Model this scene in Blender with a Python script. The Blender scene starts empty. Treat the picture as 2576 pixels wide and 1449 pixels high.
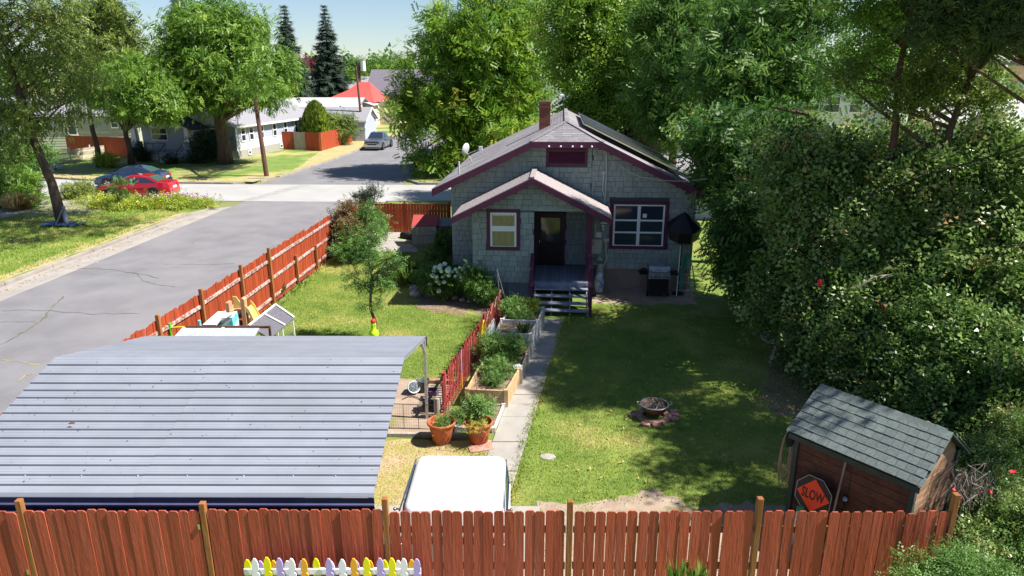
import bpy, math, random
import numpy as np
from mathutils import Vector, Matrix, Quaternion
R = math.radians
PI = math.pi
random.seed(7)
S = bpy.context.scene
COL = S.collection

# ------------------------------------------------------------------ camera
EYE, FPX, CX, CY = 7.5, 1750.0, 1288.0, 724.5
PITCH = math.atan((724.5 - 190) / FPX)
cam = bpy.data.cameras.new('camera'); cam.sensor_width = 36; cam.lens = 36 * FPX / 2576
cam.clip_start = .1; cam.clip_end = 2500
co = bpy.data.objects.new('camera', cam); COL.objects.link(co)
co.location = (0, 0, EYE); co.rotation_euler = (PI / 2 - PITCH, 0, 0); S.camera = co

# ------------------------------------------------------------------ light
SUN_AZ, SUN_EL = R(98), R(53)          # clockwise from +Y
w = bpy.data.worlds.new('World'); S.world = w; w.use_nodes = True
nt = w.node_tree; nt.nodes.clear()
sky = nt.nodes.new('ShaderNodeTexSky'); sky.sky_type = 'NISHITA'; sky.sun_disc = False
sky.sun_elevation = SUN_EL; sky.sun_rotation = SUN_AZ
sky.air_density = 1.0; sky.dust_density = .15; sky.ozone_density = 1.5; sky.altitude = 300
bg = nt.nodes.new('ShaderNodeBackground'); bg.inputs[1].default_value = .058
wo = nt.nodes.new('ShaderNodeOutputWorld')
tn = nt.nodes.new('ShaderNodeMix'); tn.data_type = 'RGBA'; tn.blend_type = 'MULTIPLY'; tn.inputs[0].default_value = 1; tn.inputs[7].default_value = (.96, 1.0, 1.08, 1)
nt.links.new(sky.outputs[0], tn.inputs[6]); nt.links.new(tn.outputs[2], bg.inputs[0]); nt.links.new(bg.outputs[0], wo.inputs[0])
sl = bpy.data.lights.new('sun', 'SUN'); sl.energy = 5.0; sl.angle = R(.53); sl.color = (1, .95, .87)
so = bpy.data.objects.new('sun', sl); COL.objects.link(so)
sv = Vector((math.sin(SUN_AZ) * math.cos(SUN_EL), math.cos(SUN_AZ) * math.cos(SUN_EL), math.sin(SUN_EL)))
so.rotation_euler = (-sv).to_track_quat('-Z', 'Y').to_euler(); so.location = sv * 60
S.view_settings.view_transform = 'Standard'; S.view_settings.look = 'None'
S.view_settings.exposure = 1.04; S.view_settings.gamma = 1; S.view_settings.use_curve_mapping = False
S.cycles.max_bounces = 6; S.cycles.diffuse_bounces = 3; S.cycles.transparent_max_bounces = 6
S.cycles.use_denoising = True

# ------------------------------------------------------------------ survey helpers (photo pixel on 2576 wide -> place)
sp_, cp_ = math.sin(PITCH), math.cos(PITCH)
def ray(x, y):
    u = (x - CX) / FPX; v = (CY - y) / FPX
    return (u, cp_ + v * sp_, -sp_ + v * cp_)
def G(x, y, z=0.):
    r = ray(x, y); t = (z - EYE) / r[2]; return Vector((r[0] * t, r[1] * t, z))
def V(x, y, Y):
    r = ray(x, y); t = Y / r[1]; return Vector((r[0] * t, Y, EYE + r[2] * t))
def PXM(Y, z=4.):                       # metres per pixel at depth
    return (Y * cp_ + (EYE - z) * sp_) / FPX

# ------------------------------------------------------------------ materials
MT = {}
def M(name, c1, c2=None, scale=4., rough=.75, stretch=(1, 1, 1), bump=0., bscale=None, rand=0., metal=0.,
      lo=.38, hi=.62, spec=.35, c3=None, s3=.6, lo3=.45, hi3=.6, world=False, coat=0., detail=6):
    m = bpy.data.materials.new(name); m.use_nodes = True; n = m.node_tree; L = n.links.new
    b = n.nodes['Principled BSDF']; b.inputs['Roughness'].default_value = rough
    b.inputs['Metallic'].default_value = metal; b.inputs['Specular IOR Level'].default_value = spec
    b.inputs['Coat Weight'].default_value = coat
    if c2 is None and not bump and not rand:
        b.inputs['Base Color'].default_value = (*c1, 1); MT[name] = m; return m
    tc = n.nodes.new('ShaderNodeTexCoord'); geo = n.nodes.new('ShaderNodeNewGeometry'); oi = n.nodes.new('ShaderNodeObjectInfo')
    vec = geo.outputs['Position'] if world else tc.outputs['Object']
    if not world:
        ad = n.nodes.new('ShaderNodeVectorMath'); ad.operation = 'ADD'
        ml = n.nodes.new('ShaderNodeMath'); ml.operation = 'MULTIPLY'; ml.inputs[1].default_value = 37.
        L(oi.outputs['Random'], ml.inputs[0]); L(vec, ad.inputs[0]); L(ml.outputs[0], ad.inputs[1]); vec = ad.outputs[0]
    mp = n.nodes.new('ShaderNodeMapping'); mp.inputs['Scale'].default_value = stretch; L(vec, mp.inputs[0])
    col = None
    def noise(sc, det=detail):
        q = n.nodes.new('ShaderNodeTexNoise'); q.inputs['Scale'].default_value = sc; q.inputs['Detail'].default_value = det
        q.inputs['Roughness'].default_value = .6; L(mp.outputs[0], q.inputs['Vector']); return q
    def ramp(q, a, bb, ca, cb):
        r = n.nodes.new('ShaderNodeMapRange'); r.inputs[1].default_value = a; r.inputs[2].default_value = bb; L(q.outputs[0], r.inputs[0])
        x = n.nodes.new('ShaderNodeMix'); x.data_type = 'RGBA'; L(r.outputs[0], x.inputs[0])
        if isinstance(ca, tuple): x.inputs[6].default_value = (*ca, 1)
        else: L(ca, x.inputs[6])
        x.inputs[7].default_value = (*cb, 1); return x.outputs[2]
    col = ramp(noise(scale), lo, hi, c1, c2 or c1)
    if c3: col = ramp(noise(s3, 3), lo3, hi3, col, c3)
    if rand:
        hs = n.nodes.new('ShaderNodeHueSaturation'); mr = n.nodes.new('ShaderNodeMapRange')
        mr.inputs[3].default_value = 1 - rand; mr.inputs[4].default_value = 1 + rand
        L(oi.outputs['Random'], mr.inputs[0]); L(mr.outputs[0], hs.inputs['Value']); L(col, hs.inputs['Color']); col = hs.outputs[0]
    L(col, b.inputs['Base Color'])
    if bump:
        q = noise(bscale or scale * 3, 4); bp = n.nodes.new('ShaderNodeBump'); bp.inputs['Strength'].default_value = bump
        bp.inputs['Distance'].default_value = .02; L(q.outputs[0], bp.inputs['Height']); L(bp.outputs[0], b.inputs['Normal'])
    MT[name] = m; return m

def leafmat(name, cols, trans=.35, gloss=.45):
    """cols: dark .. light; a leaf's own tint comes from the face attribute"""
    m = bpy.data.materials.new(name); m.use_nodes = True; n = m.node_tree; L = n.links.new
    b = n.nodes['Principled BSDF']; b.inputs['Roughness'].default_value = gloss; b.inputs['Specular IOR Level'].default_value = .3
    at = n.nodes.new('ShaderNodeAttribute'); at.attribute_name = 'tint'
    cr = n.nodes.new('ShaderNodeValToRGB'); L(at.outputs['Fac'], cr.inputs[0])
    els = cr.color_ramp.elements
    while len(els) < len(cols): els.new(.5)
    for i, c in enumerate(cols): els[i].position = i / (len(cols) - 1); els[i].color = (*c, 1)
    tr = n.nodes.new('ShaderNodeBsdfTranslucent'); mx = n.nodes.new('ShaderNodeMixShader'); mx.inputs[0].default_value = trans
    L(cr.outputs[0], b.inputs['Base Color']); L(cr.outputs[0], tr.inputs[0])
    L(b.outputs[0], mx.inputs[1]); L(tr.outputs[0], mx.inputs[2]); L(mx.outputs[0], n.nodes['Material Output'].inputs[0])
    MT[name] = m; return m

M('lawn', (.11, .17, .025), (.17, .23, .04), 1.1, .9, bump=.6, bscale=40, c3=(.30, .27, .09), s3=.42, lo3=.54, hi3=.74, world=True)
M('lawn_far', (.11, .18, .03), (.17, .25, .05), .8, .9, bump=.4, bscale=15, c3=(.36, .31, .12), s3=.22, lo3=.47, hi3=.62, world=True)
M('dry_grass', (.38, .31, .13), (.30, .29, .09), 2.2, .95, bump=.7, bscale=30, c3=(.42, .33, .20), s3=.9, world=True)
M('ground', (.27, .23, .11), (.13, .17, .05), .08, .95, world=True)
M('soil', (.19, .13, .09), (.27, .19, .13), 6, .95, bump=.8, bscale=40, world=True)
M('bare_earth', (.29, .215, .16), (.36, .28, .21), 3, .95, bump=.7, bscale=35, c3=(.20, .21, .07), s3=1.7, lo3=.55, hi3=.68, world=True)
M('asphalt', (.16, .155, .168), (.20, .194, .208), .6, .9, bump=.4, bscale=60, c3=(.23, .22, .225), s3=.16, lo3=.45, hi3=.75, world=True)
M('asphalt_far', (.17, .166, .178), (.20, .196, .208), .5, .9, bump=.3, bscale=60, world=True)
M('concrete_road', (.33, .322, .318), (.37, .362, .355), .5, .85, bump=.2, bscale=30, world=True)
M('patch', (.27, .265, .26), (.32, .31, .30), 2, .9, world=True)
M('crack', (.16, .16, .11), (.10, .105, .075), 5, .95, world=True)
M('crack_dry', (.36, .30, .12), (.2, .19, .1), 5, .95, world=True)
M('kerb', (.33, .30, .265), (.25, .22, .19), 1.3, .9, bump=.4, bscale=20, world=True)
M('gutter', (.28, .255, .24), (.34, .31, .285), 1., .9, bump=.3, bscale=30, world=True)
M('path', (.29, .27, .245), (.34, .32, .29), 2, .9, bump=.4, bscale=30, c3=(.34, .31, .27), s3=.9, lo3=.5, hi3=.7, world=True)
M('red_board', (.37, .062, .020), (.27, .042, .014), 7, .7, (1, 1, .10), bump=.5, bscale=22, rand=.16)
M('front_board', (.41, .084, .042), (.345, .068, .033), 7, .72, (1, 1, .12), bump=.6, bscale=22, rand=.16, c3=(.36, .10, .06), s3=3, lo3=.5, hi3=.8)
M('cedar', (.34, .14, .045), (.25, .095, .03), 9, .7, (1, 1, .12), bump=.4, rand=.1)
M('rail', (.50, .44, .42), (.25, .10, .07), 9, .8, (1, 1, 1), bump=.4, lo=.42, hi=.6, rand=.1)
M('grey_wood', (.42, .38, .33), (.30, .26, .22), 8, .85, (1, 1, .15), bump=.5, rand=.15)
M('white_wood', (.60, .58, .55), (.38, .34, .30), 9, .8, (1, 1, .3), bump=.5, lo=.5, hi=.75, rand=.1)
M('raw_wood', (.50, .36, .20), (.40, .27, .14), 9, .8, (1, 1, .3), bump=.4, rand=.12)
M('steel_roof', (.235, .25, .295), (.262, .278, .322), 1.6, .42, metal=.0, spec=.6, bump=.03, bscale=3, rand=.05, c3=(.215, .228, .258), s3=.5, lo3=.5, hi3=.8)
M('steel', (.55, .56, .58), (.42, .43, .45), 5, .4, metal=.5)
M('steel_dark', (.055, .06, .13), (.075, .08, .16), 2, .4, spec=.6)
M('shake', (.26, .31, .30), (.32, .375, .36), 10, .85, (1, 1, .25), bump=.6, bscale=60, rand=.12)
M('siding_back', (.06, .07, .07))
M('foundation', (.30, .235, .20), (.24, .19, .165), 3, .9, bump=.6, bscale=30)
M('skirt', (.13, .15, .19), (.17, .19, .23), 6, .8, (1, 1, .2), bump=.3, rand=.12)
M('purple', (.105, .022, .06), (.085, .018, .048), 6, .6, bump=.15, rand=.08)
M('soffit_lit', (.40, .10, .20), (.34, .085, .17), 4, .7)  # trim purple lightened: the light on the soffit is put into the colour
M('shingle', (.215, .20, .215), (.175, .165, .18), 14, .95, bump=.7, bscale=60, c3=(.25, .235, .25), s3=.7, rand=.05)
M('porch_shingle', (.33, .29, .29), (.27, .24, .24), 14, .95, bump=.7, bscale=60, rand=.05)
M('shed_shingle', (.125, .155, .145), (.165, .195, .185), 20, .95, bump=.8, bscale=80, rand=.1)
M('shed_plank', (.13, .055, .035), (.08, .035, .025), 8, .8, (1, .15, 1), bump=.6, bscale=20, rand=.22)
M('shed_plank_pale', (.34, .20, .12), (.20, .11, .07), 8, .85, (1, .15, 1), bump=.6, bscale=20, rand=.15)  # paler plank tone, used on the near gable end only
M('shed_trim', (.035, .055, .045), (.05, .07, .06), 6, .7)
M('brick', (.16, .045, .035), (.24, .075, .05), 9, .85, bump=.5, rand=.22)
M('mortar', (.42, .38, .36), (.5, .46, .43), 8, .9)
M('pale_brick', (.42, .25, .20), (.30, .15, .11), 7, .85, bump=.5, rand=.2)
M('white', (.78, .78, .76), (.72, .72, .71), 3, .5)
M('gelcoat', (.80, .80, .80), (.76, .76, .76), 2, .35, spec=.5)
M('window_white', (.74, .77, .80))
M('deck', (.23, .255, .33), (.28, .30, .37), 8, .75, (1, .15, 1), bump=.3, rand=.12)
M('glass_dark', (.022, .035, .06), rough=.06, spec=.9)
M('glass_sea', (.05, .09, .09), rough=.1, spec=.7)
M('blind', (.34, .30, .12), (.26, .25, .10), 12, .6, (1, 1, .3))
M('door_dark', (.010, .008, .009), rough=.4)
M('black', (.012, .012, .014), rough=.45)
M('black_matte', (.02, .02, .022), rough=.9)
M('rubber', (.015, .015, .016), rough=.8)
M('chrome', (.6, .6, .6), rough=.2, metal=1.)
M('grill_silver', (.45, .45, .46), (.3, .3, .32), 6, .35, metal=.6)
M('terracotta', (.50, .135, .05), (.42, .10, .038), 4, .65, bump=.2, c3=(.38, .11, .06), s3=3)
M('tan_rope', (.36, .29, .20), (.24, .19, .13), 30, .9)
M('hose_yellow', (.75, .55, .03), rough=.5)
M('hose_green', (.02, .30, .16), rough=.5)
M('sign_orange', (1.0, .07, .015), rough=.5)
M('pipe_grey', (.48, .50, .48), (.40, .42, .40), 6, .5)
M('concrete_grey', (.36, .34, .31), (.30, .28, .25), 5, .9, bump=.4)
M('stone', (.50, .47, .44), (.36, .33, .30), 5, .85, bump=.6, rand=.2)
M('rust', (.17, .07, .04), (.09, .05, .035), 8, .6, metal=.3)
M('ash', (.12, .10, .09), (.05, .045, .04), 9, .95)
M('bark', (.13, .09, .065), (.07, .048, .035), 6, .95, (1, 1, .25), bump=1., bscale=12)
M('bark_red', (.14, .07, .05), (.06, .035, .028), 6, .95, (1, 1, .25), bump=1., bscale=12)
M('bark_pale', (.34, .29, .26), (.2, .16, .14), 6, .95, (1, 1, .25), bump=.6)
M('twig', (.26, .21, .17), (.16, .12, .10), 6, .95)
M('pole_wood', (.15, .075, .05), (.09, .05, .035), 6, .9, (1, 1, .1), bump=.5)
M('blue_and_shade_siding', (.34, .37, .46), (.38, .41, .50), 3, .75)  # own blue on most walls, eave shade on the white bungalow's side
M('white_siding', (.66, .67, .68), (.62, .62, .63), 3, .7)
M('green_siding', (.36, .39, .30), (.41, .44, .34), 3, .8)
M('navy_roof', (.028, .025, .045), (.05, .045, .07), 8, .8)
M('grey_roof', (.27, .265, .285), (.23, .225, .25), 8, .9)
M('light_roof', (.42, .415, .41), (.37, .365, .365), 5, .85)
M('dark_roof', (.13, .115, .145), (.17, .15, .18), 6, .9)
M('red_roof', (.62, .085, .075), (.54, .07, .06), 4, .7)
M('wall_shaded', (.27, .23, .24), (.31, .27, .27), 4, .85)  # front of the red roofed house, its shade put into the grey
M('beige_wall', (.62, .52, .43), (.55, .46, .39), 4, .85)
M('tan_wall', (.46, .30, .17), (.52, .36, .22), 5, .85, (1, 1, .1))
M('orange_brick', (.45, .17, .06), (.55, .28, .12), 6, .9)
M('pale_wall', (.68, .68, .70), (.60, .61, .64), 3, .8)
M('car_grey', (.025, .05, .12), rough=.25, metal=.3, coat=1.)
M('car_red', (.42, .006, .022), rough=.25, metal=.1, coat=1.)
M('car_silver', (.13, .15, .19), rough=.3, metal=.4, coat=1.)
M('tail_red', (.5, .01, .015), rough=.2)
M('plate', (.7, .72, .75), rough=.4)
M('lime', (.45, .75, .02), rough=.4)
M('red_plastic', (.6, .03, .02), rough=.4)
M('green_plastic', (.07, .50, .03), rough=.4)
M('yellow_plastic', (.62, .55, .03), rough=.4)
M('slide_plastic', (.62, .47, .10), (.66, .55, .22), 3, .45)
M('play_tan', (.55, .34, .19), (.48, .28, .15), 4, .6)
M('play_brown', (.20, .085, .05), rough=.5)
M('teal_plastic', (.10, .55, .58), (.70, .76, .75), 4, .5, lo=.45, hi=.55)
M('hutch_roof', (.115, .11, .13), (.15, .145, .165), 12, .95, bump=.5)
M('coop_roof', (.33, .36, .40), (.40, .43, .46), 12, .9, bump=.4)
M('pot_green', (.07, .085, .07), rough=.6)
M('bin_black', (.025, .02, .025), rough=.5)
M('crate_purple', (.16, .10, .19), rough=.6)
M('cream', (.66, .60, .48), (.58, .52, .40), 6, .7)
M('pk_white', (.86, .84, .88), rough=.6)
M('pk_yellow', (.85, .80, .01), rough=.6)
M('pk_lilac', (.48, .38, .74), rough=.6)
M('pk_orange', (.85, .42, .04), rough=.6)
M('straw', (.52, .40, .20), (.62, .50, .28), 8, .9)
M('hydrangea', (.60, .72, .58), (.50, .62, .48), 20, .8)
M('petal_pink', (.62, .22, .55), rough=.8)
M('petal_red', (.75, .02, .03), rough=.6)
M('petal_yellow', (.75, .6, .05), rough=.8)
M('teal_dark', (.02, .07, .08), rough=.4)
M('panel_blue', (.015, .02, .04), rough=.15, spec=.6)
M('cloth_blue', (.10, .22, .5), (.7, .7, .7), 4, .8)

leafmat('lf_sumac', [(.05, .13, .015), (.115, .235, .022), (.19, .34, .03), (.29, .42, .045), (.50, .40, .06)], .42)
leafmat('lf_bright', [(.05, .125, .014), (.11, .225, .025), (.20, .34, .04), (.32, .44, .07)], .40)
leafmat('lf_locust', [(.03, .085, .02), (.075, .175, .03), (.145, .27, .05), (.24, .37, .085)], .36)
leafmat('lf_elm', [(.05, .125, .015), (.11, .225, .025), (.20, .34, .045), (.30, .42, .08)], .36)
leafmat('lf_olive', [(.05, .095, .02), (.12, .18, .035), (.21, .28, .05), (.32, .36, .10)], .34)
leafmat('lf_hedge', [(.02, .06, .014), (.075, .15, .03), (.17, .28, .06), (.33, .42, .15), (.42, .27, .12)], .32, .30)
leafmat('lf_dark', [(0.013, 0.032, 0.016), (0.029, 0.064, 0.029), (0.056, 0.104, 0.040)], .2)
leafmat('lf_spruce', [(0.016, 0.039, 0.026), (0.039, 0.072, 0.046), (0.072, 0.111, 0.065)], .12, .7)
leafmat('lf_pine', [(0.030, 0.060, 0.024), (0.068, 0.112, 0.033), (0.120, 0.180, 0.045)], .15, .7)
leafmat('lf_purple', [(0.070, 0.017, 0.025), (0.196, 0.042, 0.070), (0.364, 0.112, 0.154)], .3)
leafmat('lf_cedar', [(0.050, 0.090, 0.010), (0.130, 0.200, 0.015), (0.240, 0.320, 0.020)], .2, .7)
leafmat('lf_veg', [(0.057, 0.138, 0.034), (0.138, 0.265, 0.057), (0.253, 0.380, 0.103)], .35)
leafmat('lf_veg_yellow', [(0.160, 0.260, 0.030), (0.350, 0.420, 0.050), (0.500, 0.500, 0.080)], .35)
leafmat('lf_fern', [(0.050, 0.120, 0.020), (0.140, 0.240, 0.040), (0.300, 0.380, 0.080)], .35)
leafmat('lf_rust', [(0.098, 0.049, 0.028), (0.182, 0.098, 0.049), (0.280, 0.224, 0.084), (0.168, 0.238, 0.056)], .3)
leafmat('lf_wilt', [(0.400, 0.300, 0.050), (0.550, 0.450, 0.100)], .35)
leafmat('lf_straw', [(0.420, 0.300, 0.120), (0.600, 0.460, 0.220)], .3)

# ------------------------------------------------------------------ building blocks
class MB:
    def __init__(s): s.v = []; s.f = []
    def add(s, vs, fs):
        o = len(s.v); s.v += [tuple(q) for q in vs]; s.f += [tuple(i + o for i in f) for f in fs]; return s
    def box(s, x0, x1, y0, y1, z0, z1, mx=None):
        vs = [Vector(q) for q in ((x0, y0, z0), (x1, y0, z0), (x1, y1, z0), (x0, y1, z0), (x0, y0, z1), (x1, y0, z1), (x1, y1, z1), (x0, y1, z1))]
        if mx: vs = [mx @ q for q in vs]
        return s.add(vs, [(0, 3, 2, 1), (4, 5, 6, 7), (0, 1, 5, 4), (1, 2, 6, 5), (2, 3, 7, 6), (3, 0, 4, 7)])
    def bar(s, a, b, w, h, up=(0, 0, 1)):
        a, b = Vector(a), Vector(b); d = (b - a); l = d.length; d.normalize(); up = Vector(up)
        if abs(d.dot(up)) > .98: up = Vector((0, 1, 0))
        sd = d.cross(up).normalized(); u = sd.cross(d)
        mx = Matrix((( d.x, sd.x, u.x, a.x), (d.y, sd.y, u.y, a.y), (d.z, sd.z, u.z, a.z), (0, 0, 0, 1)))
        return s.box(0, l, -w / 2, w / 2, -h / 2, h / 2, mx)
    def prism(s, pts, z0, z1):           # xy polygon, ccw
        n = len(pts)
        return s.add([(x, y, z0) for x, y in pts] + [(x, y, z1) for x, y in pts],
                     [tuple(range(n))[::-1], tuple(range(n, 2 * n))] + [(i, (i + 1) % n, n + (i + 1) % n, n + i) for i in range(n)])
    def prism_y(s, pts, y0, y1):         # xz polygon extruded in y
        n = len(pts)
        return s.add([(x, y0, z) for x, z in pts] + [(x, y1, z) for x, z in pts],
                     [tuple(range(n)), tuple(range(n, 2 * n))[::-1]] + [(i, n + i, n + (i + 1) % n, (i + 1) % n) for i in range(n)])
    def slab(s, q, t):                   # 3D polygon thickened by t downwards along its normal
        q = [Vector(p) for p in q]; nn = (q[1] - q[0]).cross(q[2] - q[0]).normalized()
        if nn.z < 0: q = q[::-1]; nn = -nn
        n = len(q)
        return s.add([p for p in q] + [p - nn * t for p in q],
                     [tuple(range(n)), tuple(range(n, 2 * n))[::-1]] + [(i, n + i, n + (i + 1) % n, (i + 1) % n) for i in range(n)])
    def tube(s, path, rad, n=6, cap=True):
        path = [Vector(p) for p in path]; k = len(path)
        if not isinstance(rad, (list, tuple)): rad = [rad] * k
        vs = []; u = None
        for i, p in enumerate(path):
            d = (path[min(i + 1, k - 1)] - path[max(i - 1, 0)])
            d = d.normalized() if d.length > 1e-9 else Vector((0, 0, 1))
            if u is None: u = d.orthogonal().normalized()
            else:
                u = (u - d * u.dot(d)); u = u.normalized() if u.length > 1e-6 else d.orthogonal().normalized()
            w_ = d.cross(u)
            for j in range(n):
                a = 2 * PI * j / n; vs.append(p + (u * math.cos(a) + w_ * math.sin(a)) * rad[i])
        fs = [(i * n + j, i * n + (j + 1) % n, (i + 1) * n + (j + 1) % n, (i + 1) * n + j) for i in range(k - 1) for j in range(n)]
        if cap: fs += [tuple(range(n))[::-1], tuple(range((k - 1) * n, k * n))]
        return s.add(vs, fs)
    def lathe(s, prof, n=20, c=(0, 0, 0), cap=(True, True)):
        vs = [(c[0] + r * math.cos(2 * PI * j / n), c[1] + r * math.sin(2 * PI * j / n), c[2] + z) for r, z in prof for j in range(n)]
        k = len(prof); fs = [(i * n + j, i * n + (j + 1) % n, (i + 1) * n + (j + 1) % n, (i + 1) * n + j) for i in range(k - 1) for j in range(n)]
        if cap[0]: fs.append(tuple(range(n))[::-1])
        if cap[1]: fs.append(tuple(range((k - 1) * n, k * n)))
        return s.add(vs, fs)
    def ball(s, c, r, rz=None, n=10, m=6):
        rz = rz or r
        return s.lathe([(max(r * math.sin(PI * i / m), .001), -rz * math.cos(PI * i / m)) for i in range(m + 1)], n, c, (False, False))
    def mesh(s, name, mat, smooth=False):
        me = bpy.data.meshes.new(name); me.from_pydata(s.v, [], s.f); me.materials.append(MT[mat] if isinstance(mat, str) else mat)
        if smooth: me.polygons.foreach_set('use_smooth', [True] * len(me.polygons))
        me.update(); return me

def link(name, me, parent=None, loc=None, rot=None, label=None, stuff=False, scale=None):
    o = bpy.data.objects.new(name, me); COL.objects.link(o)
    if parent: o.parent = parent
    if loc is not None: o.location = loc
    if rot is not None: o.rotation_euler = rot
    if scale is not None: o.scale = scale
    if label: o['label'] = label
    if stuff: o['kind'] = 'stuff'
    return o
def part(name, mb, mat, parent, smooth=False, label=None, stuff=False):
    return link(name, mb.mesh(name, mat, smooth), parent, label=label, stuff=stuff)
def bev(o, wd=.01, seg=2):
    m = o.modifiers.new('bevel', 'BEVEL'); m.width = wd; m.segments = seg; m.limit_method = 'ANGLE'; return o
def thing(name, label, cat, loc=(0, 0, 0), rz=0., group=None):
    o = bpy.data.objects.new(name, None); COL.objects.link(o); o.empty_display_size = .3
    o.location = loc; o.rotation_euler = (0, 0, rz); return tag(o, label, cat, group)
def tag(o, label, cat, group=None):
    o['label'] = label; o['category'] = cat
    if group: o['group'] = group
    return o
def struct(name, mb, mat):
    o = link(name, mb.mesh(name, mat)); o['kind'] = 'structure'; return o
def dup(root, loc, rz, label, group=None, scale=None):
    r = root.copy(); COL.objects.link(r); r.location = loc; r.rotation_euler = (0, 0, rz); r['label'] = label
    if group: r['group'] = group
    if scale: r.scale = scale
    for ch in list(root.children):
        c = ch.copy(); COL.objects.link(c); c.parent = r
        for g in list(ch.children):
            d = g.copy(); COL.objects.link(d); d.parent = c
    return r

# ------------------------------------------------------------------ foliage
rng = np.random.default_rng(11)
def quad(l, wd, bend=0., y=0., x=0., a=0.):       # pointed leaf: 2 triangles sharing a bent spine
    ca, sa = math.cos(a), math.sin(a)
    p = [(0, 0, 0), (l * .45, wd / 2, bend * .4), (l, 0, -bend), (l * .45, -wd / 2, bend * .4)]
    return [(x + px * ca - py * sa, y + px * sa + py * ca, pz) for px, py, pz in p]
def tmpl(leaves, tri=False):
    v = []; f = []
    for k, q in enumerate(leaves):
        if tri: q = [q[1], q[3], q[2]] if k % 2 else [q[0], q[1], q[3]]      # half of the pointed leaf: one triangle, tip out or tip in
        f.append(tuple(len(v) + i for i in range(len(q)))); v += q
    return np.array(v, float), f
T_ONE = tmpl([quad(1, .55, .1)])
T_BROAD = tmpl([quad(.40, .23, .07, 0, .17 * i - .1, a) for i, a in enumerate((2.2, -1.3, 1.0, -.9, .7, -.15))])
T_BROAD3 = tmpl([quad(.66, .36, .07, 0, .17 * i - .15, a) for i, a in enumerate((2.2, -1.3, 1.0, -.9, .7, -.15))], True)
T_PINN = tmpl([quad(.58, .20, .05, 0, .17 * i - .1, a) for i in range(5) for a in (1.15, -1.15)] + [quad(.5, .2, .05, 0, .72)], True)
T_DROOP = tmpl([quad(.8, .19, .12, 0, .25 * i - .15, a) for i in range(3) for a in (.5, -.5)], True)
T_NEED = tmpl([quad(1.5, .15, .02, 0, -.3, a) for a in (0, .35, -.35, .75, -.75)], True)
T_BLADE = (np.array([(0, -.06, 0), (0, .06, 0), (.6, .03, .05), (1, 0, -.15)], float), [(0, 1, 2), (0, 2, 3)])
T_PETAL = tmpl([quad(.6, .5, 0, 0, 0, a) for a in (0, 1.57, 3.14, 4.71)])

def norm(a): return a / np.maximum(np.linalg.norm(a, axis=1, keepdims=True), 1e-9)
def scatter(name, P, D, N, size, T, mat, parent=None, tint=None, label=None, stuff=False):
    """P points, D leaf directions, N leaf normals (each n x 3)"""
    tv, tf = T; n = len(P); k = len(tv)
    D = norm(D); Y = norm(np.cross(N, D)); Z = np.cross(D, Y); s = size.reshape(-1, 1, 1)
    vv = P[:, None, :] + s * (tv[None, :, 0:1] * D[:, None, :] + tv[None, :, 1:2] * Y[:, None, :] + tv[None, :, 2:3] * Z[:, None, :])
    vv = vv.reshape(-1, 3)
    fl = np.concatenate([np.array(f) for f in tf]); ln = np.array([len(f) for f in tf])
    loops = (fl[None, :] + (np.arange(n) * k)[:, None]).ravel(); tot = np.tile(ln, n)
    me = bpy.data.meshes.new(name); me.vertices.add(len(vv)); me.vertices.foreach_set('co', vv.ravel().astype(np.float32))
    me.loops.add(len(loops)); me.loops.foreach_set('vertex_index', loops.astype(np.int32))
    me.polygons.add(len(tot)); st = np.concatenate([[0], np.cumsum(tot)[:-1]])
    me.polygons.foreach_set('loop_start', st.astype(np.int32)); me.polygons.foreach_set('loop_total', tot.astype(np.int32))
    if tint is None: tint = rng.random(n)
    t = np.repeat(tint, len(tf)) + rng.normal(0, .08, n * len(tf))
    at = me.attributes.new('tint', 'FLOAT', 'FACE'); at.data.foreach_set('value', np.clip(t, 0, 1).astype(np.float32))
    me.materials.append(MT[mat]); me.update(calc_edges=True)
    return link(name, me, parent, label=label, stuff=stuff)

def clumps(blobs, per, spread, shell=(.55, 1.0), minz=.15):
    """cluster centres in the outer part of each ellipsoid (x,y,z,rx,ry,rz)"""
    C = []; O = []
    vol = [max(b[3] * b[5], .01) for b in blobs]; tv = sum(vol)
    for b, q in zip(blobs, vol):
        n = max(3, int(per * q / tv)); d = norm(rng.normal(size=(n, 3))); r = rng.uniform(shell[0], shell[1], (n, 1)) * (1 + .13 * rng.normal(size=(n, 1)))
        C.append(np.array(b[:3]) + d * r * np.array(b[3:6])); O.append(d)
    C = np.vstack(C); O = np.vstack(O); k = C[:, 2] > minz
    return C[k], O[k]
def leaves(name, blobs, nclump, nleaf, crad, size, T, mat, parent, droop=0., up=.7, shell=(.5, 1.), tintb=0., flat=.7, minz=.1, gapk=0.):
    if nclump > 100: nleaf = int(nleaf * .66); size *= 1.15
    if T is T_BROAD and (nclump > 60): T = T_BROAD3
    C, O = clumps(blobs, nclump, crad, shell, min(.15, minz))
    m = len(C); idx = np.repeat(np.arange(m), nleaf); n = len(idx)
    cs = rng.uniform(.6, 1.35, m)[idx][:, None]
    off = rng.normal(size=(n, 3)) * crad * cs; off[:, 2] *= flat
    P = C[idx] + off; k = P[:, 2] > minz; P = P[k]; idx = idx[k]; off = off[k]; n = len(P)
    out = norm(O[idx] + off / max(crad, .01) * .5)
    D = norm(out * .6 + rng.normal(size=(n, 3)) * .7 + np.array([0, 0, -droop]))
    N = norm(out * .5 + np.array([.15, 0, up]) + rng.normal(size=(n, 3)) * .62)
    ct = rng.normal(.45, .17, m)[idx] + rng.normal(0, .12, n) + tintb
    return scatter(name, P, D, N, size * rng.uniform(.65, 1.3, n), T, mat, parent, np.clip(ct, 0, 1)), C

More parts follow.
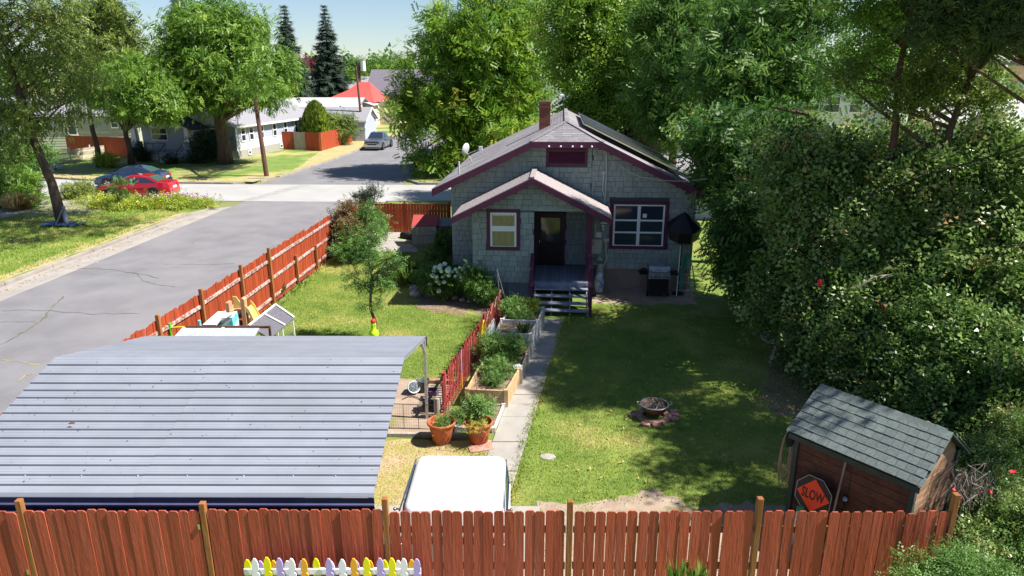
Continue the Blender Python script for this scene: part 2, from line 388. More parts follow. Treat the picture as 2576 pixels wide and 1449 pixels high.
def branches(mb, base, top, r0, targets, nseg=5, wob=.25, r1=None):
    """trunk from base to top, a limb towards every target"""
    base, top = Vector(base), Vector(top); rr = random.Random(int(abs(base.x * 97 + base.y * 31)))
    pts = []
    for i in range(nseg + 1):
        t = i / nseg; q = base.lerp(top, t)
        if 0 < i: q += Vector((rr.uniform(-wob, wob), rr.uniform(-wob, wob), 0)) * .5
        pts.append(q)
    r1 = r1 or r0 * .35
    mb.tube([base - Vector((0, 0, .2))] + pts[1:], [r0 * 1.25] + [r0 + (r1 - r0) * i / nseg for i in range(1, nseg + 1)], 9)
    for tx in targets:
        tx = Vector(tx); hz = math.hypot(tx.x - top.x, tx.y - top.y); want = tx.z - hz * rr.uniform(.35, .75)
        if tx.z > 12 and top.z > 12: want = top.z * rr.uniform(.93, .99)
        f = min(1., max(.38, (want - base.z) / max(top.z - base.z, .1))) * nseg; i = min(int(f), nseg - 1); s = pts[i].lerp(pts[i + 1], f - i)
        L_ = (tx - s).length; m1 = s.lerp(tx, .5) + Vector((rr.uniform(-.1, .1), rr.uniform(-.1, .1), rr.uniform(-.02, .12))) * L_
        ra = max(min(r0 * .35, L_ * .03), r0 * .08)
        mb.tube([s, s.lerp(m1, .5), m1, m1.lerp(tx, .6), tx], [ra, ra * .8, ra * .6, ra * .4, ra * .15], 5, False)
    return mb

def blob(px, py, Y, rx, ry, dk=1.):
    c = V(px, py, Y); m = PXM(Y, c.z); return (c.x, c.y, c.z, rx * m, rx * m * dk, ry * m)
def tree(name, label, cat, base, topz, r0, blobs, ncl, nl, crad, size, T, mat, bark='bark', group=None, droop=.1, nb=26, lean=(0, 0), **kw):
    base = Vector(base); t = thing(name, label, cat, base, 0, group)
    lb = [(b[0] - base.x, b[1] - base.y, b[2] - base.z, *b[3:]) for b in blobs]
    o, C = leaves('crown', lb, ncl, nl, crad, size, T, mat, t, droop=droop, **kw)
    sel = C[rng.choice(len(C), min(nb, len(C)), replace=False)]
    mb = branches(MB(), (0, 0, 0), (lean[0], lean[1], topz), r0, [tuple(q) for q in sel] + [b[:3] for b in lb], 6)
    part('trunk', mb, bark, t, True); return t

# ================================================================== THE GROUND
def rX(X0, Y): return X0 + .055 * (Y - 25)
struct('ground', MB().box(-400, 400, -60, 900, -.6, -.16), 'ground')
struct('road', MB().prism([(rX(-18.0, -10), -10), (rX(-9.9, -10), -10), (rX(-9.9, 43.6), 43.6), (rX(-18.0, 43.9), 43.9)], -.2, -.13), 'asphalt')
struct('cross_street', MB().prism([(-60, 55), (-45, 49.4), (-36, 46.5), (-27, 44.2), (-18.3, 43.95), (-8.0, 43.5), (60, 41.5), (60, 48.6), (-5.7, 50.7), (-18.6, 50.9), (-28, 51.4), (-36, 54), (-45, 57.6), (-60, 64)], -.2, -.126), 'concrete_road')
struct('far_road', MB().prism([(-18.6, 50.85), (-8.1, 50.75), (-6.9, 77), (-6, 110), (-14.2, 110), (-15.9, 80), (-16.9, 66), (-17.9, 55)], -.2, -.13), 'asphalt_far')
struct('road_patch', MB().slab([(-17.4, 44.1, -.121), (-16.5, 44.1, -.121), (-14.6, 50.9, -.121), (-15.4, 50.9, -.121)], .01), 'patch')
struct('gutter', MB().prism([(rX(-19.25, -10), -10), (rX(-18.0, -10), -10), (rX(-18.0, 42), 42), (rX(-19.2, 41), 41)], -.2, -.124), 'gutter')
struct('road_shoulder', MB().prism([(rX(-9.9, -10), -10), (rX(-8.75, -10), -10), (rX(-8.75, 33), 33), (rX(-9.9, 43.6), 43.6)], -.2, -.118), 'gutter')
def kerb_line(pts, wd=.16, z0=-.2, z1=.015, mat='kerb', seg=2.4):
    k = 0; root = bpy.data.objects.new('kerb', None); COL.objects.link(root); root['kind'] = 'structure'
    for a, b in zip(pts[:-1], pts[1:]):
        a = Vector((*a, (z0 + z1) / 2)); b = Vector((*b, (z0 + z1) / 2)); n = max(1, int((b - a).length / seg))
        for i in range(n):
            p, q = a.lerp(b, i / n), a.lerp(b, (i + 1) / n); d = (q - p).normalized() * .012
            bev(link('kerb_stone', MB().bar(p + d, q - d, wd, z1 - z0).mesh('kerb_stone', mat), root), .015)
kerb_line([(rX(-19.33, 8), 8), (rX(-19.33, 20), 20), (rX(-19.3, 38.5), 38.5), (-17.9, 40.3), (-18.6, 42.4), (-21, 43.6), (-27, 44.1), (-36, 46.4)])
kerb_line([(-36, 54.1), (-28, 51.5), (-20.5, 51.05), (-18.9, 52.2), (-17.9, 56), (-16.9, 66), (-15.9, 80), (-14.4, 105)])
kerb_line([(-8.0, 60), (-8.0, 53), (-6.8, 51), (0, 50.7), (30, 49.7)])
kerb_line([(-7.9, 43.2), (-4, 43.35), (30, 42.3)])
# lawns are raised slabs behind the kerbs
YARD = [(-8.75, -2), (20, -2), (30, 12), (30, 41.9), (-4, 43.2), (-7.7, 43.0), (-7.2, 36), (-7.7, 30)]
struct('yard_ground', MB().prism(YARD, -.3, 0), 'lawn')
struct('verge_lawn', MB().prism([(-60, 5), (rX(-19.4, 5), 5), (rX(-19.4, 38.5), 38.5), (-18.0, 40.3), (-18.7, 42.3), (-21, 43.5), (-27, 44), (-36, 46.3), (-60, 54.8)], -.3, 0), 'lawn')
struct('corner_lawn', MB().prism([(-60, 64.5), (-45, 57.9), (-36, 54.2), (-28, 51.6), (-20.5, 51.15), (-19, 52.3), (-18, 56), (-17, 66), (-16, 80), (-14.5, 105), (-16, 170), (-120, 170), (-120, 64)], -.3, 0), 'lawn_far')
struct('far_verge', MB().prism([(-7.9, 60), (-7.9, 53), (-6.7, 51.1), (0, 50.8), (60, 48.8), (90, 60), (90, 170), (-5, 170), (-5.8, 110)], -.3, 0), 'lawn_far')
def sheet(name, pts, z, mat): return struct(name, MB().add([(x, y, z) for x, y in pts], [tuple(range(len(pts)))]), mat)
def rough(pts, amp=.12, step=.35, seed=1):
    rr = random.Random(seed); out = []
    for (a, b) in zip(pts, pts[1:] + pts[:1]):
        n = max(1, int(math.dist(a, b) / step))
        for i in range(n): out.append((a[0] + (b[0] - a[0]) * i / n + rr.uniform(-amp, amp), a[1] + (b[1] - a[1]) * i / n + rr.uniform(-amp, amp)))
    return out
sheet('dry_verge', rough([(-37, 54.3), (-28, 51.75), (-19.2, 51.4), (-18.1, 54.5), (-19.8, 54.9), (-22, 53.2), (-28.5, 53), (-37, 56)], .15, .8, 2), .004, 'dry_grass')
sheet('dry_verge', rough([(-18, 57), (-17.05, 66), (-16.1, 79), (-15, 96), (-20, 96), (-20.5, 84), (-19.5, 70)], .2, 1., 3), .004, 'dry_grass')
sheet('gravel_bed', rough([(-40, 36.5), (-24.2, 38.6), (-22.8, 42.9), (-27, 43.7), (-36, 46), (-42, 48)], .15, .8, 4), .004, 'kerb')
sheet('dry_edge', rough([(rX(-20.1, 22), 22), (rX(-19.45, 22), 22), (rX(-19.45, 38), 38), (-18.6, 39.6), (-19.6, 37)], .12, .6, 5), .004, 'dry_grass')
sheet('soil_strip', rough([(-2.9, 9), (-2.55, 10.9), (-.45, 11.0), (-.42, 13.3), (-2.9, 13.4), (-3.2, 10)], .08, .3, 6), .004, 'dry_grass')
sheet('gravel_patch', rough([(-3.6, 13.55), (-1.5, 13.5), (-1.35, 16.1), (-2.9, 16.6), (-3.6, 15)], .05, .3, 7), .006, 'bare_earth')
sheet('bare_patch', rough([(.45, 8.2), (5.9, 8.2), (5.2, 10.9), (4.3, 11.1), (3.3, 10.9), (2.7, 11.5), (1.9, 11.2), (1.2, 11.0), (.5, 11.1)], .07, .13, 8), .004, 'bare_earth')
sheet('bare_patch', rough([(2.8, 22.7), (6.4, 22.6), (6.6, 24.6), (2.7, 24.8)], .15, .25, 9), .004, 'bare_earth')
sheet('bare_patch', rough([(7.0, 12.0), (14, 11.5), (14, 22.5), (8.2, 22), (7.4, 18.5), (6.0, 15.5)], .2, .3, 10), .004, 'soil')
sheet('bare_patch', rough([(-.6, 20.9), (.5, 20.9), (.5, 22.2), (-1.3, 22.3), (-1.2, 21.7)], .1, .25, 12), .004, 'soil')
sheet('flower_bed', rough([(-1.6, 21.4), (-1.3, 22.6), (-1.7, 26), (-2.4, 26), (-3.3, 24.4), (-3.2, 22.1)], .1, .3, 13), .006, 'soil')
sheet('back_path', rough([(-6.6, 30.2), (-4.2, 30.0), (-4.4, 31.2), (-5.5, 32), (-5.2, 34.6), (-6.6, 34.6)], .08, .4, 14), .004, 'path')
# cracks that wander over the asphalt
def crack(pts, wd, mat, seed):
    rr = random.Random(seed); P = [G(*p, -.123) for p in pts]; out = []
    for a, b in zip(P[:-1], P[1:]):
        n = max(2, int((b - a).length / .22))
        for i in range(n): out.append(a.lerp(b, i / n) + Vector((rr.uniform(-.05, .05), rr.uniform(-.06, .06), 0)))
    out.append(P[-1]); mb = MB()
    for a, b in zip(out[:-1], out[1:]):
        d = (b - a).normalized().cross(Vector((0, 0, 1))) * wd * rr.uniform(.15, .55)
        mb.add([a - d, b - d, b + d, a + d], [(0, 1, 2, 3)])
    struct('road_crack', mb, mat)
crack([(0, 868), (55, 838), (110, 802), (140, 765), (158, 745)], .07, 'crack', 1)
crack([(0, 782), (60, 779), (150, 783), (230, 789), (350, 789)], .045, 'crack', 2)
crack([(165, 676), (240, 675), (300, 680), (340, 688), (360, 705), (400, 718), (440, 722)], .05, 'crack', 3)
crack([(335, 685), (370, 692), (400, 700)], .06, 'crack', 4)
crack([(0, 811), (90, 809)], .03, 'crack', 5)
crack([(410, 664), (500, 666), (590, 663)], .03, 'crack', 6)
crack([(0, 902), (50, 909), (100, 917)], .05, 'crack_dry', 7)
crack([(45, 960), (70, 942), (85, 938)], .07, 'crack_dry', 8)
crack([(485, 615), (488, 605), (505, 600)], .025, 'crack', 9)
dr = thing('storm_drain', 'rusty storm drain grate set in the far kerb at the street corner', 'drain', G(650, 453, -.12))
part('drain_box', MB().box(-.75, .75, -.1, .25, 0, .16), 'kerb', dr)
part('drain_opening', MB().box(-.45, .45, -.115, -.09, .02, .13), 'rust', dr)
for x in (-.3, -.05, .2): part('drain_bar', MB().box(x, x + .05, -.13, -.116, .02, .13), 'black', dr)
mh = thing('manhole_cover', 'round grey manhole cover in the pale concrete street', 'manhole cover', (-9.9, 45.4, -.125))
part('cover', MB().lathe([(.36, 0), (.36, .012), (.33, .016)], 20), 'patch', mh)

# concrete path: each slab its own piece
pl = bpy.data.objects.new('garden_path', None); COL.objects.link(pl); pl['kind'] = 'structure'
def pathx(Y, side): return (-.5 + (Y - 12.8) * .161) if side == 0 else (.22 + (Y - 12.8) * .176)
ys = [10.97, 12.1, 13.25, 14.4, 15.55, 16.7, 17.8, 18.9, 20.0, 21.1]
for i in range(len(ys) - 1):
    a, b = ys[i] + .012, ys[i + 1] - .012
    bev(link('slab', MB().prism([(pathx(a, 0), a), (pathx(a, 1), a), (pathx(b, 1), b), (pathx(b, 0), b)], -.05, .022 + .004 * (i % 3)).mesh('slab', 'path'), pl), .012)
pd = bpy.data.objects.new('parking_pad', None); COL.objects.link(pd); pd['kind'] = 'structure'
for x0, x1 in ((-2.7, -1.2), (-1.18, .5)):
    bev(link('slab', MB().box(x0, x1, 6.6, 10.93, -.05, .025).mesh('slab', 'path'), pd), .012)

# ================================================================== CARS
def lerp_tab(tab, x):
    if x <= tab[0][0]: return tab[0][1]
    for (a, b), (c, d) in zip(tab[:-1], tab[1:]):
        if x <= c: return b + (d - b) * (x - a) / (c - a)
    return tab[-1][1]
def car(name, label, cat, loc, rz, paint, L=4.75, W=1.82, belt=None, top=None, wins=None, wheel_r=.33, axles=(-1.38, 1.40), group=None, glassroof=None):
    t = thing(name, label, cat, loc, rz, group); h = W / 2
    belt = belt or [(-2.38, .62), (-2.28, .96), (-1.7, 1.02), (-.5, .97), (.9, .93), (1.7, .84), (2.2, .70), (2.38, .5)]
    top = top or [(-2.38, .64), (-2.28, .98), (-1.72, 1.05), (-1.05, 1.36), (-.5, 1.45), (.1, 1.44), (.55, 1.30), (1.15, .95), (1.7, .87), (2.2, .72), (2.38, .52)]
    xs = sorted(set([a for a, _ in belt] + [a for a, _ in top] + [-2.34 * L / 4.75, -2, -1.3, -.8, .3, 1.4, 2.0]))
    wid = lambda x: h * (1 - .16 * max(0, (abs(x) - L * .36) / (L * .14)) ** 2)
    def sec(x):
        b, tp = lerp_tab(belt, x), lerp_tab(top, x); q = wid(x); g = q * (.94 - .42 * min(1, max(0, tp - b) / .55) * .55)
        return [(q * .86, .20), (q * .985, .34), (q, .6 * b + .1), (q * .94, b), (g, max(tp - .03, b + .004)), (g * .8, tp + .002)]
    mb = MB(); n = 12
    for x in xs:
        s_ = sec(x); mb.v += [(x, y, z) for y, z in s_] + [(x, -y, z) for y, z in s_[::-1]]
    k = len(xs)
    for i in range(k - 1):
        for j in range(n): mb.f.append((i * n + j, i * n + (j + 1) % n, (i + 1) * n + (j + 1) % n, (i + 1) * n + j))
    mb.f += [tuple(range(n)), tuple(range((k - 1) * n, k * n))[::-1]]
    o = part('body', mb, paint, t, False); bev(o, .04, 3)
    def gp(x, f, sgn):     # point on the side glass: f 0 belt .. 1 roof
        s_ = sec(x); y = s_[3][0] + (s_[4][0] - s_[3][0]) * f; z = s_[3][1] + (s_[4][1] - s_[3][1]) * f
        return (x, sgn * (y + .014), z)
    wins = wins or [[(-1.58, .14), (-.52, .10), (-.52, .86), (-1.0, .84)], [(-.46, .10), (.96, .12), (.42, .84), (-.46, .86)]]
    for sg in (1, -1):
        for wq in wins:
            part('side_window', MB().slab([gp(x, f, sg) for x, f in wq], .004), 'glass_dark', t)
    def cross(xa, xb, f=.9):    # windscreen / rear screen between stations
        a, b = sec(xa), sec(xb); d = .02 if xa > 0 else -.02
        return [(xa + d, -a[4][0] * f, a[5][1] + .012), (xa + d, a[4][0] * f, a[5][1] + .012), (xb + d, b[4][0] * f, b[5][1] + .012), (xb + d, -b[4][0] * f, b[5][1] + .012)]
    wx = glassroof or ((1.08, .56), (-1.66, -1.06))
    part('windscreen', MB().slab(cross(wx[0][0], (wx[0][0] + wx[0][1]) / 2), .004).slab(cross((wx[0][0] + wx[0][1]) / 2, wx[0][1]), .004), 'glass_dark', t)
    part('rear_window', MB().slab(cross(wx[1][0], (wx[1][0] + wx[1][1]) / 2), .004).slab(cross((wx[1][0] + wx[1][1]) / 2, wx[1][1]), .004), 'glass_sea', t)
    for ax in axles:
        for sg in (1, -1):
            mb = MB().lathe([(wheel_r * .66, -.1), (wheel_r, -.095), (wheel_r, .095), (wheel_r * .66, .1)], 20)
            me = mb.mesh('tyre', 'rubber'); wh = link('wheel', me, t, (ax, sg * (h - .07), wheel_r), (PI / 2, 0, 0))
            rm = MB().lathe([(wheel_r * .64, -.108), (wheel_r * .64, .108)], 18)
            for q in range(5):
                a = q * 2 * PI / 5; rm.box(.05, wheel_r * .6, -.035, .035, -.125, .125, Matrix.Rotation(a, 4, 'Z'))
            link('rim', rm.mesh('rim', 'chrome'), wh)
            ar = MB().lathe([(wheel_r * 1.15, -.05), (wheel_r * 1.15, .0)], 20)
            link('wheel_arch', ar.mesh('wheel_arch', 'black_matte'), t, (ax, sg * (h - .015 + (.015 if sg > 0 else -.035)), wheel_r + .03), (PI / 2, 0, 0))
    xr = -L / 2
    for sg in (1, -1):
        part('tail_light', MB().box(xr - .0, xr + .22, sg * h * .62 - .17, sg * h * .62 + .17, .68, .84), 'tail_red', t)
        part('headlight', MB().box(-xr - .26, -xr - .0, sg * h * .66 - .17, sg * h * .66 + .17, .52, .66), 'chrome', t)
        part('mirror', MB().box(.72, .86, sg * (h * .98), sg * (h + .14), .93, 1.06), paint, t)
    part('number_plate', MB().box(xr - .03, xr + .01, -.26, .26, .60, .73), 'plate', t)
    part('bumper', MB().box(xr - .03, xr + .15, -h * .8, h * .8, .22, .48), 'black' if paint != 'car_red' else paint, t)
    return t
car('parked_car', 'dark blue grey sedan parked along the far kerb behind the red one', 'car', (-27.3, 50.25, -.126), PI + R(3), 'car_grey', L=4.85)
car('parked_car', 'red sedan parked nearest, behind the flower bed', 'car', (-24.6, 45.7, -.126), PI + R(2), 'car_red')
PB = [(-2.75, .62), (-2.7, 1.08), (-1.0, 1.1), (1.2, 1.1), (2.3, 1.05), (2.68, .95), (2.75, .5)]
PT = [(-2.75, .64), (-2.7, 1.1), (-.98, 1.13), (-.85, 1.62), (-.3, 1.78), (.4, 1.76), (1.15, 1.14), (2.3, 1.08), (2.68, .98), (2.75, .52)]
tr = car('pickup_truck', 'silver grey pickup truck facing us on the far road', 'pickup truck', (-14.6, 77.5, -.126), -PI / 2 - R(5), 'car_silver', L=5.5, W=1.95, belt=PB, top=PT,
         wins=[[(-.78, .1), (.1, .1), (.1, .84), (-.7, .84)], [(.16, .1), (1.0, .12), (.5, .84), (.16, .84)]], wheel_r=.38, axles=(-1.7, 1.75), glassroof=((1.1, .45), (-.97, -.86)))
part('grille', MB().box(2.74, 2.79, -.62, .62, .66, .90), 'black', tr)
part('grille_bar', MB().box(2.79, 2.81, -.60, .60, .76, .80), 'chrome', tr)
part('front_bumper', MB().box(2.72, 2.86, -.92, .92, .42, .58), 'chrome', tr)
car('parked_car', 'dark car half hidden under the yellow green tree beyond the crossing', 'car', (-7.4, 62.5, -.126), PI / 2 - R(3), 'car_grey', L=4.6)

# ================================================================== FENCES
def board_mb(wd, h, t=.018, ear=.03):
    return MB().prism_y([(-wd / 2, 0), (wd / 2, 0), (wd / 2, h - ear), (wd / 2 - ear, h), (-wd / 2 + ear, h), (-wd / 2, h - ear)], -t / 2, t / 2)
ff = thing('board_fence', 'long rust red board fence across the very front with wooden posts', 'fence', (0, 7.95, 0))
FP = [-8.95, -6.52, -4.10, -1.68, .77, 3.28, 5.86]
bm_t = board_mb(.1405, 2.0).mesh('board', 'front_board'); bm_n = board_mb(.131, 2.0).mesh('board', 'front_board')
ZT = [0, 0, -.01, 0, 0, 0]
for bay in range(6):
    x0, x1 = FP[bay] + .055, FP[bay + 1] - .055; n = 17; me = bm_t if bay < 3 else bm_n
    if bay == 5: n = 17
    for i in range(n):
        if FP[bay] < -8 and i < 8: continue
        x = x0 + (x1 - x0) * (i + .5) / n + random.uniform(-.003, .003)
        dz = random.gauss(0, .006) + (-.03 if bay == 5 and i == 13 else 0) + (.012 * bay if bay < 3 else 0) - .02
        o = link('board', me, ff, (x, random.uniform(-.004, .004), dz), (random.gauss(0, .004), random.gauss(0, .003) + (.012 if bay == 0 else 0), random.gauss(0, .02)))
    for z in (.35, 1.1, 1.68):
        part('rail', MB().box(FP[bay] + .05, FP[bay + 1] - .05, .012, .05, z - .045, z + .045), 'cedar', ff)
for i, x in enumerate(FP[1:]):
    bev(part('post', MB().box(x - .039, x + .039, -.015, .065, -.2, (2.14, 2.10, 2.17, 2.13, 2.17, 2.23)[i]), 'cedar', ff), .008)
part('hinge', MB().box(-6.60, -6.57, -.03, -.012, 1.72, 1.80).box(-6.60, -6.57, -.03, -.012, 1.0, 1.08), 'chrome', ff)
part('hinge', MB().box(-4.18, -4.15, -.03, -.012, 1.72, 1.80), 'chrome', ff)

rf = thing('board_fence', 'orange red board fence along the street with pale rails facing the lawn', 'fence', (-8.76, 13.4, 0), 0)
rd = math.atan(.058)
rf.rotation_euler = (0, 0, -rd)     # local +y runs along the fence, +x faces the yard
bmr = [MB().prism_y([(-.068, 0), (.068, 0), (.068, 1.80 + d), (.048, 1.83 + d), (-.048, 1.83 + d), (-.068, 1.80 + d)], -.009, .009).mesh('board', 'red_board') for d in (0, .02, -.02)]
nb = int(21.0 / .142)
for i in range(nb):
    y = -4.6 + i * .142
    link('board', random.choice(bmr), rf, (random.uniform(-.004, .004), y, random.gauss(0, .01) + (-.06 if y > 13 else 0)), (random.gauss(0, .004), 0, PI / 2 + random.gauss(0, .012)))
PY = [-2.1, .1, 2.42, 4.55, 7.05, 9.22, 11.6, 13.8, 16.2]
for i, y in enumerate(PY):
    hgt = 2.0 if i < 6 else (1.15, 1.0, 1.5)[i - 6]
    bev(part('post', MB().box(.045, .135, y - .045, y + .045, -.1, hgt), 'cedar', rf), .008)
for i in range(len(PY) - 1):
    for z in (.23, .88, 1.53):
        a, b = PY[i] + .02, PY[i + 1] - .02
        part('rail', MB().bar((.03, a - .03, z + random.gauss(0, .01)), (.03, b + .03, z + random.gauss(0, .012)), .045, .09), 'rail', rf)

def simple_fence(name, label, a, b, h, bw, mat, postmat='cedar', gap=.004, pointed=False, rails=(.3, .75), joined=True, zbase=0., t=.02, pstep=2.4, group=None, ph=.1):
    a, b = Vector((*a, 0)), Vector((*b, 0)); d = b - a; L_ = d.length; ang = math.atan2(d.y, d.x)
    f = thing(name, label, 'fence', (a.x, a.y, zbase), ang, group); n = int(L_ / (bw + gap)); mb = MB(); st = L_ / n
    for i in range(n):
        x = (i + .5) * st; hh = h + random.gauss(0, .008); w_ = bw / 2
        pts = [(x - w_, .03), (x + w_, .03), (x + w_, hh - .06), (x, hh + .03), (x - w_, hh - .06)] if pointed else [(x - w_, .02), (x + w_, .02), (x + w_, hh - .02), (x + w_ - .02, hh), (x - w_ + .02, hh), (x - w_, hh - .02)]
        if joined: mb.prism_y(pts, -t / 2 - random.uniform(0, .004), t / 2)
        else:
            part('board', MB().prism_y(pts, -t / 2 - random.uniform(0, .004), t / 2), mat, f)
    if joined: part('pickets', mb, mat, f, stuff=True)
    for z in rails: part('rail', MB().box(0, L_, t / 2 + .002, t / 2 + .045, h * z - .04, h * z + .04), mat if pointed else postmat, f)
    k = max(1, round(L_ / pstep))
    for i in range(k + 1): part('post', MB().box(L_ * i / k - .05, L_ * i / k + .05, t / 2 + .05, t / 2 + .14, 0, h + ph), postmat, f)
    return f
simple_fence('board_fence', 'low red board fence at the back of the yard beside the street', (-7.55, 34.2), (-3.1, 34.0), 1.45, .14, 'red_board', joined=False, ph=.12)
simple_fence('board_fence', 'red board return fence behind the shrubs at the yard corner', (-7.75, 30.6), (-7.0, 34.1), 1.6, .14, 'red_board', joined=False)
simple_fence('board_fence', 'dark red fence in the shade behind the picket fence across the street', G(172, 388)[:2], G(338, 396)[:2], 1.85, .14, 'red_board', postmat='red_board', ph=0)
simple_fence('picket_fence', 'weathered white picket fence across the street', G(128, 414)[:2], G(279, 391)[:2], 1.05, .075, 'cream', 'cream', gap=.07, pointed=True, pstep=2.3, ph=.2)
pa, pb_, pc, pd_ = G(672, 376), G(742, 376), G(770, 378), G(808, 380)
pe = G(887, 357)
simple_fence('board_fence', 'short rust red fence between white bungalow and grey gate', pa[:2], pb_[:2], 1.85, .14, 'red_board', ph=0)
simple_fence('wooden_gate', 'weathered grey wooden gate between the rust red fences', pb_[:2], pc[:2], 1.8, .14, 'grey_wood', 'grey_wood', ph=0)['category'] = 'gate'
simple_fence('board_fence', 'orange fence directly below the cone shaped evergreen', pc[:2], pd_[:2], 1.85, .14, 'red_board', ph=0)
simple_fence('board_fence', 'orange fence running back along the far road verge', pd_[:2], pe[:2], 1.85, .14, 'red_board', ph=0)

# painted ornamental pickets in front of the big fence
pk = thing('painted_picket_panel', 'small panel of yellow, lilac, orange and white shaped pickets leaning before the red fence', 'picket panel', (0, 7.78, 0))
def picket(x, y, z, mat, s_=1.):
    pr = [(.036, 0), (.036, .50), (.050, .515), (.050, .56), (.024, .585), (.044, .62), (.046, .70), (.034, .76), (.012, .80)]
    pts = [(q * s_, z_ - .8) for q, z_ in pr] + [(-q * s_, z_ - .8) for q, z_ in pr[::-1]]
    link('picket', MB().prism_y(pts, -.008, .008).mesh('picket', mat), pk, (x, y, z))
PKS = [(621, 1408, 'y'), (639, 1405, 'w'), (654, 1411, 'l'), (670, 1402, 'y'), (687, 1410, 'o'), (701, 1404, 'l'), (722, 1411, 'w'), (732, 1405, 'w'),
       (758, 1411, 'l'), (763, 1406, 'o'), (794, 1405, 'y'), (826, 1405, 'l'), (832, 1412, 'w'), (860, 1407, 'w'), (857, 1413, 'l'), (889, 1405, 'o'), (895, 1411, 'l'),
       (921, 1404, 'y'), (930, 1410, 'o'), (955, 1404, 'l'), (967, 1409, 'y'), (985, 1404, 'y'), (1001, 1410, 'w'), (1015, 1405, 'w'), (1035, 1408, 'o'), (1048, 1406, 'l')]
for i, (x, y, c) in enumerate(PKS):
    lay = 7.70 if i % 2 else 7.745
    p = V(x, y, lay); picket(p.x, lay - 7.78, p.z, {'y': 'pk_yellow', 'w': 'pk_white', 'l': 'pk_lilac', 'o': 'pk_orange'}[c])
a, b = V(612, 1432, 7.72), V(1058, 1432, 7.72)
part('rail', MB().box(a.x, b.x, -.052, -.018, a.z - .09, a.z - .005), 'pk_white', pk)
part('rail', MB().box(a.x, b.x, -.052, -.018, a.z - .65, a.z - .56), 'pk_white', pk)
for x in (a.x + .06, b.x - .06): part('post', MB().box(x - .03, x + .03, -.016, .03, 0, a.z - .02), 'pk_white', pk)

# ================================================================== CARPORT
cpt = thing('carport', 'long blue grey steel carport roof in the left foreground', 'carport', (-1.9, 8.33, 0), R(-.2))
X0, X1 = -6.15, 0.0
EAVE, RZ, YR, YF = 1.97, 2.76, 3.0, 6.07
def cprofile(n_rib, y0, y1, z0, z1, far=False):    # one panel of ribbed sheet, along y; returns (y,z) list
    out = []
    for i in range(n_rib):
        f0 = i / n_rib; w_ = (y1 - y0) / n_rib; yy = y0 + (y1 - y0) * f0
        def P(u, h): 
            y = yy + w_ * u; z = z0 + (z1 - z0) * (y - y0) / (y1 - y0) + h; return (y, z)
        if far: out += [P(0, 0), P(.03, .010), P(.14, .010), P(.18, 0), P(.5, .002), P(.75, 0)]; continue
        out += [P(.0, 0), P(.004, -.03), P(.036, -.03), P(.040, .028), P(.15, .028), P(.22, 0), P(.40, 0), P(.42, .005), P(.48, .005), P(.50, 0), P(.70, 0), P(.72, .005), P(.78, .005), P(.80, 0)]
    out.append((y1, z1)); return out
def panel(prof, x0, x1, lift=0.):
    n = len(prof); mb = MB()
    vs = [(x0, y, z + lift) for y, z in prof] + [(x1, y, z + lift) for y, z in prof] + [(x0, y, z + lift - .003) for y, z in prof] + [(x1, y, z + lift - .003) for y, z in prof]
    fs = [(i, n + i, n + i + 1, i + 1) for i in range(n - 1)] + [(2 * n + i, 2 * n + i + 1, 3 * n + i + 1, 3 * n + i) for i in range(n - 1)]
    fs += [(i, i + 1, 2 * n + i + 1, 2 * n + i) for i in range(n - 1)] + [(n + i, 3 * n + i, 3 * n + i + 1, n + i + 1) for i in range(n - 1)]
    return mb.add(vs, fs)
XM = -3.32
for (y0, y1, z0, z1) in ((.12, YR, EAVE + .06, RZ), (YR, YF - .12, RZ, EAVE + .06)):
    for k in range(4):
        ya, yb = y0 + (y1 - y0) * k / 4, y0 + (y1 - y0) * (k + 1) / 4; za, zb = z0 + (z1 - z0) * k / 4, z0 + (z1 - z0) * (k + 1) / 4
        nr = 4 if k < 3 else 3
        for (xa, xb, lf) in ((X0, XM + .05, 0), (XM, X1, .004)):
            part('roof_panel', panel(cprofile(nr, ya, yb, za, zb, y0 == YR), xa, xb, lf), 'steel_roof', cpt)
def eave(ys, s):    # bent eave sheet, then the side wall below
    pr = [(ys + s * .12, EAVE + .06), (ys + s * .07, EAVE + .045), (ys + s * .02, EAVE + .02), (ys, EAVE - .02)] + ([(ys, EAVE - .2), (ys + .02, EAVE - .23)] if s < 0 else [(ys - .006, EAVE - .035)])
    pr = pr if s > 0 else pr[::-1]
    return pr
for (xa, xb, lf) in ((X0, XM + .05, 0), (XM, X1, .004)):
    part('eave_sheet', panel(eave(0, 1), xa, xb, lf), 'steel_roof', cpt)
    part('eave_sheet', panel(eave(YF, -1), xa, xb, lf), 'steel_roof', cpt)
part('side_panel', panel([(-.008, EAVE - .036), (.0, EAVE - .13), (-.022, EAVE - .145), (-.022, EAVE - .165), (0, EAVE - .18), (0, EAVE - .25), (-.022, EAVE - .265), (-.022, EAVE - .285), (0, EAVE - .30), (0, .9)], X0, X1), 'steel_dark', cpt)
for x in (X0 + .06, -3.9, -2.0, X1 - .06):
    for y in (.06, YF - .06): part('leg', MB().box(x - .03, x + .03, y - .03, y + .03, 0, EAVE - .03), 'steel', cpt)
    part('rafter', MB().bar((x, .06, EAVE - .01), (x, YR, RZ - .05), .06, .06).bar((x, YR, RZ - .05), (x, YF - .06, EAVE - .01), .06, .06), 'steel', cpt)
part('knee_brace', MB().bar((X1 - .06, YF - .06, EAVE - .35), (X1 - .06, YF - .5, EAVE + .06), .05, .05), 'steel', cpt)
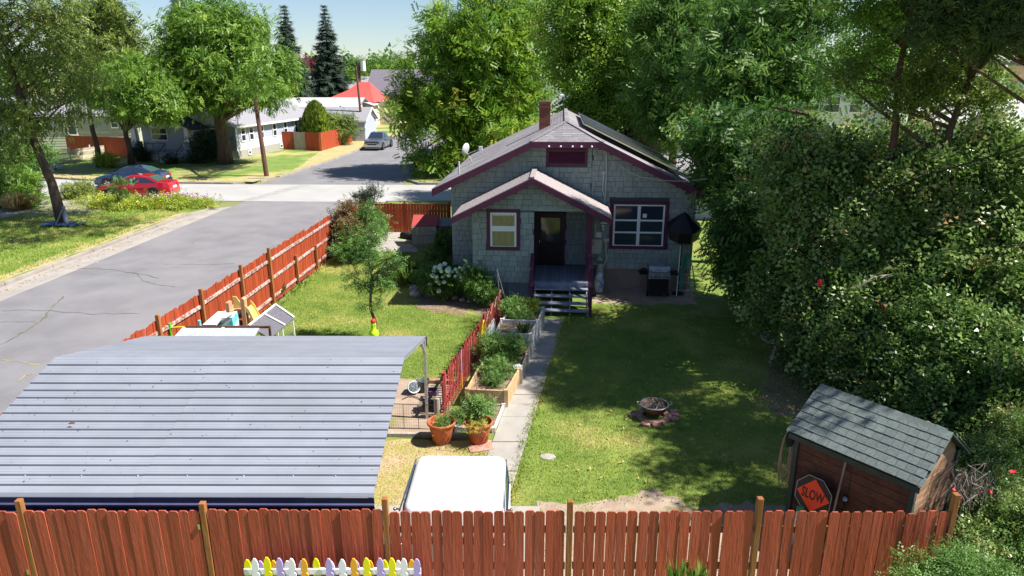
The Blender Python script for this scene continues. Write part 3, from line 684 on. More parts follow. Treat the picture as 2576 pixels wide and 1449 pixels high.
for k, (x, y) in enumerate([(-.6, .3), (-1.9, .3), (-3.4, .3), (-5.0, .3), (-1.2, .3), (-2.7, .3), (-4.2, .3), (-5.6, .3)]):
    z = EAVE + .06 + (RZ - EAVE - .06) * (y - .12) / (YR - .12)
    part('screw', MB().lathe([(.012, 0), (.012, .012), (.004, .016)], 6, (x, y, z)), 'steel', cpt)
lb = tag(link('fallen_leaf', MB().slab([(-.05, 0, 0), (0, -.03, .01), (.06, 0, 0), (0, .03, .015)], .006).mesh('fallen_leaf', 'rust')), 'dark dead leaf lying on the near slope of the steel roof', 'leaf')
p = V(187, 1101, 9.6); lb.location = (p.x, 9.6, EAVE + .06 + (RZ - EAVE) * (9.6 - 8.27) / 3.03 + .02)
lb2 = tag(link('fallen_leaf', lb.data), 'dark dead leaf lying near the far edge of the steel roof', 'leaf')
p = V(611, 871, 12.6); lb2.location = (p.x, 12.6, 2.41)

n = 150; P = np.column_stack([rng.uniform(-8.0, -2.0, n), rng.uniform(8.5, 11.3, n), np.zeros(n)]); P[:, 2] = EAVE + .06 + (RZ - EAVE - .06) * (P[:, 1] - 8.45) / 2.88 + .012
o = scatter('roof_litter', P, rng.normal(size=(n, 3)) * [1, 1, .1], rng.normal(size=(n, 3)) * .2 + [0, 0, 1], rng.uniform(.012, .04, n), T_ONE, 'rust', None); tag(o, 'tiny dry leaf bits scattered on the steel roof', 'leaves'); o['kind'] = 'stuff'
# ================================================================== WHITE CANOPY VEHICLE
cv = thing('camper_trailer', 'small trailer with rounded bright white canopy roof parked behind the front fence', 'trailer', (-.80, 8.95, 0), R(-1))
def rrect(hx, hy, r, z, n=5):
    pts = []
    for cx, cy, a0 in ((hx - r, hy - r, 0), (-hx + r, hy - r, 90), (-hx + r, -hy + r, 180), (hx - r, -hy + r, 270)):
        for i in range(n + 1): a = R(a0 + 90 * i / n); pts.append((cx + r * math.cos(a), cy + r * math.sin(a), z))
    return pts
def loft(rings):
    n = len(rings[0]); vs = [p for r_ in rings for p in r_]
    fs = [(i * n + j, i * n + (j + 1) % n, (i + 1) * n + (j + 1) % n, (i + 1) * n + j) for i in range(len(rings) - 1) for j in range(n)]
    return MB().add(vs, fs + [tuple(range(n))[::-1], tuple(range((len(rings) - 1) * n, len(rings) * n))])
part('canopy', loft([rrect(.74, .76, .10, 1.28), rrect(.735, .75, .11, 1.42), rrect(.69, .70, .12, 1.76), rrect(.665, .675, .12, 1.815), rrect(.60, .61, .10, 1.85), rrect(.40, .42, .08, 1.862)]), 'gelcoat', cv, True)
part('trailer_box', MB().box(-.76, .76, -.76, .76, .45, 1.275), 'white', cv)
for sg in (1, -1):
    part('side_window', MB().slab([(sg * .735, -.55, 1.46), (sg * .735, .55, 1.46), (sg * .705, .5, 1.72), (sg * .705, -.5, 1.72)], .012), 'glass_dark', cv)
    fr = MB()
    q = [(sg * .742, -.58, 1.44), (sg * .742, .58, 1.44), (sg * .708, .53, 1.74), (sg * .708, -.53, 1.74)]
    for a, b in zip(q, q[1:] + q[:1]): fr.bar(a, b, .02, .03)
    part('window_frame', fr, 'chrome', cv)
    part('roof_rail', MB().tube([(sg * .73, -.74, 1.80), (sg * .705, 0, 1.83), (sg * .70, .60, 1.80)], .012), 'chrome', cv)
    part('latch', MB().tube([(sg * .72, -.70, 1.80), (sg * .80, -.70, 1.80)], .012).ball((sg * .80, -.70, 1.80), .025), 'chrome', cv)
    whl = link('wheel', MB().lathe([(.2, -.09), (.3, -.08), (.3, .08), (.2, .09)], 18).mesh('wheel', 'rubber'), cv, (sg * .87, 0, .32), (0, PI / 2, 0))
    link('rim', MB().lathe([(.19, -.095), (.19, .095)], 14).mesh('rim', 'chrome'), whl)

# ================================================================== THE HOUSE
HP = Vector((2.3, 24.62, 0)); HR = R(-4)
hs = thing('bungalow', 'grey green shake sided bungalow with purple trim and gabled back porch', 'house', HP, HR)
HM = Matrix.Translation(HP) @ Matrix.Rotation(HR, 4, 'Z')
RG = lambda x: 5.93 - .48 * abs(x + .4)          # main roof surface
PG = lambda x: 4.40 - .50 * abs(x + 1.48)        # porch roof surface
def piece(name, loc, size, me, parent, rot=None, label=None):
    return link(name, me, parent, loc, rot, label, False, size)
UC = {}
def unit(mat):
    if mat not in UC: UC[mat] = MB().box(-.5, .5, -.5, .5, -.5, .5).mesh('block', mat)
    return UC[mat]
part('wall', MB().prism_y([(-4.5, .78), (-1.45, .78), (-1.45, 5.26), (-4.5, 3.80)], 0, .15)
     .prism_y([(-1.45, 3.3), (.5, 3.3), (.5, 5.38), (.37, 5.44), (-1.17, 5.44), (-1.45, 5.31)], 0, .15)
     .prism_y([(.5, .78), (4.2, .78), (4.2, 3.6), (.5, 5.36)], 0, .15)
     .box(-1.45, .5, .0, .15, .78, 3.3).box(-4.5, -4.35, .15, 10, .78, 3.78).box(4.05, 4.2, .15, 10, .78, 3.6).box(-4.35, 4.05, 9.85, 10, .78, 3.6), 'siding_back', hs)
part('foundation', MB().box(-4.44, 4.14, .03, 10, -.1, .775), 'foundation', hs)
part('porch_wall', MB().box(-3.48, -1.42, -2.1, -1.98, .78, 3.24).prism_y([(-3.48, 3.24), (.5, 3.24), (.5, 3.31), (-1.48, 4.27), (-3.48, 3.30)], -2.1, -1.98)
     .box(-3.48, -3.36, -1.98, 0, .78, 3.35).box(-1.54, -1.42, -1.98, 0, .78, 3.24).box(.42, .5, -1.98, 0, .78, 3.3), 'siding_back', hs)
part('ceiling', MB().box(-1.42, .42, -1.98, 0, 3.245, 3.28), 'purple', hs)
# roofs
def roof(name, q, mat, t=.07): return part(name, MB().slab(q, t), mat, hs)
roof('roof_slope', [(-5.05, -.62, RG(-5.05)), (-1.63, -.62, RG(-1.63)), (-.4, .9, 5.93), (-.4, 10.6, 5.93), (-5.05, 10.6, RG(-5.05))], 'shingle')
roof('roof_slope', [(4.75, -.62, RG(4.75)), (.83, -.62, RG(.83)), (-.4, .9, 5.93), (-.4, 10.6, 5.93), (4.75, 10.6, RG(4.75))], 'shingle')
roof('hip_slope', [(-1.63, -.62, 5.34), (.83, -.62, 5.34), (-.4, .9, 5.93)], 'shingle')
roof('porch_roof', [(-4.05, -2.62, PG(-4.05)), (-1.48, -2.62, 4.4), (-1.48, -.02, 4.4), (-4.05, -.02, PG(-4.05))], 'porch_shingle')
roof('porch_roof', [(1.08, -2.62, PG(1.08)), (-1.48, -2.62, 4.4), (-1.48, -.02, 4.4), (1.08, -.02, PG(1.08))], 'porch_shingle')
def tiles(name, O, U, Vv, Lu, Lv, mat, course=.14, tab=.31, clip=None, parent=hs, th=.009, joined=True, zoff=.004):
    """courses of shingles laid on a slope: U along the eave, Vv up the slope"""
    O, U, Vv = Vector(O), Vector(U).normalized(), Vector(Vv).normalized(); Nn = U.cross(Vv).normalized()
    if Nn.z < 0: Nn = -Nn
    rr = random.Random(len(name) + int(Lu * 10)); mb = MB(); k = int(Lv / course); nobj = 0
    for r_ in range(k + 1):
        v0 = r_ * course; a, b = clip(v0) if clip else (0, Lu); x = a - rr.uniform(0, tab)
        while x < b:
            x1 = x + tab * rr.uniform(.92, 1.08); xa, xb = max(x, a), min(x1, b) - .006
            if xb - xa > .03:
                l = min(course * 1.12, Lv - v0 + .01); hgt = th * rr.uniform(.7, 1.3)
                p0 = O + U * xa + Vv * (v0 + rr.uniform(-.004, .004)); p1 = O + U * xb + Vv * v0; p2 = p1 + Vv * l; p3 = p0 + Vv * l
                a_ = [p0 + Nn * (zoff + hgt), p1 + Nn * (zoff + hgt), p2 + Nn * (zoff + .001), p3 + Nn * (zoff + .001)]
                tgt = mb if joined else MB()
                tgt.add(a_ + [p0 + Nn * zoff * .2, p1 + Nn * zoff * .2], [(0, 1, 2, 3), (4, 5, 1, 0), (4, 0, 3), (5, 2, 1)])
                if not joined:
                    part('shingle', tgt, mat, parent); nobj += 1
            x = x1
    if joined: part(name, mb, mat, parent, stuff=True)
sl_ = math.sqrt(1 + .48 ** 2)
tiles('shingles', (-5.05, -.62, RG(-5.05)), (0, 1, 0), (1, 0, .48), 11.2, 4.65 * sl_, 'shingle',
      clip=lambda v: (0 if v / sl_ < 3.42 else (v / sl_ - 3.42) / 1.23 * 1.52, 11.2))
hl = math.sqrt(1.52 ** 2 + .59 ** 2)
tiles('shingles', (-1.63, -.62, 5.34), (1, 0, 0), (0, 1.52, .59), 2.46, hl, 'shingle', clip=lambda v: (v / hl * 1.23, 2.46 - v / hl * 1.23), joined=False)
ps = math.sqrt(1.25)
tiles('shingles', (-4.05, -2.62, PG(-4.05)), (0, 1, 0), (1, 0, .5), 2.58, 2.57 * ps, 'porch_shingle')
tiles('shingles', (1.08, -2.62, PG(1.08)), (0, 1, 0), (-1, 0, .5), 2.58, 2.56 * ps, 'porch_shingle')
for a, b in (((-1.63, -.62, 5.36), (-.4, .9, 5.95)), ((.83, -.62, 5.36), (-.4, .9, 5.95)), ((-.4, .9, 5.945), (-.4, 10.6, 5.945))):
    part('ridge_cap', MB().bar(a, b, .16, .02), 'shingle', hs)
part('ridge_cap', MB().bar((-1.48, -2.62, 4.415), (-1.48, -.02, 4.415), .16, .02), 'porch_shingle', hs)
# fascias (barge boards) and soffits
def barge(a, b, d, t0, t1, mat, name='barge_board'):
    return part(name, MB().add([(a[0], t0, a[1]), (b[0], t0, b[1]), (b[0], t0, b[1] - d), (a[0], t0, a[1] - d), (a[0], t1, a[1]), (b[0], t1, b[1]), (b[0], t1, b[1] - d), (a[0], t1, a[1] - d)],
        [(0, 3, 2, 1), (4, 5, 6, 7), (0, 1, 5, 4), (1, 2, 6, 5), (2, 3, 7, 6), (3, 0, 4, 7)]), mat, hs)
e = -.012
barge((-5.08, RG(-5.08) + e), (-1.63, 5.34 + e), .235, -.665, -.622, 'purple')
barge((-1.63, 5.34 + e), (.83, 5.34 + e), .19, -.665, -.622, 'purple')
barge((.83, 5.34 + e), (4.78, RG(4.78) + e), .235, -.665, -.622, 'purple')
barge((-4.08, PG(-4.08) + e), (-1.48, 4.4 + e), .20, -2.665, -2.622, 'purple')
barge((-1.48, 4.4 + e), (1.11, PG(1.11) + e), .20, -2.665, -2.622, 'purple')
barge((-4.52, RG(-4.52) - .12), (-1.30, RG(-1.3) - .12), .10, -.05, -.02, 'soffit_lit', 'frieze_board')
barge((-1.25, 5.42), (.45, 5.42), .10, -.05, -.02, 'soffit_lit', 'frieze_board')
barge((.5, RG(.5) - .12), (4.22, RG(4.22) - .12), .10, -.05, -.02, 'soffit_lit', 'frieze_board')
part('eave_fascia', MB().box(-5.09, -5.055, -.62, 10.6, RG(-5.05) - .15, RG(-5.05) - .01), 'purple', hs)
part('eave_fascia', MB().box(-4.09, -4.055, -2.62, -.02, PG(-4.05) - .15, PG(-4.05) - .01), 'purple', hs)
part('eave_fascia', MB().box(1.085, 1.12, -2.62, -.02, PG(1.08) - .15, PG(1.08) - .01), 'purple', hs)
for x in (-1.0, -.6, -.2, .1, .45): part('lamp_bulb', MB().ball((x, -.70, 5.20), .035, n=6, m=4), 'window_white', hs)
# shake siding: near rows one by one, the rest joined
shake_me = MB().add([(-.5, -.034, -.5), (.5, -.034, -.5), (.5, -.004, .5), (-.5, -.004, .5), (-.5, 0, -.5), (.5, 0, -.5), (.5, 0, .5), (-.5, 0, .5)],
                    [(0, 1, 2, 3), (0, 4, 5, 1), (1, 5, 6, 2), (3, 7, 4, 0), (3, 2, 6, 7)]).mesh('shake', 'shake')
shake_me2 = shake_me.copy()
cnt = [0]; rest = MB()
def shakes(x0f, x1f, z0, z1, y, holes, seed, rh=.185, cap=300):
    rr = random.Random(seed); z = z0; row = 0
    while z < z1:
        zt = min(z + rh, z1); xa, xb = x0f(zt), x1f(zt); x = xa - rr.uniform(0, .2)
        while x < xb:
            wd = rr.uniform(.16, .34); a, b = max(x, xa), min(x + wd, xb) - .012; x += wd
            segs = [(a, b)]
            for hx0, hx1, hz0, hz1 in holes:
                if zt > hz0 + .02 and z < hz1 - .02:
                    ns = []
                    for s0, s1 in segs:
                        if s1 <= hx0 or s0 >= hx1: ns.append((s0, s1)); continue
                        if s0 < hx0: ns.append((s0, hx0))
                        if s1 > hx1: ns.append((hx1, s1))
                    segs = ns
            for s0, s1 in segs:
                if s1 - s0 < .04: continue
                zz = z + rr.uniform(-.008, .008); cx, cz = (s0 + s1) / 2, (zz + zt) / 2 + .004; sx, sz = s1 - s0, zt - zz
                if cnt[0] < cap:
                    link('shake', shake_me, hs, (cx, y - .001, cz), (0, 0, 0), scale=(sx, 1, sz - .014)); cnt[0] += 1
                else:
                    f = rr.uniform(.8, 1.2)
                    rest.add([(cx + p[0] * sx, y - .001 + p[1] * f, cz + p[2] * (sz - .014)) for p in [v.co for v in shake_me.vertices]], [tuple(q.vertices) for q in shake_me.polygons])
        z += rh; row += 1
shakes(lambda z: -3.48, lambda z: -1.42, .78, 3.22, -2.1, [(-3.0, -1.89, 1.91, 3.3)], 1)
cnt_p = cnt[0]
shakes(lambda z: max(-3.48, -1.48 - (4.25 - z) / .5), lambda z: min(.5, -1.48 + (4.25 - z) / .5), 3.24, 4.2, -2.1, [], 2)
shakes(lambda z: .52, lambda z: min(4.2, -.4 + (5.78 - z) / .48), .78, 5.3, 0, [(1.2, 3.27, 1.51, 3.25), (-1.11, .34, 4.48, 5.04)], 3)
shakes(lambda z: max(-4.5, -.4 - (5.78 - z) / .48), lambda z: .52, 3.3, 5.35, 0, [(-1.11, .34, 4.48, 5.04)], 4)
shakes(lambda z: -4.5, lambda z: -3.5, .78, 3.3, 0, [], 5)
shakes(lambda z: -1.40, lambda z: .41, .88, 3.22, 0, [(-1.40, -.37, .8, 2.76)], 6)
part('shakes', rest, 'shake', hs, stuff=True)
part('corner_board', MB().box(.96, 1.0, -.035, -.024, .78, 5.1), 'shake', hs)
def frame(mb, x0, x1, z0, z1, w_, y0, y1):
    mb.box(x0, x0 + w_, y0, y1, z0, z1).box(x1 - w_, x1, y0, y1, z0, z1).box(x0 + w_, x1 - w_, y0, y1, z1 - w_, z1).box(x0 + w_, x1 - w_, y0, y1, z0, z0 + w_); return mb
# attic vent
vt = part('attic_vent', frame(MB(), -1.11, .34, 4.47, 5.05, .09, -.07, 0), 'purple', hs)
part('vent_back', MB().box(-1.02, .25, -.012, -.002, 4.56, 4.96), 'black', hs)
for i in range(6):
    z = 4.58 + i * .063
    o = link('slat', MB().slab([(-1.02, -.055, z), (.25, -.055, z), (.25, -.02, z + .05), (-1.02, -.02, z + .05)], .01).mesh('slat', 'purple'), vt)
# porch window
wn = part('window', frame(MB(), -3.0, -1.89, 1.91, 3.30, .12, -2.16, -2.10), 'purple', hs)
def sub(name, mb, mat, par): return link(name, mb.mesh(name, mat), par)
sub('sash', frame(MB(), -2.88, -2.01, 1.98, 3.18, .065, -2.15, -2.105), 'window_white', wn)
sub('meeting_rail', MB().box(-2.815, -2.075, -2.145, -2.11, 2.55, 2.73), 'window_white', wn)
sub('pane', MB().box(-2.815, -2.075, -2.128, -2.118, 2.045, 2.55), 'blind', wn)
sub('pane', MB().box(-2.815, -2.075, -2.128, -2.118, 2.73, 3.115), 'blind', wn)
for i in range(9): sub('curtain_scallop', MB().ball((-2.76 + i * .078, -2.13, 3.09), .03, n=6, m=4), 'window_white', wn)
# big kitchen window
wb = part('window', frame(MB(), 1.2, 3.27, 1.51, 3.25, .12, -.07, 0), 'purple', hs)
sub('sash', frame(MB(), 1.33, 3.13, 1.60, 3.14, .06, -.06, -.022), 'window_white', wb)
sub('mullion', MB().box(2.17, 2.28, -.055, -.02, 1.66, 3.08), 'window_white', wb)
for z in (2.12, 2.56): sub('glazing_bar', MB().box(1.39, 3.07, -.052, -.024, z - .03, z + .03), 'window_white', wb)
for x0, x1 in ((1.39, 2.17), (2.28, 3.07)):
    for z0, z1 in ((1.66, 2.09), (2.15, 2.53), (2.59, 3.08)): sub('pane', MB().box(x0, x1, -.035, -.028, z0, z1), 'glass_dark', wb)
sub('paper_note', MB().box(2.36, 2.50, -.040, -.036, 2.66, 2.80), 'white', wb)
# porch opening, door, deck, steps
part('trim', MB().box(-1.42, .42, -2.13, -2.1, 3.24, 3.34), 'shake', hs)
part('porch_post', MB().box(.30, .50, -2.13, -1.99, .85, 3.235), 'purple', hs)
part('inner_wall', MB().box(.395, .418, -1.98, -.01, .85, 3.24), 'purple', hs)
dd = part('door', MB().box(-1.36, -.46, -.09, -.03, .87, 2.74), 'door_dark', hs)
sub('door_frame', MB().box(-1.42, -1.36, -.10, -.02, .86, 2.80).box(-.46, -.38, -.10, -.02, .86, 2.80).box(-1.36, -.46, -.10, -.02, 2.74, 2.80), 'purple', dd)
sub('screen', MB().box(-1.25, -.57, -.098, -.092, 1.75, 2.62), 'glass_dark', dd)
sub('kick_panel', MB().box(-1.25, -.57, -.10, -.092, 1.0, 1.6), 'door_dark', dd)
sub('handle', MB().box(-1.31, -1.28, -.13, -.09, 1.7, 1.82), 'chrome', dd)
for i in range(13):
    x = -1.42 + (i + .5) * 1.84 / 13
    link('deck_board', unit('deck'), hs, (x, -1.05, .838), (0, 0, 0), scale=(1.84 / 13 - .008, 2.30, .03))
part('deck_edge', MB().box(-1.42, .42, -2.22, -2.205, .66, .82), 'deck', hs)
for i, z in enumerate((.685, .515, .345, .175)):
    y = -2.42 - .245 * i
    bev(part('tread', MB().box(-1.38, .40, y - .13, y + .13, z - .025, z + .012), 'deck', hs), .006)
for x in (-1.36, -.80, -.20, .36):
    part('stringer', MB().add([(x - .02, -2.2, .80), (x - .02, -3.28, .04), (x - .02, -3.10, -.02), (x - .02, -2.2, .55), (x + .02, -2.2, .80), (x + .02, -3.28, .04), (x + .02, -3.10, -.02), (x + .02, -2.2, .55)],
        [(0, 1, 2, 3), (7, 6, 5, 4), (0, 4, 5, 1), (1, 5, 6, 2), (2, 6, 7, 3), (3, 7, 4, 0)]), 'deck', hs)
for x in (-1.46, .46):
    part('newel_post', MB().box(x - .045, x + .045, -2.34, -2.25, 0, 1.80), 'purple', hs)
    part('newel_post', MB().box(x - .045, x + .045, -3.34, -3.25, 0, 1.02), 'purple', hs)
    part('handrail', MB().bar((x, -2.22, 1.82), (x, -3.38, 1.02), .13, .045), 'purple', hs)
    part('rail_side', MB().bar((x, -2.33, 1.30), (x, -3.26, .55), .03, .14), 'purple', hs)
part('skirt', MB().box(-3.46, -1.5, -2.07, -2.0, 0, .77), 'black_matte', hs)
for i in range(20):
    link('skirt_board', unit('skirt'), hs, (-3.42 + i * .098, -2.085, .38), (0, 0, 0), scale=(.09, .02, .77))
part('drip_edge', MB().box(-3.5, -1.42, -2.13, -2.09, .755, .785), 'skirt', hs)
part('drip_edge', MB().box(.5, 4.22, -.035, 0, .755, .785), 'grey_wood', hs)
# chimney, brick by brick on the sides in view
ch = part('chimney', MB().box(-1.45, -1.03, 3.21, 3.63, 5.1, 6.50), 'mortar', hs)
bk = MB().box(-.5, .5, -.5, .5, -.5, .5).mesh('brick', 'brick')
for r_ in range(18):
    z = 5.22 + r_ * .074; o_ = .105 if r_ % 2 else 0
    g = .022 if r_ == 15 else (.012 if r_ == 14 or r_ == 17 else 0)
    for x0, x1 in (((-1.455, -1.245), (-1.235, -1.025)) if not r_ % 2 else ((-1.455, -1.355), (-1.345, -1.135), (-1.125, -1.025))):
        link('brick', bk, ch, ((x0 + x1) / 2, 3.21 - g / 2, z), (0, 0, 0), scale=(x1 - x0 + (g if x1 > -1.1 else 0), .04 + g, .062))
    if z > 5.45:
        for y0, y1 in ((3.235, 3.425), (3.435, 3.635)):
            link('brick', bk, ch, (-1.452 - g / 2, (y0 + y1) / 2, z), (0, 0, 0), scale=(.03 + g, y1 - y0, .062))
part('chimney_cap', MB().box(-1.47, -1.01, 3.19, 3.65, 6.50, 6.54), 'brick', hs)
part('vent_pipe', MB().lathe([(.035, 0), (.035, .46)], 10, (-4.24, .3, RG(-4.24))), 'pipe_grey', hs)
ds = thing('satellite_dish', 'small grey satellite dish on an arm at the left roof edge', 'satellite dish', HM @ Vector((-4.15, 3.3, RG(-4.15))), HR)
part('mast', MB().tube([(0, 0, 0), (-.05, 0, .18), (-.22, 0, .42)], .022), 'pipe_grey', ds)
dm = MB().lathe([(.02, .06), (.16, .045), (.30, 0), (.30, -.01), (.16, .03), (.02, .045)], 20).mesh('reflector', 'pipe_grey', True)
link('reflector', dm, ds, (-.24, 0, .55), (R(20), R(100), 0), scale=(.85, 1, 1))
part('feed_arm', MB().tube([(-.2, 0, .35), (.35, -.1, .58)], .014), 'pipe_grey', ds)
part('feed_horn', MB().box(.30, .44, -.15, -.05, .52, .68), 'white', ds)
# solar panels on the far slope
for i in range(5):
    y0 = .9 + i * 1.68
    sp = thing('solar_panel', f'dark solar panel on the right roof slope, number {i + 1} counted back from the gable'.replace(', number', ', place'), 'solar panel', HM @ Vector((0, 0, 0)), HR, 'solar panels on the right roof slope')
    sp['label'] = ['solar panel nearest the gable end on the right roof slope', 'solar panel second from the gable end, right roof slope', 'middle solar panel of the row on the right roof slope', 'solar panel second from the far end of the right slope', 'solar panel at the far end of the right roof slope'][i]
    def rp(x, y, h): return (x + h * .43, y, RG(x) + h * .9)
    part('glass', MB().slab([rp(.15, y0, .2), rp(3.9, y0, .2), rp(3.9, y0 + 1.64, .2), rp(.15, y0 + 1.64, .2)], .02), 'panel_blue', sp)
    part('frame', MB().bar(rp(.15, y0 - .01, .19), rp(3.9, y0 - .01, .19), .03, .05).bar(rp(.12, y0, .19), rp(.12, y0 + 1.64, .19), .03, .05), 'chrome', sp)
    part('mounting_rail', MB().bar(rp(.5, y0, .11), rp(.5, y0 + 1.64, .11), .05, .06).bar(rp(3.2, y0, .11), rp(3.2, y0 + 1.64, .11), .05, .06), 'black', sp)
# things fixed to the wall
part('conduit', MB().tube([(1.02, -.05, 2.45), (1.02, -.05, 4.25), (1.0, -.05, 4.9)], .022), 'pipe_grey', hs)
part('junction_box', MB().box(.86, .98, -.08, -.02, 4.18, 4.30), 'pipe_grey', hs)
part('cable', MB().tube([(.92, -.06, 4.18), (.91, -.06, 3.6), (.98, -.06, 3.4), (.97, -.05, 2.7)], .012), 'white', hs)
mt = part('meter_box', MB().box(.57, .93, -.16, -.03, 1.33, 1.87), 'pipe_grey', hs)
for i in range(4): sub('warning_stripe', MB().box(.59, .68, -.164, -.161, 1.78 - i * .045, 1.80 - i * .045), 'red_plastic', mt)
part('fuse_box', MB().box(.72, .92, -.12, -.03, 1.93, 2.12), 'white', hs)
part('wall_tube', MB().tube([(.68, -.05, 1.87), (.68, -.05, 2.42)], .03), 'cream', hs)
part('flood_lamp', MB().box(.86, 1.16, -.14, -.03, 2.44, 2.49).ball((.95, -.12, 2.36), .06).ball((.97, -.14, 2.24), .045), 'white', hs)
part('gas_pipe', MB().tube([(1.08, -.07, 1.84), (1.1, -.10, 1.45), (1.14, -.14, 1.18), (1.05, -.22, .95), (.90, -.25, .92)], .035, 8).box(1.0, 1.2, -.12, -.02, 1.80, 1.90), 'pipe_grey', hs)
part('gas_regulator', MB().lathe([(.02, 0), (.13, .03), (.13, .06), (.05, .10), (.04, .16)], 14, (.88, -.26, 1.12)).tube([(.70, -.25, .98), (.90, -.25, .95)], .03), 'pipe_grey', hs)
part('gas_meter', MB().lathe([(.10, 0), (.14, .04), (.13, .25), (.10, .42), (.05, .50)], 14, (.90, -.30, .52)), 'pipe_grey', hs)

# ================================================================== THINGS BY THE HOUSE WALL
def hw(x, y, z=0): return HM @ Vector((x, y, z))
bb = thing('golf_bag', 'white and blue canvas bag standing by the steps with brooms', 'bag', hw(.86, -.62), 0)
part('bag', MB().lathe([(.10, 0), (.17, .08), (.19, .45), (.13, .72), (.07, .80)], 14), 'cloth_blue', bb, True)
for i, (dx, mat, l, lab) in enumerate(((.0, 'hose_yellow', .95, 'yellow handled garden tool leaning by the porch steps'), (.10, 'rust', 1.05, 'brown handled broom leaning beside the yellow tool'))):
    p0, p1 = hw(.62 + dx * .6, -1.05), hw(.52 + dx * .6, -.75, l)
    t = thing('garden_tool', lab, 'tool', p0)
    part('handle', MB().tube([(0, 0, .02), tuple(p1 - p0)], .018), mat, t)
    part('head', MB().box(-.07, .07, -.02, .02, 0, .09), 'black', t)
gr = thing('gas_grill', 'black and silver gas barbecue on a cart under the big window', 'grill', hw(2.93, -.75), HR)
part('cart', MB().box(-.34, .34, -.26, .26, .12, .80), 'black', gr)
part('control_panel', MB().box(-.38, .38, -.34, -.262, .70, .88), 'grill_silver', gr)
for i in range(5): part('knob', MB().lathe([(.035, 0), (.03, .035)], 10).mesh and MB().box(-.28 + i * .14 - .03, -.28 + i * .14 + .03, -.375, -.342, .76, .82), 'chrome', gr)
lid = MB(); sec = [(-.28, .88), (-.29, 1.0), (-.20, 1.12), (0, 1.18), (.18, 1.14), (.28, 1.02), (.28, .88)]
lid.add([(-.36, y, z) for y, z in sec] + [(.36, y, z) for y, z in sec], [(i, i + 1, i + 8, i + 7) for i in range(6)] + [tuple(range(7))[::-1], tuple(range(7, 14))])
part('lid', lid, 'grill_silver', gr)
part('lid_handle', MB().tube([(-.26, -.36, .98), (.26, -.36, .98)], .015).box(-.26, -.24, -.36, -.28, .97, .99).box(.24, .26, -.36, -.28, .97, .99), 'chrome', gr)
for s_ in (-1, 1):
    part('side_shelf', MB().box(min(s_ * .38, s_ * .68), max(s_ * .38, s_ * .68), -.24, .22, .82, .86), 'black', gr)
    part('wheel', MB().box(s_ * .36 - .025, s_ * .36 + .025, -.16, -.02, 0, .14), 'rubber', gr)
    part('leg', MB().box(s_ * .32 - .02, s_ * .32 + .02, .2, .24, 0, .14), 'black', gr)
part('pan', MB().ball((-.52, -.02, .93), .13, .08), 'black', gr)
ld = thing('step_ladder', 'aluminium step ladder against the wall with a hose hung over it', 'ladder', hw(3.85, -.35), HR)
for s_ in (-1, 1):
    part('rail', MB().bar((s_ * .24, -.45, 0), (s_ * .15, -.05, 1.75), .03, .06), 'steel', ld)
    part('rear_rail', MB().bar((s_ * .24, .28, 0), (s_ * .15, -.01, 1.75), .025, .04), 'steel', ld)
for i in range(6):
    f = (i + .7) / 6.4; part('step', MB().box(-.24 + .09 * f, .24 - .09 * f, -.45 + .4 * f - .05, -.45 + .4 * f + .03, 1.75 * f, 1.75 * f + .03), 'steel', ld)
part('top_cap', MB().box(-.18, .18, -.12, .06, 1.75, 1.80), 'grill_silver', ld)
rr = random.Random(5); hb = MB()
for k in range(5):
    pts = []
    for i in range(15):
        a = i / 14; x = -.2 + a * .52 + k * .015; z = .45 + 1.1 * math.sin(PI * a) ** .8 - k * .05
        pts.append((x, -.26 - .35 * (1 - math.sin(PI * a)) + rr.uniform(-.01, .01), z))
    hb.tube(pts, .014, 5)
hb.tube([(.3, -.6, .45), (.45, -.75, .12), (.9, -.8, .03), (1.3, -.5, .03)], .014, 5)
ho = thing('garden_hose', 'green garden hose looped over the step ladder', 'hose', hw(3.85, -.35), HR); part('loops', hb, 'hose_green', ho)
um = thing('parasol', 'small black tilted parasol at the right corner of the house', 'umbrella', hw(3.72, -.55), HR)
part('pole', MB().tube([(0, 0, 0), (0, 0, 2.5)], .022), 'black', um)
n = 8; mb = MB(); rim = [(.62 * math.cos(2 * PI * (i + .5) / n), .5 * math.sin(2 * PI * (i + .5) / n) - .08, 2.50 + .20 * math.sin(2 * PI * (i + .5) / n)) for i in range(n)]
ap = (0, -.05, 3.0); low = [(x * .86, y * .86, z - .36) for x, y, z in rim]
mb.add([ap] + rim + low + [(0, -.05, 2.6)], [(0, 1 + i, 1 + (i + 1) % n) for i in range(n)] + [(1 + i, 1 + n + i, 1 + n + (i + 1) % n, 1 + (i + 1) % n) for i in range(n)] + [(1 + 2 * n, 1 + n + (i + 1) % n, 1 + n + i) for i in range(n)])
part('canopy', mb, 'black', um)
part('base', MB().lathe([(.22, 0), (.22, .05), (.04, .09)], 14), 'black', um)

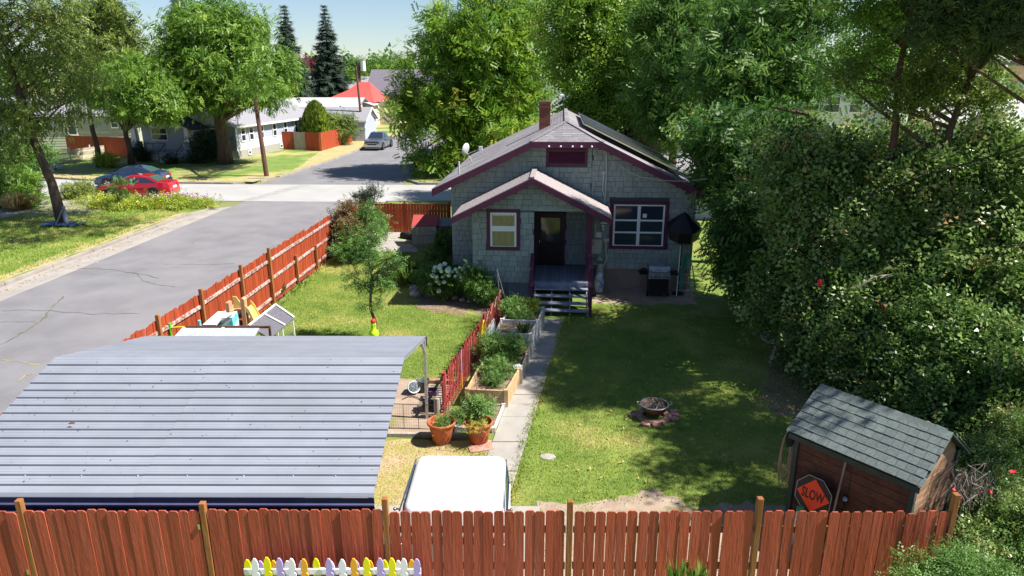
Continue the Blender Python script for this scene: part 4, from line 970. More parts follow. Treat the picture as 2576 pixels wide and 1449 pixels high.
# ================================================================== SHED
A, B = Vector((5.40, 10.92, 0)), Vector((6.69, 9.24, 0)); E0, E1 = Vector((4.67, 10.50, 0)), Vector((5.94, 8.84, 0))
ux = (B - A).normalized(); uy = Vector((-ux.y, ux.x, 0))       # ux along ridge towards us, uy away
if uy.y < 0: uy = -uy
sc = E0; SL = (E1 - E0).length + .02; ang = math.atan2(ux.y, ux.x)
sh = thing('garden_shed', 'small brown plank shed with green shingle roof in the right foreground', 'shed', (sc.x, sc.y, 0), ang)
SW = .84; ZE, ZRi = 1.78, 2.38          # half span, eave, ridge
RS = lambda y: ZE + (ZRi - ZE) * (1 - abs(y - SW) / SW)
for (ya, yb) in ((0, SW), (2 * SW, SW)):
    part('roof_slope', MB().slab([(-.02, ya, ZE), (SL, ya, ZE), (SL, yb, ZRi), (-.02, yb, ZRi)], .03), 'shed_trim', sh)
    d = Vector((0, yb - ya, ZRi - ZE)); tiles('shingles', (-.03, ya - (.02 if ya == 0 else -.02), ZE), (1, 0, 0), tuple(d), SL + .05, d.length, 'shed_shingle', .148, .155 if ya == 0 else .31, None, sh, .012, joined=ya != 0)
for i in range(int(SL / .155)):
    part('ridge_cap', MB().slab([(i * .155, SW - .10, ZRi - .045), (i * .155 + .16, SW - .10, ZRi - .045), (i * .155 + .16, SW, ZRi + .028), (i * .155, SW, ZRi + .028 + .006)], .006)
         .slab([(i * .155, SW, ZRi + .03), (i * .155 + .16, SW, ZRi + .03), (i * .155 + .16, SW + .10, ZRi - .045), (i * .155, SW + .10, ZRi - .045)], .006), 'shed_shingle', sh)
x0, x1, y0, y1 = .10, SL - .14, .12, 2 * SW - .12
part('inner_wall', MB().box(x0 + .02, x1 - .02, y0 + .02, y1 - .02, 0, ZE + .02), 'black_matte', sh)
z = .02
for i in range(12):
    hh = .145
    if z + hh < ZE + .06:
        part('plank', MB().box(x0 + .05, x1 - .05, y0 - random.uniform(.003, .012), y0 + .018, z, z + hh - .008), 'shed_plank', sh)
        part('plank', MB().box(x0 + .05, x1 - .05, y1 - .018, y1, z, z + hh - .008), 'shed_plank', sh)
    for xx, mt_ in ((x1, 'shed_plank_pale'), (x0, 'shed_plank')):
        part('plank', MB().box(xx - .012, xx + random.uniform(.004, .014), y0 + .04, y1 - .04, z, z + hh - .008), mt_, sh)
    z += hh
for k in range(4):   # gable boards
    za, zb = z + k * .145, min(z + (k + 1) * .145, ZRi - .05)
    if za > ZRi - .08: break
    f = lambda q: max((ZRi - .04 - q) / (ZRi - ZE) * SW, 0)
    for xx, mt_ in ((x1, 'shed_plank_pale'), (x0, 'shed_plank')):
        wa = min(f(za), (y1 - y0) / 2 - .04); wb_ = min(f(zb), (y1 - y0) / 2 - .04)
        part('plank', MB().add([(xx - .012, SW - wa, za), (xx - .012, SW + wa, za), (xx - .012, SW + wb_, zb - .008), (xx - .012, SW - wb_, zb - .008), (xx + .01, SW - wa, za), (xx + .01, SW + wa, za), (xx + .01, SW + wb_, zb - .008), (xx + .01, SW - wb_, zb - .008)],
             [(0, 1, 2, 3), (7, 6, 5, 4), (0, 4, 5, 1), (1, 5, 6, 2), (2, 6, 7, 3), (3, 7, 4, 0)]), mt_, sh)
for x in (x0, x1):
    for y in (y0, y1): part('corner_post', MB().box(x - .035, x + .045, y - .04, y + .04, 0, ZE + .02), 'shed_trim', sh)
part('eave_board', MB().box(.0, SL - .02, .0, .025, ZE - .13, ZE - .04), 'shed_trim', sh)
part('door_gap', MB().box(x0 + .95, x0 + .965, y0 - .014, y0 - .010, .05, 1.6), 'black', sh)
MS = Matrix.Translation(sc) @ Matrix.Rotation(ang, 4, 'Z')
# sign: orange SLOW diamond inside a dark octagon board, leaning on the shed wall
sg = thing('slow_sign', 'orange diamond SLOW road sign on a dark octagonal board leaning on the shed', 'sign', MS @ Vector((.60, -.10, .88)), ang)
sg.rotation_euler = (R(-9), R(-2), ang)
oc = [(.34 * math.cos(R(22.5 + 45 * i)), .34 * math.sin(R(22.5 + 45 * i))) for i in range(8)]
part('octagon_board', MB().prism_y(oc, .006, .022), 'black', sg)
part('octagon_border', frame(MB(), -.001, .001, -.001, .001, .0005, 0, .001) if 0 else MB().add([], []) if 0 else MB().tube([(x * .95, .004, z) for x, z in oc + oc[:1]], .005, 4, False), 'white_wood', sg)
part('diamond', MB().prism_y([(0, -.285), (.285, 0), (0, .285), (-.285, 0)], -.002, .004), 'sign_orange', sg)
cu = bpy.data.curves.new('letters', 'FONT'); cu.body = 'SLOW'; cu.size = .185; cu.extrude = .001; cu.align_x = 'CENTER'; cu.align_y = 'CENTER'; cu.offset = .0035; cu.space_character = 1.02
lt = bpy.data.objects.new('letters', cu); COL.objects.link(lt)
dg = bpy.context.evaluated_depsgraph_get(); me = bpy.data.meshes.new_from_object(lt.evaluated_get(dg)); bpy.data.objects.remove(lt)
me.name = 'letters'; me.materials.clear(); me.materials.append(MT['black'])
lo = link('letters', me, sg, (0, -.006, -.002), (PI / 2, 0, 0), scale=(.74, 1.25, 1))
part('sign_post', MB().box(-.02, .02, .024, .05, -.9, -.2), 'white_wood', sg)
bp_ = MS @ Vector((1.0, -.30, .0)); bt = MS @ Vector((.96, .075, 1.62))
br = thing('broom', 'grey wooden broom handle leaning upright on the shed wall beside the sign', 'broom', bp_)
part('handle', MB().tube([(0, 0, .02), tuple(bt - bp_)], .016, 8), 'grey_wood', br)
part('head', MB().box(-.14, .14, -.03, .03, 0, .10), 'black_matte', br)
bp_ = MS @ Vector((1.16, -.28, 0)); bt = MS @ Vector((1.04, .07, .98))
br = thing('shovel', 'shovel with a blue grip leaning on the shed behind the broom', 'shovel', bp_)
part('handle', MB().tube([(0, 0, .2), tuple(bt - bp_)], .014, 8), 'black', br)
part('grip', MB().ball(tuple(bt - bp_), .04), 'cloth_blue', br)
part('blade', MB().box(-.10, .10, -.01, .01, 0, .26), 'steel', br)
pi_ = MS @ Vector((.50, -.30, 0))
wt = thing('spray_bottle', 'pale blue sprayer hanging in front of the SLOW sign', 'sprayer', pi_)
part('bottle', MB().lathe([(.06, 0), (.07, .05), (.07, .40), (.035, .5), (.03, .62)], 12), 'plate', wt)
part('nozzle', MB().box(-.03, .07, -.02, .02, .62, .70), 'hose_green', wt)
rp_ = thing('rope_coil', 'beige rope hanging in long loops from the left corner of the shed', 'rope', MS @ Vector((-.05, .08, 1.72)), ang)
mb = MB(); rr = random.Random(3)
for k in range(4):
    L_ = .75 + .12 * k; wdt = .05 + .012 * k
    mb.tube([(wdt * math.sin(2 * PI * i / 20) * (1 + .5 * math.sin(PI * i / 20)), -.02 + .012 * k, -L_ * .5 * (1 - math.cos(2 * PI * i / 20)) + rr.uniform(-.005, .005)) for i in range(21)], .011, 5, False)
part('loops', mb, 'tan_rope', rp_)
part('hook', MB().ball((0, .02, .02), .05), 'white', rp_)
part('cord_bundle', MB().ball((.04, .0, -.12), .08, .16), 'black_matte', rp_)

# ================================================================== GARDEN BETWEEN LAWN AND PATH
rp0, rp1 = Vector((-1.56, 14.3, 0)), Vector((-.32, 20.9, 0))
d = rp1 - rp0; a_ = math.atan2(d.y, d.x)
gf = thing('picket_fence', 'narrow red painted picket fence beside the raised vegetable beds', 'fence', rp0, a_)
M('pick_red', (.40, .062, .052), (.33, .05, .045), 8, .7, (1, 1, .2), bump=.3, rand=.12)
pkm = [MB().prism_y([(-.024, .02), (.024, .02), (.024, 1.04 + q), (0, 1.09 + q), (-.024, 1.04 + q)], -.007, .007).mesh('picket', 'pick_red') for q in (0, .03, -.03)]
n = int(d.length / .128)
for i in range(n): link('picket', random.choice(pkm), gf, (.05 + i * .128, random.uniform(-.004, .004), 0), (random.gauss(0, .012), random.gauss(0, .012), 0))
for z in (.25, .85): part('rail', MB().box(0, d.length, .014, .05, z - .03, z + .03), 'pick_red', gf)
for x in (.3, 2.4, 4.5, 6.5): part('post', MB().box(x, x + .06, .052, .11, 0, 1.0), 'pick_red', gf)
part('painted_stake', MB().tube([(1.55, -.03, .45), (1.55, -.03, 1.08)], .012), 'pk_lilac', gf, label='lilac upper half of a painted stake')
part('painted_stake', MB().tube([(1.55, -.03, .02), (1.55, -.03, .44)], .012), 'hose_yellow', gf, label='yellow lower half of a painted stake')
st = thing('wooden_post', 'thick grey round post at the near end of the red picket fence', 'post', (-1.70, 14.38, 0))
part('post', MB().lathe([(.085, 0), (.08, .50), (.06, .52)], 12), 'grey_wood', st)
yh = thing('garden_hose', 'bright yellow hose coil hung on the red picket fence', 'hose', rp0 + d * .50 + Vector((.04, 0, 0)), a_)
mb = MB(); rr = random.Random(8)
for k in range(9):
    w_, h_ = .16 + .012 * k, .34 + .02 * k; ph = rr.uniform(-.03, .03)
    mb.tube([(ph + w_ * math.cos(2 * PI * i / 16), -.05 - .012 * k, .72 + ph + h_ * math.sin(2 * PI * i / 16)) for i in range(17)], .011, 5, False)
part('coil', mb, 'hose_yellow', yh)
rop = thing('garden_hose', 'thin yellow cord strung along the far end of the red picket fence', 'cord', rp0, a_)
part('cord', MB().tube([(3.9 + i * .12, -.03, .90 + .1 * math.sin(i * 1.3) + .008 * i) for i in range(24)], .010, 5), 'tan_rope', rop)

def bed(name, label, pts, h, mat, soilmat='soil', t=.045, boards=2, soil=.75):
    c = Vector((*pts[0], 0)); b = thing(name, label, 'planter', c); P = [Vector((x, y, 0)) - c for x, y in pts]
    for i in range(len(P)):
        p, q = P[i], P[(i + 1) % len(P)]; dr = (q - p).normalized() * t * .5
        for k in range(boards):
            z0 = h * k / boards; part('side_board', MB().bar(p - dr * .9 + Vector((0, 0, z0 + h / boards / 2)), q + dr * .9 + Vector((0, 0, z0 + h / boards / 2)), t, h / boards - .008), mat, b)
        part('corner_post', MB().box(p.x - .045, p.x + .045, p.y - .045, p.y + .045, 0, h + .02), mat, b)
    mb = MB(); n = 9
    g = [[P[0].lerp(P[1], i / n).lerp(P[3].lerp(P[2], i / n), j / n) + Vector((0, 0, h * soil + random.uniform(-.015, .02))) for i in range(n + 1)] for j in range(n + 1)]
    mb.add([q for r_ in g for q in r_], [(j * (n + 1) + i, j * (n + 1) + i + 1, (j + 1) * (n + 1) + i + 1, (j + 1) * (n + 1) + i) for j in range(n) for i in range(n)])
    part('soil', mb, soilmat, b); return b
bed('garden_bed', 'low weathered bed with bare soil behind the right terracotta pot', [(-1.22, 13.75), (-.40, 13.70), (-.20, 14.85), (-1.10, 14.95)], .11, 'white_wood', boards=1, soil=.6)
bed('garden_bed', 'pale timber raised bed with leafy plants, second from the pots', [(-1.06, 14.98), (-.14, 14.90), (.17, 16.15), (-.84, 16.25)], .44, 'raw_wood')
bed('garden_bed', 'grey sided bed packed with tomato plants in the middle of the row', [(-.82, 16.3), (.22, 16.2), (.47, 17.75), (-.55, 17.85)], .40, 'grey_wood')
bed('garden_bed', 'tall white painted raised bed nearest the porch steps', [(-.46, 18.1), (.50, 18.0), (.74, 19.1), (-.30, 19.2)], .68, 'white_wood', boards=3, soil=.85)
bed('garden_bed', 'tall white bed full of bushy green plants at the foot of the steps', [(-.26, 19.25), (.76, 19.15), (.96, 20.35), (-.08, 20.45)], .66, 'white_wood', boards=3, soil=.85)
wb = thing('leaning_board', 'grey white framed board leaning on the red picket fence beside the yellow hose', 'board', (-.62, 17.95, 0), a_)
part('board', MB().slab([(-.45, -.16, .0), (.45, -.16, .0), (.45, -.02, .95), (-.45, -.02, .95)], .02), 'white', wb)
part('frame', MB().bar((-.46, -.17, .0), (-.46, -.03, .97), .04, .03).bar((.46, -.17, .0), (.46, -.03, .97), .04, .03).bar((-.46, -.03, .97), (.46, -.03, .97), .04, .03), 'grey_wood', wb)
for i, (x, y, z, r_, lab) in enumerate([(.30, 17.35, .42, .09, 'square wooden cap block on the bed corner beside the tomato plants'), (.12, 16.2, .45, .075, 'small grey capped block on the corner of the pale timber bed')]):
    q = thing('wood_block', lab, 'block', (x, y, z - .42), R(25))
    part('cap', MB().box(-r_ * 1.5, r_ * 1.5, -r_, r_, .42, .48), 'raw_wood' if i == 0 else 'pipe_grey', q)
    part('post', MB().box(-.05, .05, -.05, .05, 0, .415), 'pale_brick' if i == 0 else 'grey_wood', q)
ms = thing('stone_mushroom', 'small round pale stone mushroom in the white bed', 'ornament', (.02, 18.35, .58))
part('cap', MB().lathe([(.11, .05), (.09, .09), (.03, .115)], 14), 'stone', ms); part('stalk', MB().lathe([(.05, 0), (.04, .05)], 10), 'stone', ms)

# terracotta pots with lattice relief
def pot(label, loc, rz=0.):
    t = thing('terracotta_pot', label, 'plant pot', loc, rz, 'large terracotta pots')
    part('pot_body', MB().lathe([(.17, 0), (.19, .02), (.265, .42), (.27, .44), (.30, .45), (.312, .475), (.305, .50), (.285, .505), (.272, .49), (.262, .40), (.258, .37)], 32), 'terracotta', t, True)
    part('soil', MB().lathe([(.255, .36), (.12, .385), (.01, .38)], 20), 'soil', t)
    def sp(a, z): r_ = .19 + .075 * (z / .42) + .006; return (r_ * math.cos(a), r_ * math.sin(a), z)
    for s_ in (1, -1):
        for k in range(3):
            a0 = -PI / 2 + .42 + k * .13
            pts = [sp(a0 + s_ * (i / 5 - .5) * .62, .06 + .26 * i / 5 + .03 * k) for i in range(6)]
            part('lattice_strip', MB().tube(pts, .0065, 5), 'terracotta', t)
    return t
P1 = pot('left terracotta pot holding a low green seedling clump', (-1.50, 13.28, 0)); P2 = pot('right terracotta pot holding a wilted yellow and green plant', (-.71, 13.28, .0), R(8))
slab_ = tag(link('paving_stone', bev(link('x', MB().box(-.25, .25, -.16, .16, 0, .03).mesh('paving_stone', 'pale_brick')), .01).data, None, (-.66, 13.02, 0), (0, 0, R(15))), 'flat reddish stone just in front of the right terracotta pot', 'stone')
bpy.data.objects.remove(bpy.data.objects['x'])
for y, lab in ((13.50, 'long grey edging timber behind the left terracotta pot'),):
    t = tag(link('edging_timber', MB().box(-1.0, .75, -.05, .05, 0, .09).mesh('edging_timber', 'grey_wood'), None, (-1.75, y, 0), (0, 0, R(-1.5))), lab, 'timber')
t = tag(link('edging_timber', MB().box(-.5, .5, -.06, .06, 0, .10).mesh('edging_timber', 'pale_brick'), None, (-1.95, 16.25, 0), (0, 0, R(-4))), 'pale edging block where the lawn ends behind the buckets', 'timber')
# wire mesh panel lying against the patch
wm = thing('wire_panel', 'black wire mesh panel standing in front of the gravel patch', 'wire panel', (-2.72, 13.85, 0), R(-2))
part('frame', MB().tube([(0, 0, 0), (0, 0, .62), (.98, 0, .60), (.98, 0, 0)], .009, 6), 'black', wm)
for i in range(1, 3): part('stay', MB().tube([(.33 * i, 0, 0), (.33 * i, 0, .61)], .006, 5), 'black', wm)
mb = MB()
for i in range(20): mb.tube([(.05 * i, 0, .02), (.05 * i, 0, .61)], .0018, 3)
for i in range(9): mb.tube([(0, 0, .07 * i + .03), (.98, 0, .07 * i + .03)], .0018, 3)
part('mesh', mb, 'rust', wm, stuff=True)
def bucket(name, label, cat, loc, prof, mat, tilt=None):
    t = thing(name, label, cat, loc); 
    if tilt: t.rotation_euler = tilt
    part('shell', MB().lathe(prof, 22, cap=(True, False)), mat, t, True); return t
b1 = bucket('bucket', 'grey green plastic tub standing open on the gravel patch', 'bucket', (-2.20, 15.75, 0), [(.11, 0), (.15, .30), (.165, .31), (.165, .33), (.15, .33), (.14, .25), (.12, .22)], 'pot_green')
part('soil', MB().lathe([(.125, .20), (.01, .22)], 14), 'soil', b1)
b2 = bucket('bucket', 'white bucket tipped on its side beside the grey green tub', 'bucket', (-2.45, 15.72, .14), [(.11, -.12), (.15, .16), (.155, .17), (.14, .17), (.11, -.08)], 'window_white', (R(65), R(-20), R(30)))
bb2 = thing('storage_bin', 'square black planter bin beside the carport leg', 'bin', (-1.93, 14.75, 0), R(10))
part('bin', MB().box(-.15, .15, -.12, .12, 0, .26), 'bin_black', bb2); part('rim', frame(MB(), 0, 0, 0, 0, 0, 0, 0) if 0 else MB().box(-.17, .17, -.14, .14, .261, .30), 'bin_black', bb2); part('soil', MB().box(-.13, .13, -.10, .10, .301, .305), 'soil', bb2)
cr = thing('crate', 'purple open crate just behind the black planter bin', 'crate', (-1.93, 15.35, 0), R(-5))
part('side', MB().box(-.13, -.115, -.12, .12, 0, .25).box(.115, .13, -.12, .12, 0, .25).box(-.114, .114, -.12, -.105, 0, .25).box(-.114, .114, .105, .12, 0, .25), 'crate_purple', cr)
part('bottom', MB().box(-.114, .114, -.104, .104, 0, .04), 'bin_black', cr)
ch_ = thing('garden_hose', 'loose black hose curled on the gravel patch', 'hose', (-2.2, 15.5, 0))
part('hose', MB().tube([(-.45 + .12 * i, -.22 + .16 * math.sin(i * .9), .02 + .02 * (i % 2)) for i in range(9)], .012, 5), 'rust', ch_)

# fire pit on a ring of pavers
fc = V(1650, 1035, 14.35); fc.z = 0
fp = thing('fire_pit', 'copper fire bowl full of branches standing on a ring of bricks in the lawn', 'fire pit', (3.25, 14.4, 0)); fp.scale = (.87, .87, .87)
for i in range(12):
    a = 2 * PI * i / 12
    bev(link('brick', MB().box(-.105, .105, -.09, .09, 0, .085).mesh('brick', 'pale_brick'), fp, (.36 * math.cos(a), .36 * math.sin(a), 0), (0, 0, a + PI / 2 + random.uniform(-.1, .1))), .012)
for i, (x, y, r_) in enumerate(((-.52, .05, .3), (.56, .08, -.2), (.50, -.16, .5), (.60, .24, .1), (-.02, -.52, .05), (-.30, -.46, -.4))):
    bev(link('brick', MB().box(-.11, .11, -.08, .08, 0, .07).mesh('brick', 'pale_brick'), fp, (x, y, 0), (0, 0, r_)), .012)
part('bowl', MB().lathe([(.05, .09), (.20, .13), (.30, .24), (.34, .38), (.335, .385), (.29, .26), (.18, .20), (.02, .18)], 28), 'rust', fp, True)
part('rim', MB().lathe([(.34, .375), (.375, .38), (.375, .40), (.34, .40)], 28, cap=(False, False)), 'grill_silver', fp, True)
for s_ in (1, -1): part('handle', MB().tube([(s_ * .37, -.09, .40), (s_ * .45, -.06, .42), (s_ * .45, .06, .42), (s_ * .37, .09, .40)], .010, 5), 'grill_silver', fp)
rr = random.Random(4)
part('ash', MB().lathe([(.31, .32), (.15, .36), (.01, .35)], 18), 'ash', fp)
lg = MB()
for i in range(26):
    a, b = rr.uniform(0, 2 * PI), rr.uniform(.1, .28); c_ = rr.uniform(0, 2 * PI); l = rr.uniform(.14, .30)
    lg.tube([(b * math.cos(a), b * math.sin(a), .36), (b * math.cos(a) * .4 + l * math.cos(c_) * .6, b * math.sin(a) * .4 + l * math.sin(c_) * .6, .40 + rr.uniform(0, .07))], rr.uniform(.008, .02), 5)
part('branches', lg, 'twig', fp, stuff=True)
t = tag(link('flat_stone', MB().lathe([(.17, 0), (.16, .02), (.08, .035), (.01, .04)], 11).mesh('flat_stone', 'concrete_grey'), None, G(1378, 1150), scale=(1, .75, 1)), 'flat pale stone lying alone in the lawn', 'stone')

# ================================================================== CHILDREN'S CORNER AND HUTCHES
ht = thing('rabbit_hutch', 'wire hutch with a steep dark grey lid panel on white legs', 'hutch', (0, 0, 0))
q = [V(549 + 274, 0, 1)] if 0 else None
def Z1(x, y): return ((480 + x * .17081) / 1.19255, (860 + y * .17081) / 1.19255)
c1, c2_, c3, c4 = [G(*Z1(x, y), z) for (x, y), z in (((2030, 320), 1.05), ((2355, 545), .95), ((1930, 905), .95), ((1560, 690), 1.05))]
part('lid', MB().slab([c1, c2_, c3, c4], .03), 'hutch_roof', ht)
for a, b in ((c1, c2_), (c4, c1), (c1.lerp(c4, .46), c2_.lerp(c3, .40))): part('trim', MB().bar(a + Vector((0, 0, .02)), b + Vector((0, 0, .02)), .05, .03), 'white', ht)
for p in (c2_, c2_.lerp(c3, .45), c3): part('leg', MB().bar(p - Vector((0.05, 0, .05)), Vector((p.x - .02, p.y, 0)), .035, .035), 'white', ht)
part('leg', MB().bar(c1 - Vector((0.05, 0, .05)), Vector((c1.x - .02, c1.y, 0)), .035, .035), 'white', ht)
part('lower_rail', MB().bar((c2_.x, c2_.y, .08), (c3.x, c3.y, .08), .03, .04), 'white', ht)
mb = MB(); n_ = 16
for i in range(n_ + 1):
    p = c2_.lerp(c3, i / n_) - Vector((.03, 0, 0)); mb.tube([(p.x, p.y, .1), (p.x, p.y, .9)], .002, 3)
for i in range(9): mb.tube([(c2_.x - .03, c2_.y, .1 + .1 * i), (c3.x - .03, c3.y, .1 + .1 * i)], .002, 3)
part('wire_mesh', mb, 'steel', ht, stuff=True)
ck = thing('chicken_coop', 'long low coop with pale grey roof panels just beyond the carport', 'coop', (0, 0, 0))
k1, k2 = V(*Z1(430, 725), 16.0), V(*Z1(1750, 760), 16.0)
k3, k4 = G(*Z1(1640, 960), k1.z * .5), G(*Z1(150, 960), k1.z * .5)
zr = k1.z; f1 = Vector((k1.x, 16.0, zr)); f2 = Vector((k2.x, 16.0, zr)); f3 = Vector((k2.x - .12, 14.9, zr - .42)); f4 = Vector((k1.x - .28, 14.9, zr - .42))
m1, m2 = f1.lerp(f2, .52), f4.lerp(f3, .50)
part('roof_panel', MB().slab([f1, m1, m2, f4], .02), 'coop_roof', ck); part('roof_panel', MB().slab([m1, f2, f3, m2], .02), 'coop_roof', ck)
part('batten', MB().bar(m1 + Vector((0, 0, .015)), m2 + Vector((0, 0, .015)), .06, .02), 'white', ck)
part('batten', MB().bar(f1 + Vector((0, 0, .015)), f4 + Vector((0, 0, .015)), .06, .02), 'white', ck)
part('ridge_board', MB().bar(f1 + Vector((0, .04, .01)), f2 + Vector((.25, .04, .01)), .06, .05), 'rust', ck)
part('body', MB().box(f4.x + .1, f3.x, 14.95, 15.9, 0, f3.z - .04), 'shed_plank', ck)
part('end_post', MB().bar(f2 + Vector((.25, 0, 0)), (f2.x + .22, 16, 0), .05, .05), 'rust', ck)
part('firewood', MB().tube([(f3.x + .05, 15.3, .42), (f3.x + .45, 15.5, .46)], .04).tube([(f3.x + .02, 15.5, .34), (f3.x + .5, 15.45, .36)], .04), 'raw_wood', ck)
# wooden play tower with a slide
pt = thing('playset', 'tan toddler climbing frame with steps and a yellow slide', 'playset', (0, 0, 0))
def at(x, y, Y): return V(*Z1(x, y), Y)
Yp = 18.3
lt_, rt_ = at(1195, 280, Yp), at(1450, 200, Yp); zt = rt_.z
xl, xr_ = lt_.x, rt_.x
part('side_wall', bev(link('q', MB().box(xl - .06, xl + .03, Yp - .05, Yp + .18, 0, lt_.z).mesh('q', 'play_tan')), .03).data and MB().box(xl - .06, xl + .03, Yp - .05, Yp + .18, 0, lt_.z), 'play_tan', pt)
bpy.data.objects.remove(bpy.data.objects['q'])
part('side_wall', MB().prism_y([(xr_ - .06, 0), (xr_ + .05, 0), (xr_ + .05, zt - .04), (xr_ + .02, zt), (xr_ - .03, zt), (xr_ - .06, zt - .04)], Yp - .05, Yp + .15), 'play_tan', pt)
for i, f in enumerate((.72, .44, .20)):
    z = zt * f; part('step', MB().box(xl + .03, xr_ - .06, Yp - .02 - .10 * i, Yp + .25 - .08 * i, z, z + .07), 'play_tan', pt)
    part('riser', MB().box(xl + .03, xr_ - .06, Yp + .1 - .08 * i, Yp + .13 - .08 * i, z - .18, z - .005), 'play_brown', pt)
sl = MB(); cs_ = [(0, zt * .80), (.10, zt * .72), (.24, zt * .48), (.42, zt * .26), (.60, zt * .15), (.72, zt * .13)]
for i in range(len(cs_) - 1):
    (xa, za), (xb, zb) = cs_[i], cs_[i + 1]; bx_ = xr_ + .05
    sl.slab([(bx_ + xa, Yp, za), (bx_ + xb, Yp, zb), (bx_ + xb, Yp + .40, zb), (bx_ + xa, Yp + .40, za)], .02)
    for y in (Yp - .03, Yp + .40): sl.add([(bx_ + xa, y, za - .05), (bx_ + xb, y, zb - .05), (bx_ + xb, y, zb + .12), (bx_ + xa, y, za + .12), (bx_ + xa, y + .03, za - .05), (bx_ + xb, y + .03, zb - .05), (bx_ + xb, y + .03, zb + .12), (bx_ + xa, y + .03, za + .12)],
        [(0, 1, 2, 3), (7, 6, 5, 4), (3, 2, 6, 7), (0, 4, 5, 1), (1, 5, 6, 2), (0, 3, 7, 4)])
part('slide', sl, 'slide_plastic', pt)
part('front_panel', MB().box(xl + .02, xr_ - .06, Yp + .2, Yp + .24, .0, zt * .55), 'play_brown', pt)
part('arch_panel', MB().prism_y([(xl + .03, zt * .72), (xr_ - .06, zt * .72), (xr_ - .10, zt * .80), (xl + .25, zt * .84), (xl + .13, zt * .97), (xl + .03, zt * .98)], Yp + .26, Yp + .29), 'slide_plastic', pt)
tb = thing('toy_box', 'white and teal splattered toy chest with its lid open', 'toy box', (0, 0, 0))
Yt = 17.4; p0, p1 = at(1070, 700, Yt), at(1300, 480, Yt)
part('box', MB().box(p0.x, p1.x, Yt - .15, Yt + .25, 0, p1.z - .05), 'teal_plastic', tb)
part('lid', MB().slab([(p0.x - .22, Yt + .2, p1.z - .12), (p1.x, Yt + .2, p1.z + .02), (p1.x - .02, Yt - .12, p1.z - .03), (p0.x + .05, Yt - .14, p1.z - .14)], .03), 'plate', tb)
part('lid_strap', MB().bar((p0.x - .05, Yt - .16, p1.z - .22), (p1.x, Yt - .15, p1.z + .02), .025, .03), 'pipe_grey', tb)
cb = thing('wagon', 'dark cart with a pale blue cover beside the toy chest', 'cart', (0, 0, 0))
w0, w1 = at(820, 640, 17.2), at(1060, 640, 17.2)
part('tray', MB().box(w0.x, w1.x - .02, 17.0, 17.4, w0.z - .22, w0.z), 'bin_black', cb)
part('cover', MB().slab([(w0.x - .02, 17.0, w0.z + .03), (w1.x - .02, 17.0, w0.z + .03), (w1.x + .05, 17.5, w0.z + .22), (w0.x + .2, 17.5, w0.z + .22)], .03), 'plate', cb)
for x in (w0.x + .08, w1.x - .10): part('wheel', MB().box(x - .03, x + .03, 16.96, 17.1, 0, .14), 'rubber', cb); part('leg', MB().box(x - .02, x + .02, 17.1, 17.14, .1, w0.z - .2), 'black', cb)
gy = thing('toy_goal', 'toy frame with lime green post, yellow bar and light blue end', 'toy', (0, 0, 0))
g0, g1 = at(165, 640, 16.3), at(690, 590, 16.3)
part('post', MB().tube([(g0.x, 16.3, 0), (g0.x, 16.3, g0.z)], .035, 8), 'green_plastic', gy)
part('post', MB().tube([(g1.x, 16.3, 0), (g1.x, 16.3, g1.z)], .035, 8), 'teal_plastic', gy)
part('crossbar', MB().tube([(g0.x, 16.3, g0.z - .12), (g1.x, 16.3, g0.z - .08)], .022, 8), 'yellow_plastic', gy)
gx = thing('crate', 'small dark wooden crate by the street fence left of the toy frame', 'crate', at(105, 860, 16.0))
gx.location.z = 0
for z in (0, .12, .24, .36): part('slat', MB().box(-.11, .11, -.1, .1, z, z + .08), 'shed_plank', gx)
part('post', MB().box(-.12, -.10, -.12, -.102, 0, .5).box(.10, .12, -.12, -.102, 0, .5), 'shed_plank', gx)
# green garden figure by the sapling
gn = thing('garden_figure', 'lime green toy figure with a red cap standing beside the sapling', 'garden ornament', (-4.0, 18.9, 0))
part('body', MB().lathe([(.10, 0), (.13, .04), (.135, .16), (.12, .26), (.14, .34), (.13, .42), (.07, .48), (.075, .56), (.07, .66), (.05, .72)], 16), 'lime', gn, True)
part('cap', MB().lathe([(.075, .69), (.08, .73), (.05, .79), (.01, .80)], 12), 'red_plastic', gn, True)
part('beak', MB().lathe([(.03, 0), (.005, .08)], 8, (.06, -.04, .62)), 'yellow_plastic', gn)
part('base', MB().lathe([(.15, 0), (.15, .03)], 14, (.05, 0, 0)), 'white', gn)

# back corner: cold frame, planters, low things
cf = thing('cold_frame', 'wooden cold frame box with red top panel near the back fence', 'planter box', (0, 0, 0))
b0 = V(1035, 588, 31.0); b1_ = V(1098, 588, 31.0)
part('panel', MB().slab([(b0.x, 31.9, 1.32), (b1_.x + .1, 31.9, 1.32), (b1_.x, 31.1, .95), (b0.x, 31.1, .95)], .04), 'pick_red', cf)
for i in range(2): part('board', MB().box(b0.x, b1_.x, 31.0, 31.04, .12 + i * .41, .50 + i * .41), 'grey_wood', cf)
part('body', MB().box(b0.x + .02, b1_.x - .02, 31.05, 31.8, .0, .92), 'grey_wood', cf)
ns = thing('nest_box', 'small dark shaded chest beside the cold frame under the eave', 'box', (0, 0, 0))
v0 = V(1100, 560, 31.5)
part('body', MB().box(v0.x + .05, v0.x + .95, 31.4, 32.1, 0, .9), 'purple', ns); part('lid', MB().slab([(v0.x, 31.3, .92), (v0.x + 1.0, 31.3, .92), (v0.x + 1.0, 32.15, 1.12), (v0.x, 32.15, 1.12)], .04), 'shingle', ns)
dl = thing('tarp_roll', 'rolled black tarp lying on the grass below the cold frame', 'tarp', (0, 0, 0))
a, b = G(1012, 592, .1), G(1075, 603, .1)
part('roll', MB().tube([a, a.lerp(b, .4) + Vector((0, 0, .04)), b], [.18, .22, .12], 9), 'black_matte', dl, True)
